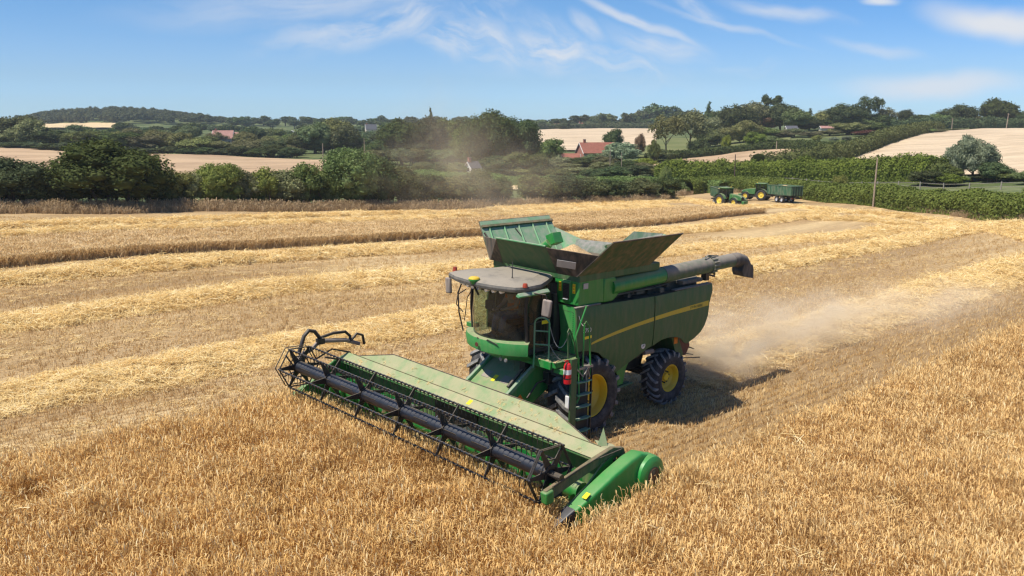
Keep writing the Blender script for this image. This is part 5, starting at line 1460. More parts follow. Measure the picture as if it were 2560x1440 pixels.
# reel arms: left with a deep box arm, right with bent tube
mb = MB()
pts = [(2.72, 1.16), (2.82, 1.36), (3.15, 1.44), (3.62, 1.36), (4.25, 1.22), (5.08, 1.06), (5.10, 0.90), (4.9, 0.86), (4.2, 1.02), (3.66, 1.14), (3.2, 1.26), (2.95, 1.20), (2.86, 0.98)]
mb.prism(pts, 4.90, 5.00); mb.build('reel_arm', M['ext'], comb, bevel=0.015)
mb = MB(); mb.prism([(4.92, 1.06), (5.14, 1.03), (5.10, 0.78), (4.90, 0.80)], 4.88, 5.05); mb.build('arm_end_cap', M['green'], comb, bevel=0.03)
mb = MB(); mb.tube([(2.95, 4.92, 0.75), (3.35, 4.92, 1.22)], 0.04, 8); mb.tube([(2.9, 5.02, 1.35), (3.8, 5.02, 1.33), (4.9, 5.02, 1.10)], 0.014, 6); mb.tube([(3.6, 5.03, 1.38), (4.3, 5.03, 1.26), (4.95, 5.03, 1.12)], 0.012, 6); mb.tube([(3.1, 4.98, 1.18), (2.80, 5.0, 0.85)], 0.045, 8); mb.tube([(4.70, 4.7, 1.225), (4.70, 5.03, 1.225)], 0.07, 10); mb.each('arm_linkage', M['black'], comb)
mb = MB(); mb.tube([(2.66, -4.92, 1.48), (3.1, -4.92, 1.66), (3.95, -4.92, 1.78)], [0.055, 0.06, 0.065], 10); mb.tube([(3.95, -4.92, 1.78), (4.15, -4.92, 1.62), (4.75, -4.92, 1.36)], 0.06, 8); mb.build('reel_arm', M['mirror_back'], comb)
mb = MB(); mb.tube([(4.62, -4.88, 1.55), (4.45, -4.88, 2.0), (4.30, -4.88, 2.14), (4.12, -4.88, 2.08), (3.85, -4.88, 1.72)], 0.055, 10)
mb.tube([(3.9, -4.95, 1.86), (3.5, -4.95, 1.92), (3.1, -4.95, 1.90), (2.95, -4.93, 1.75), (3.0, -4.9, 1.60)], 0.045, 8); mb.tube([(2.95, -4.9, 1.62), (2.75, -4.9, 1.80), (2.55, -4.9, 1.72), (2.50, -4.9, 1.45)], 0.04, 8)
mb.tube([(4.2, -4.8, 1.3), (3.6, -4.85, 1.5), (3.0, -4.85, 1.3)], 0.025, 6); mb.tube([(3.9, -4.7, 1.35), (3.3, -4.75, 1.15)], 0.03, 6); mb.box((3.95, -4.88, 1.78), (0.22, 0.14, 0.16)); mb.each('reel_drive', M['black'], comb, bevel=0.005)
for k in range(5):
    mb = MB(); a = k*1.256+0.3; c = RC+Vector((0.0, -4.80, 0)); 
    mb.tube([c+Vector((0.16*math.cos(a), 0, 0.16*math.sin(a))), c+Vector((0.50*math.cos(a+0.5), -0.03, 0.50*math.sin(a+0.5)))], 0.022, 6); mb.build('cam_link', M['mirror_back'] if k % 2 else M['black'], comb)
# end sheets and crop dividers
mb = MB(); mb.prism([(3.0, 1.28), (3.40, 1.16), (3.9, 0.80), (4.45, 0.55), (4.75, 0.22), (4.2, 0.10), (3.0, 0.2)], 4.93, 4.97); mb.prism([(3.0, 1.28), (3.40, 1.16), (3.9, 0.80), (4.45, 0.55), (4.75, 0.22), (4.2, 0.10), (3.0, 0.2)], -4.97, -4.93); mb.each('end_sheet', M['green'], comb, bevel=0.008)
mb = MB(); mb.grid([[(2.96, 4.32, 1.36), (3.07, 4.55, 1.30), (3.02, 4.93, 1.26)], [(2.70, 4.60, 1.28), (2.74, 4.8, 1.24), (2.75, 5.1, 1.18)], [(2.5, 4.7, 0.9), (2.5, 4.9, 0.9), (2.5, 5.1, 0.9)]]); mb.grid([[(2.80, 4.42, 1.62), (3.06, 4.50, 1.33)], [(2.86, 4.60, 1.30), (3.12, 4.62, 1.16)]]); mb.each('corner_sheet', M['green_hood'], comb, fix=False)
mb = MB(); mb.tube([(3.35, 4.98, 0.52), (3.95, 4.98, 0.60)], 0.13, 14); mb.box((3.6, 5.02, 0.55), (0.75, 0.12, 0.34)); mb.build('drive_cover', M['green'], comb, bevel=0.04)
def loft(mb, secs, m=0, n=28, p=7.0):
    rows = []
    for (x, yc, hw, zb, zt) in secs:
        r = []
        for i in range(n):
            t = 2*math.pi*i/n; c, s = math.cos(t), math.sin(t)
            r.append((x, yc+hw*math.copysign(abs(c)**(2/p), c), (zb+zt)/2+(zt-zb)/2*math.copysign(abs(s)**(2/p), s)))
        rows.append(r)
    mb.grid(rows, m, wrap=True)
    b = len(mb.v)-n*len(rows); mb.f.append(tuple(b+i for i in range(n))); mb.m.append(m); mb.sm.append(False)
    b = len(mb.v)-n; mb.f.append(tuple(b+i for i in range(n))); mb.m.append(m); mb.sm.append(False)
mb = MB()
loft(mb, [(2.50, 5.32, 0.13, 0.62, 1.26), (2.80, 5.31, 0.165, 0.50, 1.37), (3.1, 5.30, 0.17, 0.46, 1.31), (3.6, 5.28, 0.168, 0.42, 1.12), (4.05, 5.25, 0.16, 0.36, 0.91), (4.42, 5.20, 0.145, 0.30, 0.70), (4.62, 5.17, 0.13, 0.28, 0.59)])
dv = mb.build('crop_divider', M['divider'], comb, sharp=32)
mb = MB(); loft(mb, [(4.60, 5.18, 0.145, 0.25, 0.65), (4.75, 5.16, 0.125, 0.22, 0.56), (4.95, 5.13, 0.085, 0.20, 0.42), (5.12, 5.10, 0.04, 0.19, 0.29)]); mb.build('divider_tip', M['reelblk'], dv, sharp=50)
mb = MB(); mb.lathe([(0.001, 0.0), (0.30, 0.0), (0.39, -0.05), (0.41, -0.14), (0.41, -0.30)], (2.56, 5.60, 0.86), 'y', 32); mb.build('drive_housing', M['divider'], dv)
mb = MB(); mb.lathe([(0.001, 0.006), (0.185, 0.006), (0.19, 0.0)], (2.56, 5.602, 0.86), 'y', 28, 0); o = mb.build('brand_emblem', M['ext'], dv)
mb = MB(); ring = [(2.56+0.165*math.cos(t), 5.611, 0.86+0.165*math.sin(t)) for t in np.linspace(0, 2*math.pi, 29)[:-1]]; mb.tube(ring, 0.010, 4, closed=True)
deer = [(-.10, -.02), (-.04, .03), (.03, .03), (.06, .08), (.05, .13), (.07, .09), (.10, .12), (.09, .07), (.12, .05), (.08, .02), (.05, -.02), (.10, -.07), (.04, -.04), (-.03, -.03), (-.08, -.09), (-.06, -.03), (-.12, -.04)]
mb.prism([(2.56-a, 0.86+b) for a, b in deer], 5.609, 5.613); mb.build('emblem_figure', M['emblem'], o, fix=False)
mb = MB(); mb.box((4.28, 5.30, 0.835), (0.15, 0.11, 0.006), Matrix.Rotation(R(29), 3, 'Y')); mb.build('warning_label', M['label_yellow'], dv)
mb = MB(); loft(mb, [(3.5, -5.1, 0.10, 0.3, 0.9), (4.0, -5.1, 0.10, 0.25, 0.7), (4.5, -5.08, 0.08, 0.2, 0.5), (4.95, -5.05, 0.04, 0.18, 0.3)]); dv2 = mb.build('crop_divider', M['green'], comb, sharp=50)
mb = MB(); loft(mb, [(4.85, -5.06, 0.06, 0.15, 0.36), (5.15, -5.04, 0.02, 0.14, 0.22)]); mb.build('divider_tip', M['reelblk'], dv2, sharp=50)
mb = MB(); mb.tube([(2.9, -4.6, 1.2), (3.4, -4.95, 1.15), (4.1, -5.0, 0.75)], 0.04, 8); mb.build('divider_brace', M['green'], comb)

# chaff that has settled in small drifts on the header sheet
rs3 = np.random.RandomState(18); cx_ = rs3.uniform(-4.2, 4.4, 26); hy = np.repeat(cx_, 5)+rs3.normal(0, 0.10, 130); hx = np.repeat(rs3.uniform(2.88, 3.30, 26), 5)+rs3.normal(0, 0.03, 130)
hx = np.clip(hx, 2.84, 3.34); hz = np.where(hx < 3.07, 1.585-(hx-2.80)*1.0, 1.315-(hx-3.07)*0.57)+0.012; hs = rs3.uniform(0.07, 0.20, 130)
okk = np.abs(hy) < 4.3-np.clip(3.07-hx, 0, 1)*4.6; hx, hy, hz, hs = hx[okk], hy[okk], hz[okk], hs[okk]
scatter('settled_chaff', np.stack([hx, hy, hz], -1), np.stack([hx*0, hx*0+0.6, rs3.rand(len(hx))*6.28], -1), np.stack([hs, hs, hs*0.35], -1), straw_c, None, comb)

# cut stems lying in the header trough on their way to the auger
rs2 = np.random.RandomState(8); n_ = 420
hx = rs2.uniform(3.25, 4.35, n_); hy = rs2.uniform(-4.7, 4.7, n_); dens_ = rs2.rand(n_) < 0.35+0.65*np.exp(-(hy/1.6)**2); hx, hy = hx[dens_], hy[dens_]
hs = rs2.uniform(0.5, 0.9, len(hx))
scatter('cut_stems', np.stack([hx, hy, 0.16+0.22*np.abs(hx-3.8)+0.12*rs2.rand(len(hx))], -1), np.stack([rs2.normal(0, .3, len(hx)), rs2.normal(0, .3, len(hx)), rs2.rand(len(hx))*6.28], -1), np.stack([hs, hs, hs], -1), straw_c, None, comb)

# fire extinguisher hanging by the ladder (a thing of its own)
CT = Matrix.Translation((0, -0.05, -TILT*1.7)) @ Matrix.Rotation(TILT, 4, 'X')
fe = thing('fire_extinguisher', 'red fire extinguisher hanging beside the combine ladder', 'fire extinguisher', CT @ Vector((1.30, 1.97, 1.68)))
mb = MB(); mb.lathe([(0.001, 0), (0.088, 0.005), (0.095, 0.04), (0.095, 0.42), (0.075, 0.49), (0.035, 0.52), (0.001, 0.525)], (0, 0, 0), 'z', 20); mb.build('cylinder', M['red'], fe)
mb = MB(); mb.lathe([(0.0965, 0.24), (0.0965, 0.36)], (0, 0, 0), 'z', 20); mb.build('label_band', M['white'], fe, fix=False)
mb = MB(); mb.box((0.02, 0, 0.55), (0.10, 0.03, 0.05)); mb.box((0.05, 0, 0.585), (0.12, 0.02, 0.015)); mb.build('handle', M['red'], fe, bevel=0.004)
mb = MB(); mb.tube([(0.03, 0.02, 0.54), (0.10, 0.04, 0.50), (0.12, 0.03, 0.35), (0.11, 0.0, 0.15)], 0.011, 6); mb.lathe([(0.098, 0.12), (0.098, 0.15)], (0, 0, 0), 'z', 16); mb.build('hose', M['black'], fe)

# the driver
def skin_figure(name, verts, edges, radii, mat, root=0, sub=2, parent=None):
    bm = bmesh.new(); lay = bm.verts.layers.skin.verify(); vs = [bm.verts.new(v) for v in verts]
    for a, b in edges: bm.edges.new((vs[a], vs[b]))
    for i, (v, r) in enumerate(zip(vs, radii)):
        v[lay].radius = (r, r); v[lay].use_root = (i == root)
    me = bpy.data.meshes.new(name); bm.to_mesh(me); bm.free(); me.materials.append(mat)
    o = bpy.data.objects.new(name, me); link(o, parent)
    m = o.modifiers.new('skin', 'SKIN'); m.use_smooth_shade = True
    s = o.modifiers.new('sub', 'SUBSURF'); s.levels = sub; s.render_levels = sub
    return o
drv = thing('person', 'driver in an orange vest sitting behind the cab windscreen', 'person', CT @ Vector((1.36, 0.08, 3.07)))
V = [(0, 0, 0), (-0.03, 0, 0.20), (-0.02, 0, 0.40), (0.0, 0, 0.52), (0.03, 0, 0.60), (0.05, 0, 0.70), (0.05, 0, 0.80),
     (0.0, 0.18, 0.47), (0.12, 0.24, 0.25), (0.42, 0.13, 0.20), (0.52, 0.10, 0.20), (0.0, -0.18, 0.47), (0.10, -0.26, 0.24), (0.36, -0.26, 0.12), (0.46, -0.26, 0.14),
     (0.05, 0.10, -0.02), (0.44, 0.14, 0.02), (0.56, 0.14, -0.40), (0.70, 0.14, -0.46), (0.05, -0.10, -0.02), (0.44, -0.14, 0.02), (0.54, -0.14, -0.40), (0.68, -0.14, -0.46)]
E_ = [(0, 1), (1, 2), (2, 3), (3, 4), (4, 5), (5, 6), (3, 7), (7, 8), (8, 9), (9, 10), (3, 11), (11, 12), (12, 13), (13, 14), (0, 15), (15, 16), (16, 17), (17, 18), (0, 19), (19, 20), (20, 21), (21, 22)]
RD = [0.15, 0.14, 0.15, 0.09, 0.055, 0.095, 0.085, 0.07, 0.05, 0.04, 0.04, 0.07, 0.05, 0.04, 0.04, 0.10, 0.075, 0.055, 0.05, 0.10, 0.075, 0.055, 0.05]
skin_figure('body', V, E_, RD, M['skin'], parent=drv)
skin_figure('vest', [(-0.01, 0, 0.02), (-0.03, 0, 0.20), (-0.02, 0, 0.38), (0.0, 0, 0.47), (0.0, 0.17, 0.47), (0.0, -0.17, 0.47)], [(0, 1), (1, 2), (2, 3), (3, 4), (3, 5)], [0.175, 0.165, 0.18, 0.13, 0.09, 0.09], M['orange'], parent=drv)
skin_figure('trousers', [V[0], V[15], V[16], V[17], V[19], V[20], V[21]], [(0, 1), (1, 2), (2, 3), (0, 4), (4, 5), (5, 6)], [0.16, 0.12, 0.09, 0.07, 0.12, 0.09, 0.07], M['denim'], parent=drv)
mb = MB(); mb.lathe([(0.001, 0.115), (0.07, 0.10), (0.108, 0.04), (0.108, -0.02)], (0.03, 0, 0.80), 'z', 16); mb.box((0.15, 0, 0.80), (0.10, 0.14, 0.012)); mb.build('cap', M['seat'], drv)

# ================================================================ trees, bushes, hedges
def leaf_cloud(blobs, n, size, seed, zmin=0.0, core=0.70, droop=0.0, elong=1.5):
    """leaf-sized quads spread over the outside of many small blobs, with a rough inner mass"""
    r_ = np.random.RandomState(seed); B = np.array(blobs, float)
    w = B[:, 3]**2; w /= w.sum()
    P = np.zeros((0, 3)); D = np.zeros((0, 3))
    while len(P) < n:
        m = int(n*1.5); k = r_.choice(len(B), m, p=w)
        d = r_.normal(size=(m, 3)); d /= np.linalg.norm(d, axis=1)[:, None]; d[:, 2] = np.where(d[:, 2] < -0.5, -d[:, 2], d[:, 2])
        d /= np.linalg.norm(d, axis=1)[:, None]
        p = B[k, :3]+d*(B[k, 3]*r_.uniform(0.72, 1.28, m))[:, None]
        ok = p[:, 2] > zmin
        for i in range(0, len(B)):
            dd = np.linalg.norm(p-B[i, :3], axis=1); ok &= (dd > B[i, 3]*0.70) | (k == i)
        P = np.vstack([P, p[ok]]); D = np.vstack([D, d[ok]])
    P = P[:n]; D = D[:n]
    fly = r_.rand(n) < 0.10; P = P+D*(fly*r_.uniform(0.0, 0.045, n))[:, None]
    nrm = D+r_.normal(0, 0.75, (n, 3)); nrm /= np.linalg.norm(nrm, axis=1)[:, None]
    t = np.cross(nrm, r_.normal(size=(n, 3))); t /= np.linalg.norm(t, axis=1)[:, None]; b = np.cross(nrm, t)
    if droop: t = t*(1-droop)+np.array([0, 0, 1])*droop; t /= np.linalg.norm(t, axis=1)[:, None]
    s = size*r_.uniform(0.55, 1.25, n)[:, None]
    c4 = [P-t*s*elong/2, P+b*s/2*0.8, P+t*s*elong/2, P-b*s/2*0.8]
    V = np.stack(c4, 1).reshape(-1, 3); F = np.arange(4*n).reshape(n, 4)
    # inner mass
    NV = []; NF = []; off = len(V)
    for (x, y, z, r) in blobs:
        nu, nv = 7, 4; base = off+len(NV)
        for j in range(nv+1):
            ph = math.pi*j/nv
            for i in range(nu):
                th = 2*math.pi*i/nu; rr = r*core*(0.9+0.2*r_.rand())
                NV.append((x+rr*math.sin(ph)*math.cos(th), y+rr*math.sin(ph)*math.sin(th), max(zmin, z+rr*math.cos(ph))))
        for j in range(nv):
            for i in range(nu):
                NF.append((base+j*nu+i, base+j*nu+(i+1) % nu, base+(j+1)*nu+(i+1) % nu, base+(j+1)*nu+i))
    return np.vstack([V, np.array(NV)]), np.vstack([F, np.array(NF)])
def blobs_dome(seed, n, z0, rad, rmin, rmax, top=1.0, flat=1.0):
    r_ = np.random.RandomState(seed); out = []
    zc = (z0+top)/2; hz = (top-z0)/2
    while len(out) < n:
        d = r_.normal(size=3); d /= np.linalg.norm(d); q = r_.uniform(0.35, 1.0)**0.5
        r = r_.uniform(rmin, rmax)
        x, y, z = d[0]*q*(rad-r*0.75), d[1]*q*(rad-r*0.75), zc+d[2]*q*(hz-r*0.75)*flat
        if z < z0+r*0.3: continue
        out.append((x, y, z, r))
    out.append((0, 0, zc, min(rad, hz)*0.62))
    return out
def blobs_cone(seed, n, z0, rad):
    r_ = np.random.RandomState(seed); out = []
    for i in range(n):
        t = i/(n-1); z = z0+(0.97-z0)*t; rr = rad*(1-t)**0.8*0.6; a = r_.rand()*6.28
        out.append((rr*math.cos(a)*0.8, rr*math.sin(a)*0.8, z, 0.05+rad*0.42*(1-t)))
    return out
def blobs_pine(seed):
    r_ = np.random.RandomState(seed); out = []
    for i in range(13):
        a = r_.rand()*6.28; q = r_.uniform(0.1, 0.34); out.append((q*math.cos(a), q*math.sin(a), r_.uniform(0.60, 0.92), r_.uniform(0.07, 0.13)))
    for i in range(8):
        a = r_.rand()*6.28; q = r_.uniform(0.1, 0.3); out.append((q*math.cos(a), q*math.sin(a), r_.uniform(0.35, 0.6), r_.uniform(0.06, 0.12)))
    return out
def trunk_mesh(seed, z1, r0, spread=0.3, n=6, bend=0.05):
    r_ = random.Random(seed); mb = MB()
    top = (r_.uniform(-bend, bend), r_.uniform(-bend, bend), z1)
    mb.tube([(0, 0, -0.03), (top[0]*0.3, top[1]*0.3, z1*0.45), top], [r0*1.25, r0, r0*0.55], 8)
    for i in range(n):
        a = 2*math.pi*i/n+r_.random(); z = z1*r_.uniform(0.35, 0.95); q = spread*r_.uniform(0.6, 1)
        mb.tube([(top[0]*z/z1, top[1]*z/z1, z), (q*0.5*math.cos(a), q*0.5*math.sin(a), z+0.12), (q*math.cos(a), q*math.sin(a), z+0.25)], [r0*0.5, r0*0.33, r0*0.12], 6)
    o = mb.build('trunk', M['bark'], None); me = o.data; bpy.data.objects.remove(o); return me
def stems_mesh(seed, n=9, h=0.5, rad=0.22, r0=0.012):
    r_ = random.Random(seed); mb = MB()
    for i in range(n):
        a = r_.random()*6.28; q = rad*r_.random()
        mb.tube([(q*math.cos(a), q*math.sin(a), -0.03), (q*1.2*math.cos(a+.2), q*1.2*math.sin(a+.2), h*0.4), (q*1.8*math.cos(a), q*1.8*math.sin(a), h)], [r0*1.3, r0, r0*0.5], 5)
    o = mb.build('stem', M['bark'], None); me = o.data; bpy.data.objects.remove(o); return me
PR = {}
def proto(kind, lod, var):
    key = (kind, lod, var)
    if key in PR: return PR[key]
    nl = {'hi': 9000, 'mid': 3600, 'far': 800}[lod]; sz = {'hi': 0.026, 'mid': 0.036, 'far': 0.075}[lod]
    sd = var*17+{'oak': 1, 'bush': 2, 'cone': 3, 'pine': 4, 'willow': 5, 'open': 6}[kind]*101
    z0 = 0.0
    if kind == 'oak': bl = blobs_dome(sd, {'hi': 60, 'mid': 44, 'far': 16}[lod], 0.16, 0.5, 0.09, 0.17)
    elif kind == 'bush': bl = blobs_dome(sd, {'hi': 60, 'mid': 36, 'far': 12}[lod], 0.07, 0.5, 0.09, 0.18)
    elif kind == 'cone': bl = blobs_cone(sd, 9, 0.08, 0.5)
    elif kind == 'pine': bl = blobs_pine(sd)
    elif kind == 'willow': bl = blobs_dome(sd, 46, 0.10, 0.5, 0.08, 0.16)
    else: bl = blobs_dome(sd, 24, 0.34, 0.5, 0.08, 0.15); nl = int(nl*0.7)
    core = 0.72 if kind not in ('open',) else 0.35
    V, F = leaf_cloud(bl, nl, sz, sd, 0.02, core, 0.35 if kind == 'willow' else 0.0, 2.2 if kind == 'willow' else 1.5)
    tm = (trunk_mesh(sd, 0.45 if kind != 'open' else 0.5, 0.024 if kind != 'open' else 0.018, 0.32) if kind != 'bush' else stems_mesh(sd))
    PR[key] = (V, F, tm); return PR[key]
CM = {}
def crown_mesh(kind, lod, var, mat, join):
    key = (kind, lod, var, mat, join)
    if key in CM: return CM[key]
    V, F, tm = proto(kind, lod, var)
    if join:
        tv = np.zeros(len(tm.vertices)*3, np.float32); tm.vertices.foreach_get('co', tv); tv = tv.reshape(-1, 3)
        tf = [tuple(p.vertices) for p in tm.polygons if len(p.vertices) == 4]
        F2 = np.vstack([F, np.array(tf)+len(V)]); V2 = np.vstack([V, tv])
        me = mesh_np('tree', V2, F2, mats=[M[mat], M['bark']], mi=np.r_[np.zeros(len(F), int), np.ones(len(tf), int)])
    else: me = mesh_np('crown', V, F, M[mat])
    CM[key] = me; return me
trnd = random.Random(77)
def plant_tree(px, u, top, wpx, kind='oak', mat='leaf', name='tree', label='tree', cat='tree', group=None, lod=None, sink=0.0, minh=1.0):
    b = at(px, u); hgt = CAM[2]-(top-327)/2166.0*u-b.z
    hgt = max(minh, hgt*1.02); w = wpx*u/2190.0
    lod = lod or ('mid' if u < 460 else 'far')
    var = trnd.randrange(4)
    rz = trnd.random()*6.28
    if u > 480 or lod == 'far':
        o = bpy.data.objects.new(name, crown_mesh(kind, 'far', var, mat, True)); link(o)
        o.location = b-Vector((0, 0, sink)); o.rotation_euler = (0, 0, rz); o.scale = (w, w, hgt)
        return tag(o, label, cat, group)
    t = thing(name, label, cat, b-Vector((0, 0, sink)), rz, group)
    t.scale = (w, w, hgt)
    c = bpy.data.objects.new('crown' if kind != 'bush' else 'foliage', crown_mesh(kind, lod, var, mat, False)); link(c, t)
    k = bpy.data.objects.new('trunk' if kind != 'bush' else 'stems', proto(kind, lod, var)[2]); link(k, t)
    return t

# bushes of the near hedge on the left
HB = [(-160, 400, 200, 'leaf_dark'), (40, 396, 215, 'leaf_dark'), (120, 440, 110, 'leaf'), (170, 420, 110, 'leaf_dark'), (288, 355, 285, 'leaf_dark'), (405, 424, 90, 'leaf_dark'), (452, 424, 100, 'leaf_olive'), (495, 432, 70, 'leaf_olive'),
      (560, 408, 120, 'leaf_yellow'), (618, 420, 90, 'leaf_olive'), (672, 418, 90, 'leaf_yellow'), (722, 424, 110, 'leaf_olive'), (770, 404, 110, 'leaf'), (830, 420, 90, 'leaf'), (890, 372, 150, 'leaf'), (950, 395, 120, 'leaf_dark'),
      (1010, 415, 120, 'leaf'), (1075, 432, 110, 'leaf_dark'), (1130, 438, 90, 'leaf_olive'), (1190, 424, 120, 'leaf'), (1250, 440, 80, 'leaf_dark'), (1335, 431, 110, 'leaf'), (1405, 432, 110, 'leaf_dark'), (1470, 440, 90, 'leaf'), (1520, 445, 90, 'leaf_dark'),
      (1595, 443, 100, 'leaf'), (1655, 440, 80, 'leaf_dark'), (1695, 462, 50, 'leaf')]
words_ = {'leaf': 'mid green', 'leaf_dark': 'dark green', 'leaf_olive': 'olive green', 'leaf_yellow': 'yellow green'}
for i, (px, top, w, m_) in enumerate(HB):
    special = {288: 'broadest and tallest round bush of the hedge at left', 890: 'tall grey green bush in the middle of the hedge, above its neighbours', 560: 'bright yellow green bush just right of the broadest bush'}.get(px)
    lab = special or '%s bush in the ragged field hedge' % words_[m_]
    plant_tree(px, float(edge_u(px))+2.6, top, w*1.12, 'bush', m_, 'hedge_bush', lab, 'bush', None if special else 'bushes of the ragged hedge', lod='hi' if w >= 120 else 'mid')

def row(lst, u, name, label, group, kinds=('oak',), mats=('leaf',), cat='tree', jit=8, lod=None):
    for i, (px, top, w) in enumerate(lst):
        plant_tree(px, u+trnd.uniform(-jit, jit), top, w*1.15, kinds[i % len(kinds)], mats[(i*7+int(px)) % len(mats)], name, label, cat, group, lod)
row([(-60, 335, 110), (20, 330, 95), (75, 290, 120), (110, 300, 90), (150, 322, 100), (190, 334, 90), (235, 326, 95), (280, 334, 95), (330, 330, 110), (380, 338, 100), (425, 326, 90), (470, 332, 85), (515, 346, 90), (560, 352, 80), (605, 358, 80), (650, 352, 80), (690, 352, 85), (728, 360, 75), (756, 370, 50)],
    312, 'belt_tree', 'tree in the belt along the tan field top', 'trees of the belt behind the tan field', ('oak', 'bush'), ('leaf_dark', 'leaf', 'leaf_dark', 'leaf_olive'))
row([(p, 365+trnd.uniform(-4, 6)-(8 if p < 300 else 0), 60) for p in range(-60, 760, 42)], 300, 'belt_shrub', 'low dark shrub at the tree belt foot', 'shrubs at the foot of the belt', ('bush',), ('leaf_dark',), 'shrub', 3)
row([(p+trnd.uniform(-12, 12), 318+trnd.uniform(-8, 12), 62) for p in range(-40, 720, 34) if not 530 < p < 640], 430, 'woodland_tree', 'tree on the wooded slope behind the belt', 'trees on the wooded slope', ('oak', 'bush', 'oak'), ('leaf', 'leaf_dark', 'leaf_olive', 'leaf'), 'tree', 30)
row([(p+trnd.uniform(-10, 10), 312+trnd.uniform(-7, 8), 44) for p in list(range(30, 100, 28))+list(range(335, 640, 28))], 640, 'far_tree', 'small tree below the wooded hill at left', 'trees below the wooded hill', ('oak',), ('leaf_far', 'leaf_dark'), 'tree', 50)
row([(p+trnd.uniform(-9, 9), 334+trnd.uniform(-6, 6), 55) for p in (540, 575, 640, 700, 745, 770)], 395, 'slope_tree', 'tree beside the pink roofed farmhouse', 'trees round the pink roofed farmhouse', ('oak',), ('leaf', 'leaf_olive'))
# the wood on the far hill: one mass
def far_wood():
    r_ = np.random.RandomState(5); VV = []; FF = []; off = 0
    V0, F0, _ = proto('oak', 'far', 1); V0 = V0[:]; 
    base = [proto('oak', 'far', k) for k in range(3)]
    top_px = [(100, 294), (125, 284), (160, 279), (230, 272), (330, 267), (380, 271), (440, 277), (520, 286), (600, 295), (700, 300)]
    for i in range(520):
        px = r_.uniform(104, 700); u = r_.uniform(930, 1240)
        lim = np.interp(px, [p[0] for p in top_px], [p[1] for p in top_px])
        b = at(px, u); h_ = r_.uniform(9, 15)
        row_top = 327-((b.z+h_)-CAM[2])*2166/u
        lim += r_.normal(0, 1.6)
        if row_top < lim: h_ -= (lim-row_top)*u/2166
        if h_ < 4: continue
        w = r_.uniform(11, 19); V, F, _ = base[i % 3]
        a = r_.rand()*6.28; c, s = math.cos(a), math.sin(a)
        X = (V[:, 0]*c-V[:, 1]*s)*w+b.x; Y = (V[:, 0]*s+V[:, 1]*c)*w+b.y; Z = V[:, 2]*h_+b.z-1
        sel = F[::3]; VV.append(np.stack([X, Y, Z], -1)); FF.append(sel+off if False else np.vstack([F[:800:3], F[800:]])+off); off += len(V)
    o = bpy.data.objects.new('far_wood', mesh_np('far_wood', np.vstack(VV), np.vstack(FF), M['leaf_far'])); link(o)
    tag(o, 'dark wood covering the far hill at left, seen as one mass', None, None, 'stuff')
far_wood()
# skyline and middle distance, left of centre
row([(20, 302, 24), (45, 300, 30), (70, 297, 30), (90, 288, 30), (105, 300, 30)], 880, 'far_tree', 'tiny tree on the skyline left of the wooded hill', 'skyline trees at far left', ('oak',), ('leaf_far',))
row([(p+trnd.uniform(-8, 8), 296+trnd.uniform(-6, 5), trnd.uniform(34, 60)) for p in range(610, 1180, 24)], 900, 'skyline_tree', 'tree on the far skyline behind the dust', 'far skyline trees', ('oak', 'bush', 'oak'), ('leaf_far', 'leaf_far', 'leaf_dark'), 'tree', 60)
row([(p+trnd.uniform(-8, 8), 309+trnd.uniform(-5, 5), trnd.uniform(40, 60)) for p in range(790, 1200, 30) if not 920 < p < 960], 660, 'valley_tree', 'tree on the far side of the valley behind the dust', 'trees across the valley', ('oak', 'bush'), ('leaf_far', 'leaf'), 'tree', 50)
row([(640, 346, 70), (690, 342, 60), (735, 346, 60), (765, 330, 70), (800, 308, 90), (845, 300, 100), (870, 318, 80), (815, 345, 80), (860, 352, 80), (905, 338, 60), (985, 318, 90)], 345, 'valley_tree', 'grey green tree in the dusty valley', 'trees in the valley behind the dust', ('oak', 'bush'), ('leaf', 'leaf_olive', 'leaf_dark'))
row([(1010, 300, 110), (1045, 312, 100), (960, 350, 80), (1000, 350, 80), (1085, 296, 100), (1130, 298, 110), (1170, 306, 90), (1040, 350, 90), (1095, 350, 80), (1150, 348, 80)], 290, 'valley_tree', 'tall dark tree left of the brick house', 'tall trees left of the brick house', ('oak', 'oak', 'bush'), ('leaf_dark', 'leaf', 'leaf_dark'))
row([(p, 372+trnd.uniform(-6, 6), 64) for p in range(870, 1190, 36)], 272, 'valley_shrub', 'low shrub below the valley trees behind the dust', 'low shrubs in the valley', ('bush',), ('leaf_dark', 'leaf', 'leaf_olive'), 'shrub', 5)
plant_tree(1083, 300, 279, 46, 'cone', 'leaf_dark', 'conifer', 'thin pointed conifer rising above the trees at the centre', 'tree')
plant_tree(1225, 222, 286, 150, 'oak', 'leaf_dark', 'oak_tree', 'tallest dark oak near the centre, rising above the skyline', 'tree', lod='hi')
plant_tree(1290, 226, 300, 130, 'oak', 'leaf_dark', 'oak_tree', 'dark oak touching the right side of the tallest oak', 'tree', lod='hi')
plant_tree(1180, 228, 318, 110, 'oak', 'leaf', 'oak_tree', 'oak at the left side of the tallest oak', 'tree', lod='hi')
row([(1240, 388, 90), (1290, 378, 90), (1335, 384, 70), (1060, 402, 50), (1100, 404, 60), (1150, 404, 60)], 216, 'valley_shrub', 'shrub below the tall dark oaks', 'shrubs below the oaks', ('bush',), ('leaf_dark', 'leaf'), 'shrub', 4)
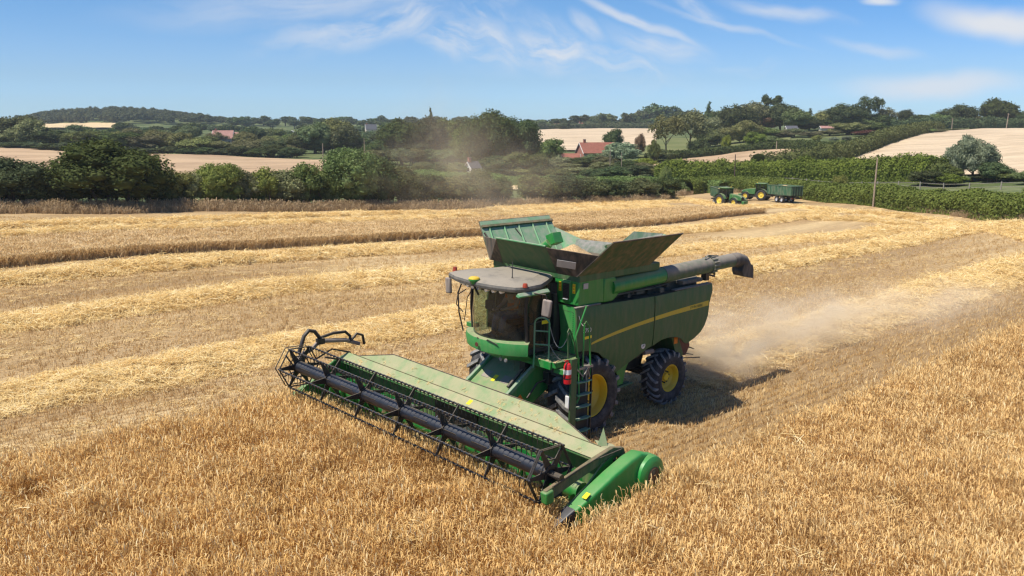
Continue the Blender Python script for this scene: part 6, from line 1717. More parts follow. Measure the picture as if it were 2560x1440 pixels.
# village round the brick house
row([(1300, 420, 70), (1345, 412, 80), (1390, 418, 70), (1435, 415, 80), (1480, 420, 70), (1530, 412, 80), (1580, 410, 70), (1620, 418, 70), (1660, 424, 60), (1250, 418, 70)], 205, 'lane_bush', 'bush beside the lane in front of the village', 'bushes along the lane', ('bush',), ('leaf', 'leaf_olive', 'leaf_dark'), 'bush', 6)
row([(1310, 404, 70), (1360, 400, 70), (1500, 402, 60), (1560, 398, 60), (1600, 404, 60), (1640, 410, 50)], 228, 'lane_bush', 'bush in the rough ground before the village', 'bushes before the village', ('bush',), ('leaf_dark', 'leaf', 'leaf_olive'), 'bush', 5)
row([(1372, 346, 80), (1345, 366, 70)], 268, 'village_tree', 'round green tree left of the brick house', 'round trees left of the brick house', ('bush',), ('leaf', 'leaf_dark'))
row([(1400, 390, 60), (1440, 392, 70), (1480, 384, 60), (1505, 388, 60), (1330, 398, 80), (1375, 396, 80), (1415, 405, 80), (1465, 405, 80)], 252, 'garden_bush', 'bush in front of the brick house', 'bushes in front of the brick house', ('bush',), ('leaf', 'leaf_dark', 'leaf_olive'), 'bush', 5)
plant_tree(1545, 262, 356, 100, 'willow', 'leaf_grey', 'willow_tree', 'silvery weeping willow right of the brick house', 'tree', lod='mid')
plant_tree(1500, 256, 378, 50, 'willow', 'leaf_grey', 'willow_tree', 'small silvery willow in front of the brick house', 'tree', lod='mid')
plant_tree(1527, 338, 322, 56, 'bush', 'leaf_dark', 'round_tree', 'round dark tree directly behind the brick house roof', 'tree')
plant_tree(1592, 312, 334, 30, 'bush', 'leaf_red', 'copper_tree', 'small copper coloured tree right of the brick house', 'tree')
plant_tree(1600, 236, 394, 70, 'bush', 'leaf_yellow', 'garden_bush', 'light green bush below the silvery willow', 'bush')
row([(1640, 372, 60), (1625, 350, 30), (1650, 395, 50), (1680, 402, 50)], 262, 'garden_bush', 'small bush at the corner of the garden right of the willow', 'bushes by the garden corner', ('bush',), ('leaf', 'leaf_dark'), 'bush', 4)
row([(p+trnd.uniform(-6, 6), t_+trnd.uniform(-3, 3), w) for p, t_, w in ((1325, 300, 60), (1355, 298, 50), (1385, 294, 60), (1425, 292, 60), (1460, 288, 60), (1490, 286, 50), (1515, 290, 50), (1545, 289, 50), (1570, 282, 50), (1600, 272, 60), (1635, 264, 70), (1665, 270, 60), (1695, 276, 60), (1720, 280, 60), (1480, 302, 50), (1520, 304, 50), (1600, 300, 60), (1640, 305, 60), (1570, 303, 50))],
    770, 'hilltop_tree', 'tree on the hilltop above the pale field', 'trees along the top of the pale field', ('oak', 'bush', 'oak', 'pine'), ('leaf_dark', 'leaf_far', 'leaf'), 'tree', 25)
plant_tree(1408, 690, 308, 42, 'bush', 'leaf_dark', 'hilltop_tree', 'single dark tree at the top edge of the pale field', 'tree')
plant_tree(1655, 300, 292, 95, 'open', 'leaf_olive', 'garden_tree', 'thin crowned olive green tree, left one of the pair on the lawn', 'tree', lod='mid')
plant_tree(1712, 312, 282, 115, 'open', 'leaf_olive', 'garden_tree', 'larger olive green tree, right one of the pair on the lawn', 'tree', lod='mid')
plant_tree(1735, 300, 345, 60, 'bush', 'leaf_dark', 'garden_bush', 'dark bush at the foot of the larger lawn tree', 'bush')
wood = [(1757, 262, 50, 'cone'), (1785, 276, 90, 'oak'), (1825, 266, 90, 'oak'), (1865, 262, 90, 'oak'), (1930, 262, 90, 'oak'), (1965, 274, 80, 'oak'), (2000, 276, 50, 'cone'), (2040, 280, 80, 'oak'), (2085, 263, 90, 'oak'), (2110, 272, 70, 'bush'), (2165, 288, 90, 'oak'), (2195, 300, 80, 'bush'),
        (2262, 290, 70, 'bush'), (2300, 288, 80, 'bush'), (2355, 268, 90, 'oak'), (2400, 292, 70, 'bush'), (2060, 300, 80, 'oak'), (1900, 285, 100, 'oak'), (1820, 296, 90, 'oak'), (1760, 296, 80, 'bush'), (1990, 300, 80, 'oak'), (2130, 300, 90, 'oak')]
for i, (px, top, w, kd) in enumerate(wood):
    plant_tree(px, 440+trnd.uniform(-25, 15), top, w*1.15, kd, ('leaf_dark', 'leaf', 'leaf_dark', 'leaf_olive')[i % 4], 'hill_tree', 'tree in the dark wood on the hill at right', 'tree', 'trees of the wood on the right hill')
plant_tree(1902, 455, 247, 75, 'pine', 'leaf_dark', 'pine_tree', 'tall dark pine standing highest in the wood at right', 'tree')
plant_tree(1885, 430, 286, 90, 'oak', 'leaf_red', 'copper_beech', 'brownish copper tree below the tall pine', 'tree')
plant_tree(2142, 440, 247, 80, 'open', 'leaf_dark', 'pine_tree', 'open flat topped pine against the sky at right', 'tree')
plant_tree(2188, 440, 272, 60, 'open', 'leaf_olive', 'open_tree', 'thin twiggy tree right of the flat topped pine', 'tree')
plant_tree(2231, 430, 277, 42, 'bush', 'leaf_dark', 'round_tree', 'small round dark tree standing alone on the skyline at right', 'tree')
plant_tree(2456, 428, 251, 98, 'oak', 'leaf_dark', 'dome_tree', 'broad dark dome of a tree on the skyline near the right edge', 'tree')
plant_tree(2505, 425, 282, 66, 'bush', 'leaf_dark', 'dome_tree', 'lower dark tree right of the broad dome tree', 'tree')
row([(2540, 300, 50), (2590, 296, 80), (2650, 290, 90), (2425, 300, 50)], 425, 'skyline_bush', 'dark bush on the skyline by the right edge', 'skyline bushes at right', ('bush',), ('leaf_dark',), 'bush', 6)
row([(1760, 322, 70), (1800, 318, 70), (1845, 304, 80), (1893, 318, 78), (1935, 326, 60), (1965, 322, 60), (2005, 330, 60), (2050, 326, 70), (2095, 308, 90), (2150, 312, 90), (2190, 326, 80), (2225, 322, 70), (2262, 318, 80), (2300, 322, 70)], 365, 'slope_tree', 'tree in front of the right hill wood', 'trees on the slope at right', ('bush', 'oak'), ('leaf', 'leaf_dark', 'leaf_hedge', 'leaf_olive'))
plant_tree(2140, 350, 326, 70, 'bush', 'leaf_red', 'copper_bush', 'reddish bush on the slope at right', 'bush')
for px, top, mt, lb in ((1802, 337, 'leaf_yellow', 'bright yellow green bush beside the lawn'), (2020, 337, 'leaf_yellow', 'pale yellow bush on the slope, left of two grey ones'), (2062, 342, 'leaf_grey', 'left one of two grey green bushes on the slope'), (2092, 340, 'leaf_grey', 'right one of two grey green bushes on the slope')):
    plant_tree(px, 322, top, 28, 'bush', mt, 'garden_bush', lb, 'bush', lod='mid')
row([(p+trnd.uniform(-5, 5), 352+trnd.uniform(-3, 3), 44) for p in range(1900, 2120, 26)], 305, 'slope_bush', 'bush above the small brown field', 'bushes above the small brown field', ('bush',), ('leaf', 'leaf_hedge', 'leaf_dark'), 'bush', 8)
row([(1870, 330, 60), (1905, 340, 60), (1940, 348, 50)], 322, 'garden_tree', 'round green tree at the right end of the lawn', 'round trees at the end of the lawn', ('bush',), ('leaf_hedge', 'leaf'))
# around the big grey willow at right
plant_tree(2405, 150, 337, 118, 'willow', 'leaf_grey', 'willow_tree', 'big grey green willow standing in front of the hill at right', 'tree', lod='hi')
plant_tree(2365, 152, 362, 80, 'willow', 'leaf_grey', 'willow_tree', 'lower part grey green willow left of the big willow', 'tree', lod='mid')
row([(2040, 398, 70), (2090, 392, 70), (2150, 396, 70), (2200, 392, 70), (2250, 390, 60), (2300, 388, 60)], 182, 'scrub_bush', 'scrub bush below the pale right hill', 'scrub bushes below the pale hill', ('bush',), ('leaf', 'leaf_hedge', 'leaf_dark'), 'bush', 5)
row([(2330, 402, 90), (2350, 430, 80), (2290, 424, 80), (2460, 402, 80), (2500, 428, 90), (2440, 430, 80)], 146, 'scrub_bush', 'bush round the foot of the big grey willow', 'bushes round the big willow', ('bush',), ('leaf_dark', 'leaf', 'leaf_hedge'), 'bush', 4)
row([(2555, 424, 90), (2620, 420, 100), (2700, 415, 100)], 134, 'scrub_bush', 'dark bush at the right edge beside the pale hill', 'bushes at the right edge', ('bush',), ('leaf_dark', 'leaf'), 'bush', 4)
plant_tree(2085, 139, 434, 46, 'bush', 'leaf_yellow', 'yellow_bush', 'small bright yellow green bush behind the long hedge', 'bush', lod='mid')
plant_tree(2550, 112, 460, 40, 'bush', 'leaf_yellow', 'yellow_bush', 'small yellow bush at the right edge behind the hedge', 'bush', lod='mid')
plant_tree(1655, 172, 414, 34, 'bush', 'leaf_yellow', 'yellow_bush', 'small yellow green bush at the left end of the upper hedge', 'bush', lod='mid')

def hedge(name, path, hgt, wid, n, leaf, mat, label, seed=1, rough=0.5, top=None):
    """a hedge: leaves over a bank-like body that follows the ground"""
    r_ = np.random.RandomState(seed)
    P = np.array([[*world_xy(px, u)] for px, u in path], float)
    seg = np.linalg.norm(np.diff(P, axis=0), axis=1); cum = np.r_[0, np.cumsum(seg)]; Lh = cum[-1]
    def pos(s): return np.stack([np.interp(s, cum, P[:, 0]), np.interp(s, cum, P[:, 1])], -1)
    def dirn(s): a = pos(np.clip(s-1, 0, Lh)); b = pos(np.clip(s+1, 0, Lh)); d = b-a; return d/np.linalg.norm(d, axis=1)[:, None]
    def hh(s): return hgt*(0.82+0.36*fbm(s*0.16, s*0+seed, seed, 4))*(0.9+0.25*vnoise(s*0.9, s*0+seed, seed+4)*rough)
    s = r_.uniform(0, Lh, n); a = np.pi*(0.5-0.62*(r_.rand(n)*2-1)*1.0)          # angle over the cross-section
    a = np.pi*0.5+(r_.rand(n)-0.5)*np.pi*1.25
    H_ = hh(s); ww = wid*(0.8+0.4*fbm(s*0.22, s*0+seed+2, seed+3, 3))
    q = 1+0.10*r_.normal(size=n)*rough+0.18*(fbm(s*0.8, a*2.0, seed+6, 3)-0.5)
    ca_, sa_ = np.cos(a), np.sin(a)
    off = np.sign(ca_)*np.abs(ca_)**0.6*ww/2*q; z = np.clip(0.28+0.72*np.sign(sa_)*np.abs(sa_)**0.7*q, 0.05, 2)*H_
    p = pos(s); d = dirn(s); nr = np.stack([-d[:, 1], d[:, 0]], -1)
    xy = p+nr*off[:, None]; C_ = np.stack([xy[:, 0], xy[:, 1], hfun(xy[:, 0], xy[:, 1])+z], -1)
    out = np.stack([nr[:, 0]*ca_, nr[:, 1]*ca_, np.maximum(sa_, 0)], -1)+r_.normal(0, 0.55, (n, 3)); out /= np.linalg.norm(out, axis=1)[:, None]
    t = np.cross(out, r_.normal(size=(n, 3))); t /= np.linalg.norm(t, axis=1)[:, None]; b = np.cross(out, t); sz = leaf*r_.uniform(0.55, 1.3, n)[:, None]
    V = np.stack([C_-t*sz*0.75, C_+b*sz*0.4, C_+t*sz*0.75, C_-b*sz*0.4], 1).reshape(-1, 3); F = np.arange(4*n).reshape(n, 4)
    ns = max(4, int(Lh/1.2)); ss_ = np.linspace(0, Lh, ns); k = 9; aa = np.linspace(-0.12*np.pi, 1.12*np.pi, k)
    S_, A_ = np.meshgrid(ss_, aa, indexing='ij'); Hs = hh(S_.ravel()).reshape(S_.shape); Wd = wid*(0.8+0.4*fbm(S_*0.22, S_*0+seed+2, seed+3, 3))
    p = pos(S_.ravel()); d = dirn(S_.ravel()); nr = np.stack([-d[:, 1], d[:, 0]], -1)
    o_ = (np.sign(np.cos(A_))*np.abs(np.cos(A_))**0.6*Wd/2*0.86).ravel(); zz = (np.clip(0.22+0.66*np.sign(np.sin(A_))*np.abs(np.sin(A_))**0.7, -0.05, 1)*Hs).ravel()
    xy = p+nr*o_[:, None]; V2 = np.stack([xy[:, 0], xy[:, 1], hfun(xy[:, 0], xy[:, 1])+zz], -1)
    idx = np.arange(ns*k).reshape(ns, k)+len(V); F2 = np.stack([idx[:-1, :-1], idx[1:, :-1], idx[1:, 1:], idx[:-1, 1:]], -1).reshape(-1, 4)
    o = bpy.data.objects.new(name, mesh_np(name, np.vstack([V, V2]), np.vstack([F, F2]), M[mat])); link(o)
    return tag(o, label, 'hedge')
fe_path = [(px, float(edge_u(px))+2.2) for px in (1705, 1760, 1850, 1930, 2000, 2090, 2175, 2300, 2430, 2560, 2750, 2950)]
hedge('field_hedge', fe_path, 2.7, 4.0, 70000, 0.22, 'leaf_hedge', 'long thick green hedge along the right edge of the harvested field', 3)
hedge('upper_hedge', [(1640, 190), (1750, 184), (1880, 181), (2000, 174), (2120, 166), (2230, 158), (2320, 150)], 4.0, 5.0, 36000, 0.30, 'leaf_hedge', 'bushy green hedge above the fenced verge, behind the tractors', 5, 0.9)
hedge('lane_hedge', [(1040, 205), (1150, 192), (1260, 182), (1400, 178), (1560, 176), (1720, 170), (1800, 160)], 2.2, 3.2, 20000, 0.26, 'leaf_hedge', 'low green hedge crossing in front of the village', 6)
hedge('lane_hedge', [(1330, 160), (1450, 160), (1580, 162), (1700, 163)], 2.2, 4.0, 14000, 0.26, 'leaf', 'darker low hedge close behind the ragged hedge, left of the tractors', 7)
hedge('hill_hedge', [(1880, 206), (1960, 210), (2040, 222), (2110, 250), (2200, 304), (2310, 392)], 4.0, 6.0, 24000, 0.44, 'leaf', 'dark hedge climbing the hill along the left side of the pale field', 8, 0.9)
hedge('garden_hedge', [(1615, 270), (1700, 288), (1800, 298), (1900, 300), (1990, 288), (2080, 270)], 2.6, 4.0, 8000, 0.50, 'leaf_dark', 'dark hedge between the lawn and the small brown field', 9, 0.8)
hedge('skyline_hedge', [(2190, 400), (2280, 402), (2360, 408), (2440, 412), (2560, 412), (2700, 410)], 5.0, 6.0, 9000, 0.7, 'leaf_dark', 'dark hedge along the top of the pale hill at right', 10, 0.9)
hedge('top_hedge', [(1300, 700), (1400, 712), (1500, 718), (1640, 712)], 5.0, 8.0, 5000, 1.1, 'leaf_far', 'hedge along the top of the pale field at the centre', 11, 0.9)
hedge('pasture_hedge', [(600, 530), (700, 540), (800, 540), (960, 520)], 4.5, 7.0, 5000, 0.9, 'leaf_far', 'hedge below the far pasture left of the centre', 12, 0.9)

# ---------------------------------------------------------------- houses
def house(name, label, px, u, L, Wd, wallh, roofh, rot, wall='brick', roof='tile', chim=1, wins=3, dz=0.0, cat='house'):
    b = at(px, u); t = thing(name, label, cat, b+Vector((0, 0, dz)), rot)
    mb = MB(); w = Wd/2; l = L/2
    mb.prism([(-w, -1.5), (w, -1.5), (w, wallh), (0, wallh+roofh*0.96), (-w, wallh)], -l, l, plane='yz'); mb.build('wall', M[wall], t)
    for s in (1, -1):
        mb = MB(); e = 0.35
        p = [(-l-e, s*(w+e), wallh-e*roofh/w), (l+e, s*(w+e), wallh-e*roofh/w), (l+e, 0, wallh+roofh), (-l-e, 0, wallh+roofh)]
        mb.slab(p, (0, s*roofh/math.hypot(roofh, w), w/math.hypot(roofh, w)), 0.16); ro = mb.build('roof', M[roof], t)
    for c in range(chim):
        mb = MB(); x = l*0.75 if c == 0 else -l*0.5; mb.box((x, 0, wallh+roofh+0.35), (0.7, 0.6, 1.3)); mb.box((x, 0, wallh+roofh+1.02), (0.85, 0.75, 0.1)); mb.build('chimney', M['brick'], ro)
    for s in (1, -1):
        for i in range(wins):
            x = -l+L*(i+0.5)/wins
            mb = MB(); mb.box((x, s*(w+0.02), wallh*0.55), (1.15, 0.08, 1.1)); f = mb.build('window', M['render_white'], t)
            for q in (-0.27, 0.27):
                mb = MB(); mb.box((x+q, s*(w+0.055), wallh*0.55), (0.44, 0.05, 0.9)); mb.build('pane', M['window'], f)
    for s in (1, -1):
        mb = MB(); mb.box((s*(l+0.02), 0, wallh*0.6), (0.08, 1.1, 1.1)); f = mb.build('window', M['render_white'], t)
        mb = MB(); mb.box((s*(l+0.055), 0, wallh*0.6), (0.05, 0.85, 0.85)); mb.build('pane', M['window'], f)
        for v in (1, -1):
            mb = MB(); p0 = Vector((s*(l+0.38), v*(w+0.35), wallh-0.35*roofh/w-0.05)); p1 = Vector((s*(l+0.38), 0, wallh+roofh-0.05))
            mb.tube([p0, p1], 0.13, 4, sm=False); mb.build('verge_board', M['render_white'], t)
    return t
HR = YAW+math.pi/2
house('brick_house', 'red brick house with a long red tiled roof and white gable boards', 1486, 276, 11.2, 6.0, 3.0, 2.9, HR+R(20), 'brick', 'tile', 1, 4, 0.3)
house('brick_annex', 'low red roofed wing left of the brick house', 1422, 270, 5.0, 4.5, 1.6, 1.8, HR+R(8), 'brick', 'tile', 0, 2, -0.3)
house('farmhouse', 'farmhouse with faded pink tiled roof among trees at left', 580, 402, 8.5, 7.0, 3.6, 3.2, HR+R(8), 'brick', 'tile_pink', 1, 3, 0)
house('farmhouse', 'second pink roofed farm building right of the pink farmhouse', 612, 404, 6.0, 6.0, 3.4, 2.8, HR-R(8), 'brick', 'tile_pink', 1, 2, 0)
house('bungalow', 'white bungalow with red roof on top of the pale field', 1395, 716, 9.0, 6.0, 2.6, 2.0, HR, 'render_white', 'tile', 0, 3, 0.5)
house('bungalow', 'small cream house right of the white hilltop bungalow', 1448, 716, 5.0, 5.0, 2.6, 2.4, HR+R(40), 'cream', 'tile', 1, 2, 0.5)
house('bungalow', 'low white house at the right end of the pale field top', 1553, 716, 7.5, 5.0, 2.4, 1.4, HR, 'render_white', 'slate', 0, 3, 0.3)
house('white_house', 'white gabled house with dark slate roof under the dark oaks', 1184, 213, 2.6, 2.4, 1.5, 1.2, HR+R(40), 'render_white', 'slate', 1, 2, 0.9)
house('hill_house', 'dark roofed house among trees on the skyline near the centre', 938, 610, 7.0, 5.0, 4.4, 3.2, HR+R(20), 'cream', 'slate', 1, 2, 0.5)
house('shed', 'grey blue roofed shed at the foot of the wood at right', 1956, 405, 4.6, 4.0, 1.6, 1.2, HR, 'cream', 'slate', 0, 1, 0.3, 'shed')
house('shed', 'low shed on the slope behind the trees at far right', 2043, 400, 6.0, 4.0, 1.6, 0.9, HR, 'cream', 'tile_pink', 0, 1, 0.3, 'shed')
for i, px in enumerate((648, 668, 688, 714, 742)):
    b = at(px, 640); t = thing('polytunnel', 'pale domed polytunnel, %s of the row on the far pasture' % ('leftmost', 'second', 'middle', 'fourth', 'rightmost')[i], 'polytunnel', b+Vector((0, 0, 0.4)), HR+R(90), 'polytunnels on the far pasture')
    mb = MB(); mb.grid([[(x, 2.6*math.cos(a), 3.2*math.sin(a)) for a in np.linspace(0, math.pi, 12)] for x in (-6, -2, 2, 6)]); mb.build('cover', M['polytunnel'], t, fix=False)
    mb = MB(); mb.prism([(2.6*math.cos(a), 3.2*math.sin(a)) for a in np.linspace(0, math.pi, 12)], -6.05, -5.98, plane='yz'); mb.build('end_wall', M['polytunnel'], t)
b = at(1055, 222); t = heap('sand_heap', (b.x, b.y, b.z-0.2), 3.2, 3.2, 1.5, M['brown_field'], 3); tag(t, 'small heap of brown soil left of the dark oaks', 'soil heap')

# ---------------------------------------------------------------- poles and fence
def pole(px, u, top, label, mat='wood_pole', r=0.13, arm=True, lean=0.0):
    b = at(px, u); h_ = CAM[2]-(top-327)/2166.0*u-b.z
    t = thing('utility_pole', label, 'utility pole', b, YAW+R(20)); t.rotation_euler = (R(lean), 0, YAW+R(20))
    mb = MB(); mb.tube([(0, 0, -0.5), (0, 0, h_*0.5), (0, 0, h_)], [r*1.15, r, r*0.8], 10); mb.build('pole', M[mat], t)
    if arm:
        mb = MB(); mb.box((0, 0, h_-0.35), (0.10, 1.3, 0.10)); mb.build('crossarm', M[mat], t)
        for y in (-0.55, 0, 0.55):
            mb = MB(); mb.lathe([(0.001, 0.16), (0.04, 0.14), (0.05, 0.05), (0.03, 0)], (0, y, h_-0.30), 'z', 8); mb.build('insulator', M['paper'], t)
    return t
pole(2168, float(edge_u(2168))-2.2, 394, 'tall pale wooden utility pole standing at the field hedge at right', r=0.11, arm=False, lean=1.5)
pole(1824, 168, 384, 'dark tarred pole behind the tractors', 'wood_dark', 0.11, False)
pole(820, 207, 357, 'pale pole in the tan field behind the ragged hedge', r=0.12, arm=False)
pole(921, 262, 345, 'thin pole in the valley right of the tan field', r=0.10, arm=False)
pole(1519, 206, 368, 'pale pole in front of the silvery willow', r=0.09, arm=False)
pole(1547, 206, 380, 'second pale pole just right of the one before the willow', r=0.08, arm=False)
pole(1923, 290, 352, 'pale pole on the small brown field slope', r=0.14, arm=False)
pole(2167, 322, 326, 'pole beside the hedge climbing the right hill', r=0.15)
pole(2345, 398, 298, 'pole at the top of the pale hill, left of two', r=0.18)
pole(2477, 396, 286, 'leaning pole at the top of the pale hill, right of two', r=0.18, lean=4)
def fence(path, label, sp=3.2, ph=1.25):
    P = [Vector(world_xy(px, u)) for px, u in path]; t = thing('wooden_fence', label, 'fence', (*P[0], H1(*P[0])))
    o0 = t.location; pm = None; prev = None; acc = 0
    for a, b in zip(P[:-1], P[1:]):
        n = max(1, int((b-a).length/sp))
        for i in range(n):
            q = a.lerp(b, i/n); z = H1(q.x, q.y); loc = Vector((q.x, q.y, z))-o0
            if pm is None:
                mb = MB(); mb.box((0, 0, ph/2-0.1), (0.14, 0.14, ph+0.2)); o = mb.build('post', M['fence_wood'], t, bevel=0.01); pm = o.data
            else: o = bpy.data.objects.new('post', pm); link(o, t)
            o.location = loc; o.rotation_euler = (R(trnd.uniform(-3, 3)), R(trnd.uniform(-3, 3)), 0)
            if prev is not None:
                for zz in (0.5, 1.05):
                    mb = MB(); mb.tube([prev+Vector((0, 0, zz)), loc+Vector((0, 0, zz))], 0.032, 4, sm=False); mb.build('rail', M['fence_wood'], t)
            prev = loc
    return t
fence([(1835, 176), (1900, 176), (2000, 165), (2100, 154), (2175, 147), (2280, 138), (2400, 130), (2560, 122), (2700, 116)], 'weathered post and rail fence running behind the long hedge')
fence([(1725, 292), (1800, 302), (1880, 306)], 'short row of fence posts below the lawn', 3.0, 1.1)

# ================================================================ tractors and trailers
def small_wheel(parent, c, r, w, rimr, s, mat='yellow_rim', nl=16):
    e = bpy.data.objects.new('wheel', None); link(e, parent); e.location = c
    mb = make_tyre_mb(r, w, rimr, nl, r*0.09, r*0.05); mb.build('tyre', [M['tyre'], M['tyre']], e)
    mb = MB(); h = w*0.36; mb.lathe([(rimr, s*h), (rimr*0.93, s*(h+0.01)), (rimr*0.86, s*(h-0.10)), (rimr*0.5, s*(h-0.14)), (rimr*0.42, s*(h-0.04)), (0.001, s*(h-0.02))], (0, 0, 0), 'y', 24); mb.lathe([(rimr, -s*h), (0.001, -s*h*0.5)], (0, 0, 0), 'y', 16); mb.build('rim', M[mat], e)
    return e
def tractor(label, loc, rz):
    """x forward; origin on the ground below the rear axle"""
    t = thing('tractor', label, 'tractor', loc, rz, 'tractors parked by the hedge'); t.scale = (0.94,)*3
    for s in (1, -1):
        small_wheel(t, (0, s*0.95, 0.92), 0.92, 0.55, 0.50, s); small_wheel(t, (2.75, s*0.92, 0.70), 0.70, 0.45, 0.37, s)
        mb = MB(); rows = []
        for a in np.linspace(R(15), R(150), 9): rows.append([(1.05*math.cos(a)*1.0, s*y, 0.92+1.03*math.sin(a)) for y in (0.62, 1.22)])
        mb.grid(rows); mb.grid([[(r[0][0], r[0][1], r[0][2]-0.04) for r in rows], [(r[1][0], r[1][1], r[1][2]-0.04) for r in rows]]); mb.build('rear_fender', M['tractor_green'], t, fix=False)
        mb = MB(); rows = [[(2.75+0.80*math.cos(a), s*y, 0.70+0.80*math.sin(a)) for y in (0.70, 1.15)] for a in np.linspace(R(30), R(150), 7)]; mb.grid(rows); mb.build('front_fender', M['tractor_green'], t, fix=False)
    mb = MB(); mb.prism([(1.25, 1.95), (2.9, 1.80), (3.5, 1.62), (3.62, 1.30), (3.55, 0.95), (1.3, 0.95)], -0.38, 0.38); mb.build('bonnet', M['tractor_green'], t, bevel=0.06)
    mb = MB(); mb.box((3.60, 0, 1.25), (0.06, 0.5, 0.5)); mb.build('front_grille', M['black'], t)
    for s in (1, -1):
        mb = MB(); mb.box((3.55, s*0.26, 1.52), (0.14, 0.16, 0.10)); mb.build('headlight', M['lamp'], t)
    mb = MB(); mb.box((1.6, 0, 0.75), (3.8, 0.5, 0.45)); mb.box((2.75, 0, 0.70), (0.3, 1.5, 0.2)); mb.box((0, 0, 0.92), (0.4, 1.5, 0.35)); mb.build('chassis', M['dark'], t)
    mb = MB(); mb.box((4.0, 0, 0.75), (0.45, 0.95, 0.5)); mb.build('front_weight', M['tractor_green'], t, bevel=0.04)
    mb = MB(); mb.box((0.30, 0, 2.78), (1.75, 1.50, 0.16)); mb.build('cab_roof', M['tractor_green'], t, bevel=0.06)
    mb = MB(); mb.box((1.0, 0.35, 2.90), (0.14, 0.2, 0.12)); mb.build('gps_dome', M['yellow'], t, bevel=0.03)
    for x, y in ((1.08, 0.68), (1.08, -0.68), (-0.35, 0.68), (-0.35, -0.68), (0.3, 0.72), (0.3, -0.72)):
        mb = MB(); mb.tube([(x, y, 1.5), (x*0.95, y, 2.72)], 0.04, 6); mb.build('cab_pillar', M['black'], t)
    mb = MB(); mb.box((0.37, 0, 2.15), (1.40, 1.34, 1.15)); mb.build('cab_glass', M['glass_dark'], t)
    mb = MB(); mb.box((0.35, 0, 1.48), (1.5, 1.35, 0.3)); mb.box((0.15, 0, 1.85), (0.5, 0.5, 0.8)); mb.build('cab_base', M['dark'], t, bevel=0.03)
    mb = MB(); mb.tube([(1.35, -0.52, 1.7), (1.35, -0.52, 2.65)], 0.05, 8); mb.build('exhaust', M['black'], t)
    mb = MB(); mb.box((0.9, 0.95, 0.95), (0.4, 0.3, 0.5)); mb.box((0.9, -0.95, 0.95), (0.4, 0.3, 0.5)); mb.build('cab_step', M['dark'], t)
    return t
def trailer(label, loc, rz, mat='trailer', load=True):
    """x forward (towards the drawbar); origin on the ground between the axles"""
    t = thing('grain_trailer', label, 'trailer', loc, rz, 'grain trailers behind the tractors'); t.scale = (0.84, 0.88, 0.95)
    for s in (1, -1):
        for x in (0.65, -0.65): small_wheel(t, (x, s*1.05, 0.52), 0.52, 0.42, 0.27, s, 'lamp', 14)
        mb = MB(); mb.slab([(-3.1, s*1.22, 1.25), (3.1, s*1.22, 1.25), (3.1, s*1.27, 2.65), (-3.1, s*1.27, 2.65)], (0, -s, 0), 0.05); mb.build('side_wall', M[mat], t, sharp=20)
        for i in range(9):
            mb = MB(); mb.box((-3.0+i*0.75, s*1.285, 1.95), (0.09, 0.06, 1.4)); mb.build('side_rib', M[mat], t)
        mb = MB(); mb.box((0, s*1.28, 2.68), (6.3, 0.12, 0.10)); mb.build('top_rail', M[mat], t)
    for x in (3.1, -3.1):
        mb = MB(); mb.box((x, 0, 1.95), (0.06, 2.45, 1.4)); mb.build('end_wall', M['trailer_dark'], t)
    for i in range(5):
        mb = MB(); mb.box((-3.16, -1.1+i*0.55, 1.95), (0.08, 0.08, 1.35)); mb.build('tailgate_rib', M['trailer'], t)
    mb = MB(); mb.box((-3.16, 0, 2.66), (0.10, 2.6, 0.10)); mb.build('top_rail', M['trailer'], t)
    mb = MB(); mb.box((0, 0, 1.22), (6.2, 2.4, 0.08)); mb.box((0, 0, 0.98), (6.4, 0.9, 0.22)); mb.box((0, 0, 0.6), (0.2, 1.9, 0.15)); mb.box((3.9, 0, 0.80), (1.8, 0.2, 0.18)); mb.box((-3.0, 0, 0.75), (0.1, 2.3, 0.16)); mb.build('chassis', M['dark'], t)
    for s in (1, -1):
        mb = MB(); mb.box((0, s*1.08, 1.12), (2.2, 0.45, 0.05)); mb.build('mudguard', M['trailer_dark'], t)
        mb = MB(); mb.box((-3.08, s*0.95, 0.80), (0.05, 0.3, 0.12)); mb.build('rear_light', M['beacon'], t)
    if load:
        o = heap('grain_load', (0, 0, 2.25), 3.05, 1.22, 0.5, M['grain'], 5, t, 24)
    return t
def axis_rot(right, fwd_):
    v = Rh*right+Fh*fwd_; return math.atan2(v[1], v[0])
r1 = axis_rot(0.58, -0.82); p = at(1801, 127); tractor('green tractor facing right, its bonnet towards us', (p.x, p.y, p.z), r1)
d1 = axis_rot(-0.02, -1.0); q = p+Vector((math.cos(d1), math.sin(d1), 0))*(-5.0)+Vector((math.cos(r1), math.sin(r1), 0))*0.9
trailer('green grain trailer mostly hidden behind the tractor that faces right', (q.x, q.y, H1(q.x, q.y)), d1)
r2 = axis_rot(-0.62, 0.78); p = at(1897, 137.5); tractor('green tractor facing away to the left, in front of the loaded trailer', (p.x, p.y, p.z), axis_rot(-0.80, 0.60))
q = at(1949, 132); r3 = axis_rot(-0.42, 0.907); trailer('green grain trailer with rounded load, rear end towards us', (q.x, q.y, q.z), r3)

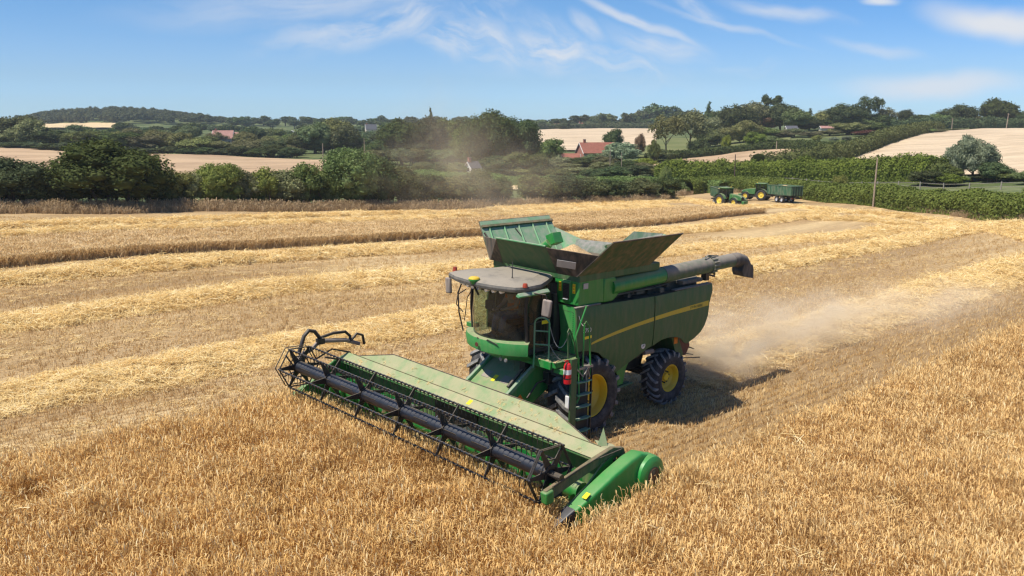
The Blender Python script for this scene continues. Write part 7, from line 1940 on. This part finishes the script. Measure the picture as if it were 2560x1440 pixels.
# ================================================================ dust and haze
def dust(name, label, loc, size, rz, dens, col, seed, soft=(0.10, 0.95), nscale=1.3, stretch=(1, 1, 1), tilt=0.0):
    """a cloud of harvest dust: an ellipsoid of noisy volume that fades out before its surface"""
    bm = bmesh.new(); bmesh.ops.create_icosphere(bm, subdivisions=3, radius=1.0); me = bpy.data.meshes.new(name); bm.to_mesh(me); bm.free()
    o = bpy.data.objects.new(name, me); link(o); o.location = loc; o.scale = size; o.rotation_euler = (0, tilt, rz)
    m, t, out_ = new_mat(name+'_volume')
    c = objco(t); L_ = t.vmath('LENGTH', c, out=1); g = t.node('ShaderNodeNewGeometry')
    n = t.noise(t.scalev(c, tuple(nscale*q for q in stretch)), 1.0, 6, 0.62, 0.6)
    d = t.math('MULTIPLY', t.ss(L_, soft[0], soft[1], 1.0, 0.0), t.ss(n, 0.40, 0.66))
    v = t.node('ShaderNodeVolumePrincipled'); v.inputs['Color'].default_value = (*col, 1); v.inputs['Anisotropy'].default_value = -0.35
    t.link(t.math('MULTIPLY', d, dens), v.inputs['Density']); t.link(v.outputs[0], out_.inputs['Volume'])

    me.materials.append(m); return tag(o, label, None, None, 'stuff')
DC = (0.98, 0.82, 0.60)
dust('dust_cloud', 'pale dust blowing out behind the combine', (-11.0, 0.4, 1.0), (8.0, 3.2, 1.5), R(-4), 0.72, DC, 1, stretch=(1.6, 1, 1))
dust('dust_cloud', 'pale dust blowing out behind the combine', (-6.9, 1.0, 0.8), (3.0, 2.1, 1.1), 0, 1.5, DC, 2)
dust('dust_cloud', 'pale dust blowing out behind the combine', (-19, 1.2, 0.7), (11.0, 4.2, 1.3), R(-3), 0.34, DC, 4, stretch=(1.6, 1, 1))
p = at(1190, 96); dust('dust_drift', 'thin veil of dust drifting over the field towards the hedge', (p.x, p.y, p.z+5.0), (16, 8, 7.5), YAW+math.pi/2, 0.075, DC, 3, nscale=1.6)
p = at(1120, 104); dust('dust_drift', 'thin veil of dust drifting over the field towards the hedge', (p.x, p.y, p.z+9.5), (10, 6, 9), YAW+math.pi/2, 0.05, DC, 6, nscale=1.6)
def haze():
    mb = MB(); mb.box((CAM[0], CAM[1], 28.0), (6500, 6500, 66))
    m, t, o = new_mat('haze_volume')
    v = t.node('ShaderNodeVolumePrincipled'); v.inputs['Color'].default_value = (0.78, 0.89, 1.0, 1); v.inputs['Density'].default_value = 0.00013; v.inputs['Anisotropy'].default_value = 0.0
    t.link(v.outputs[0], o.inputs['Volume'])
    ob = mb.build('haze', m, None); tag(ob, None, None, None, 'stuff'); return ob
haze()

# look-alike trees and bushes are told apart by their order along their row
ORD = ['first', 'second', 'third', 'fourth', 'fifth', 'sixth', 'seventh', 'eighth', 'ninth', 'tenth', 'eleventh', 'twelfth', 'thirteenth', 'fourteenth', 'fifteenth', 'sixteenth', 'seventeenth', 'eighteenth', 'nineteenth', 'twentieth']
grp = {}
for o in scene.objects:
    if o.parent is None and o.get('group') and o.get('category') in ('tree', 'bush', 'shrub'): grp.setdefault((o['group'], o['label']), []).append(o)
for (g, lab), lst in grp.items():
    if len(lst) < 2: continue
    def ang(o):
        u, v = uv_of(o.location.x, o.location.y); return math.atan2(v, u)
    lst.sort(key=ang)
    for i, o in enumerate(lst):
        w = 'leftmost' if i == 0 else 'rightmost' if i == len(lst)-1 else ('%s from left' % ORD[i] if i < len(lst)/2 else '%s from right' % ORD[len(lst)-1-i])
        o['label'] = ' '.join(('%s: %s' % (w, lab)).split()[:16])
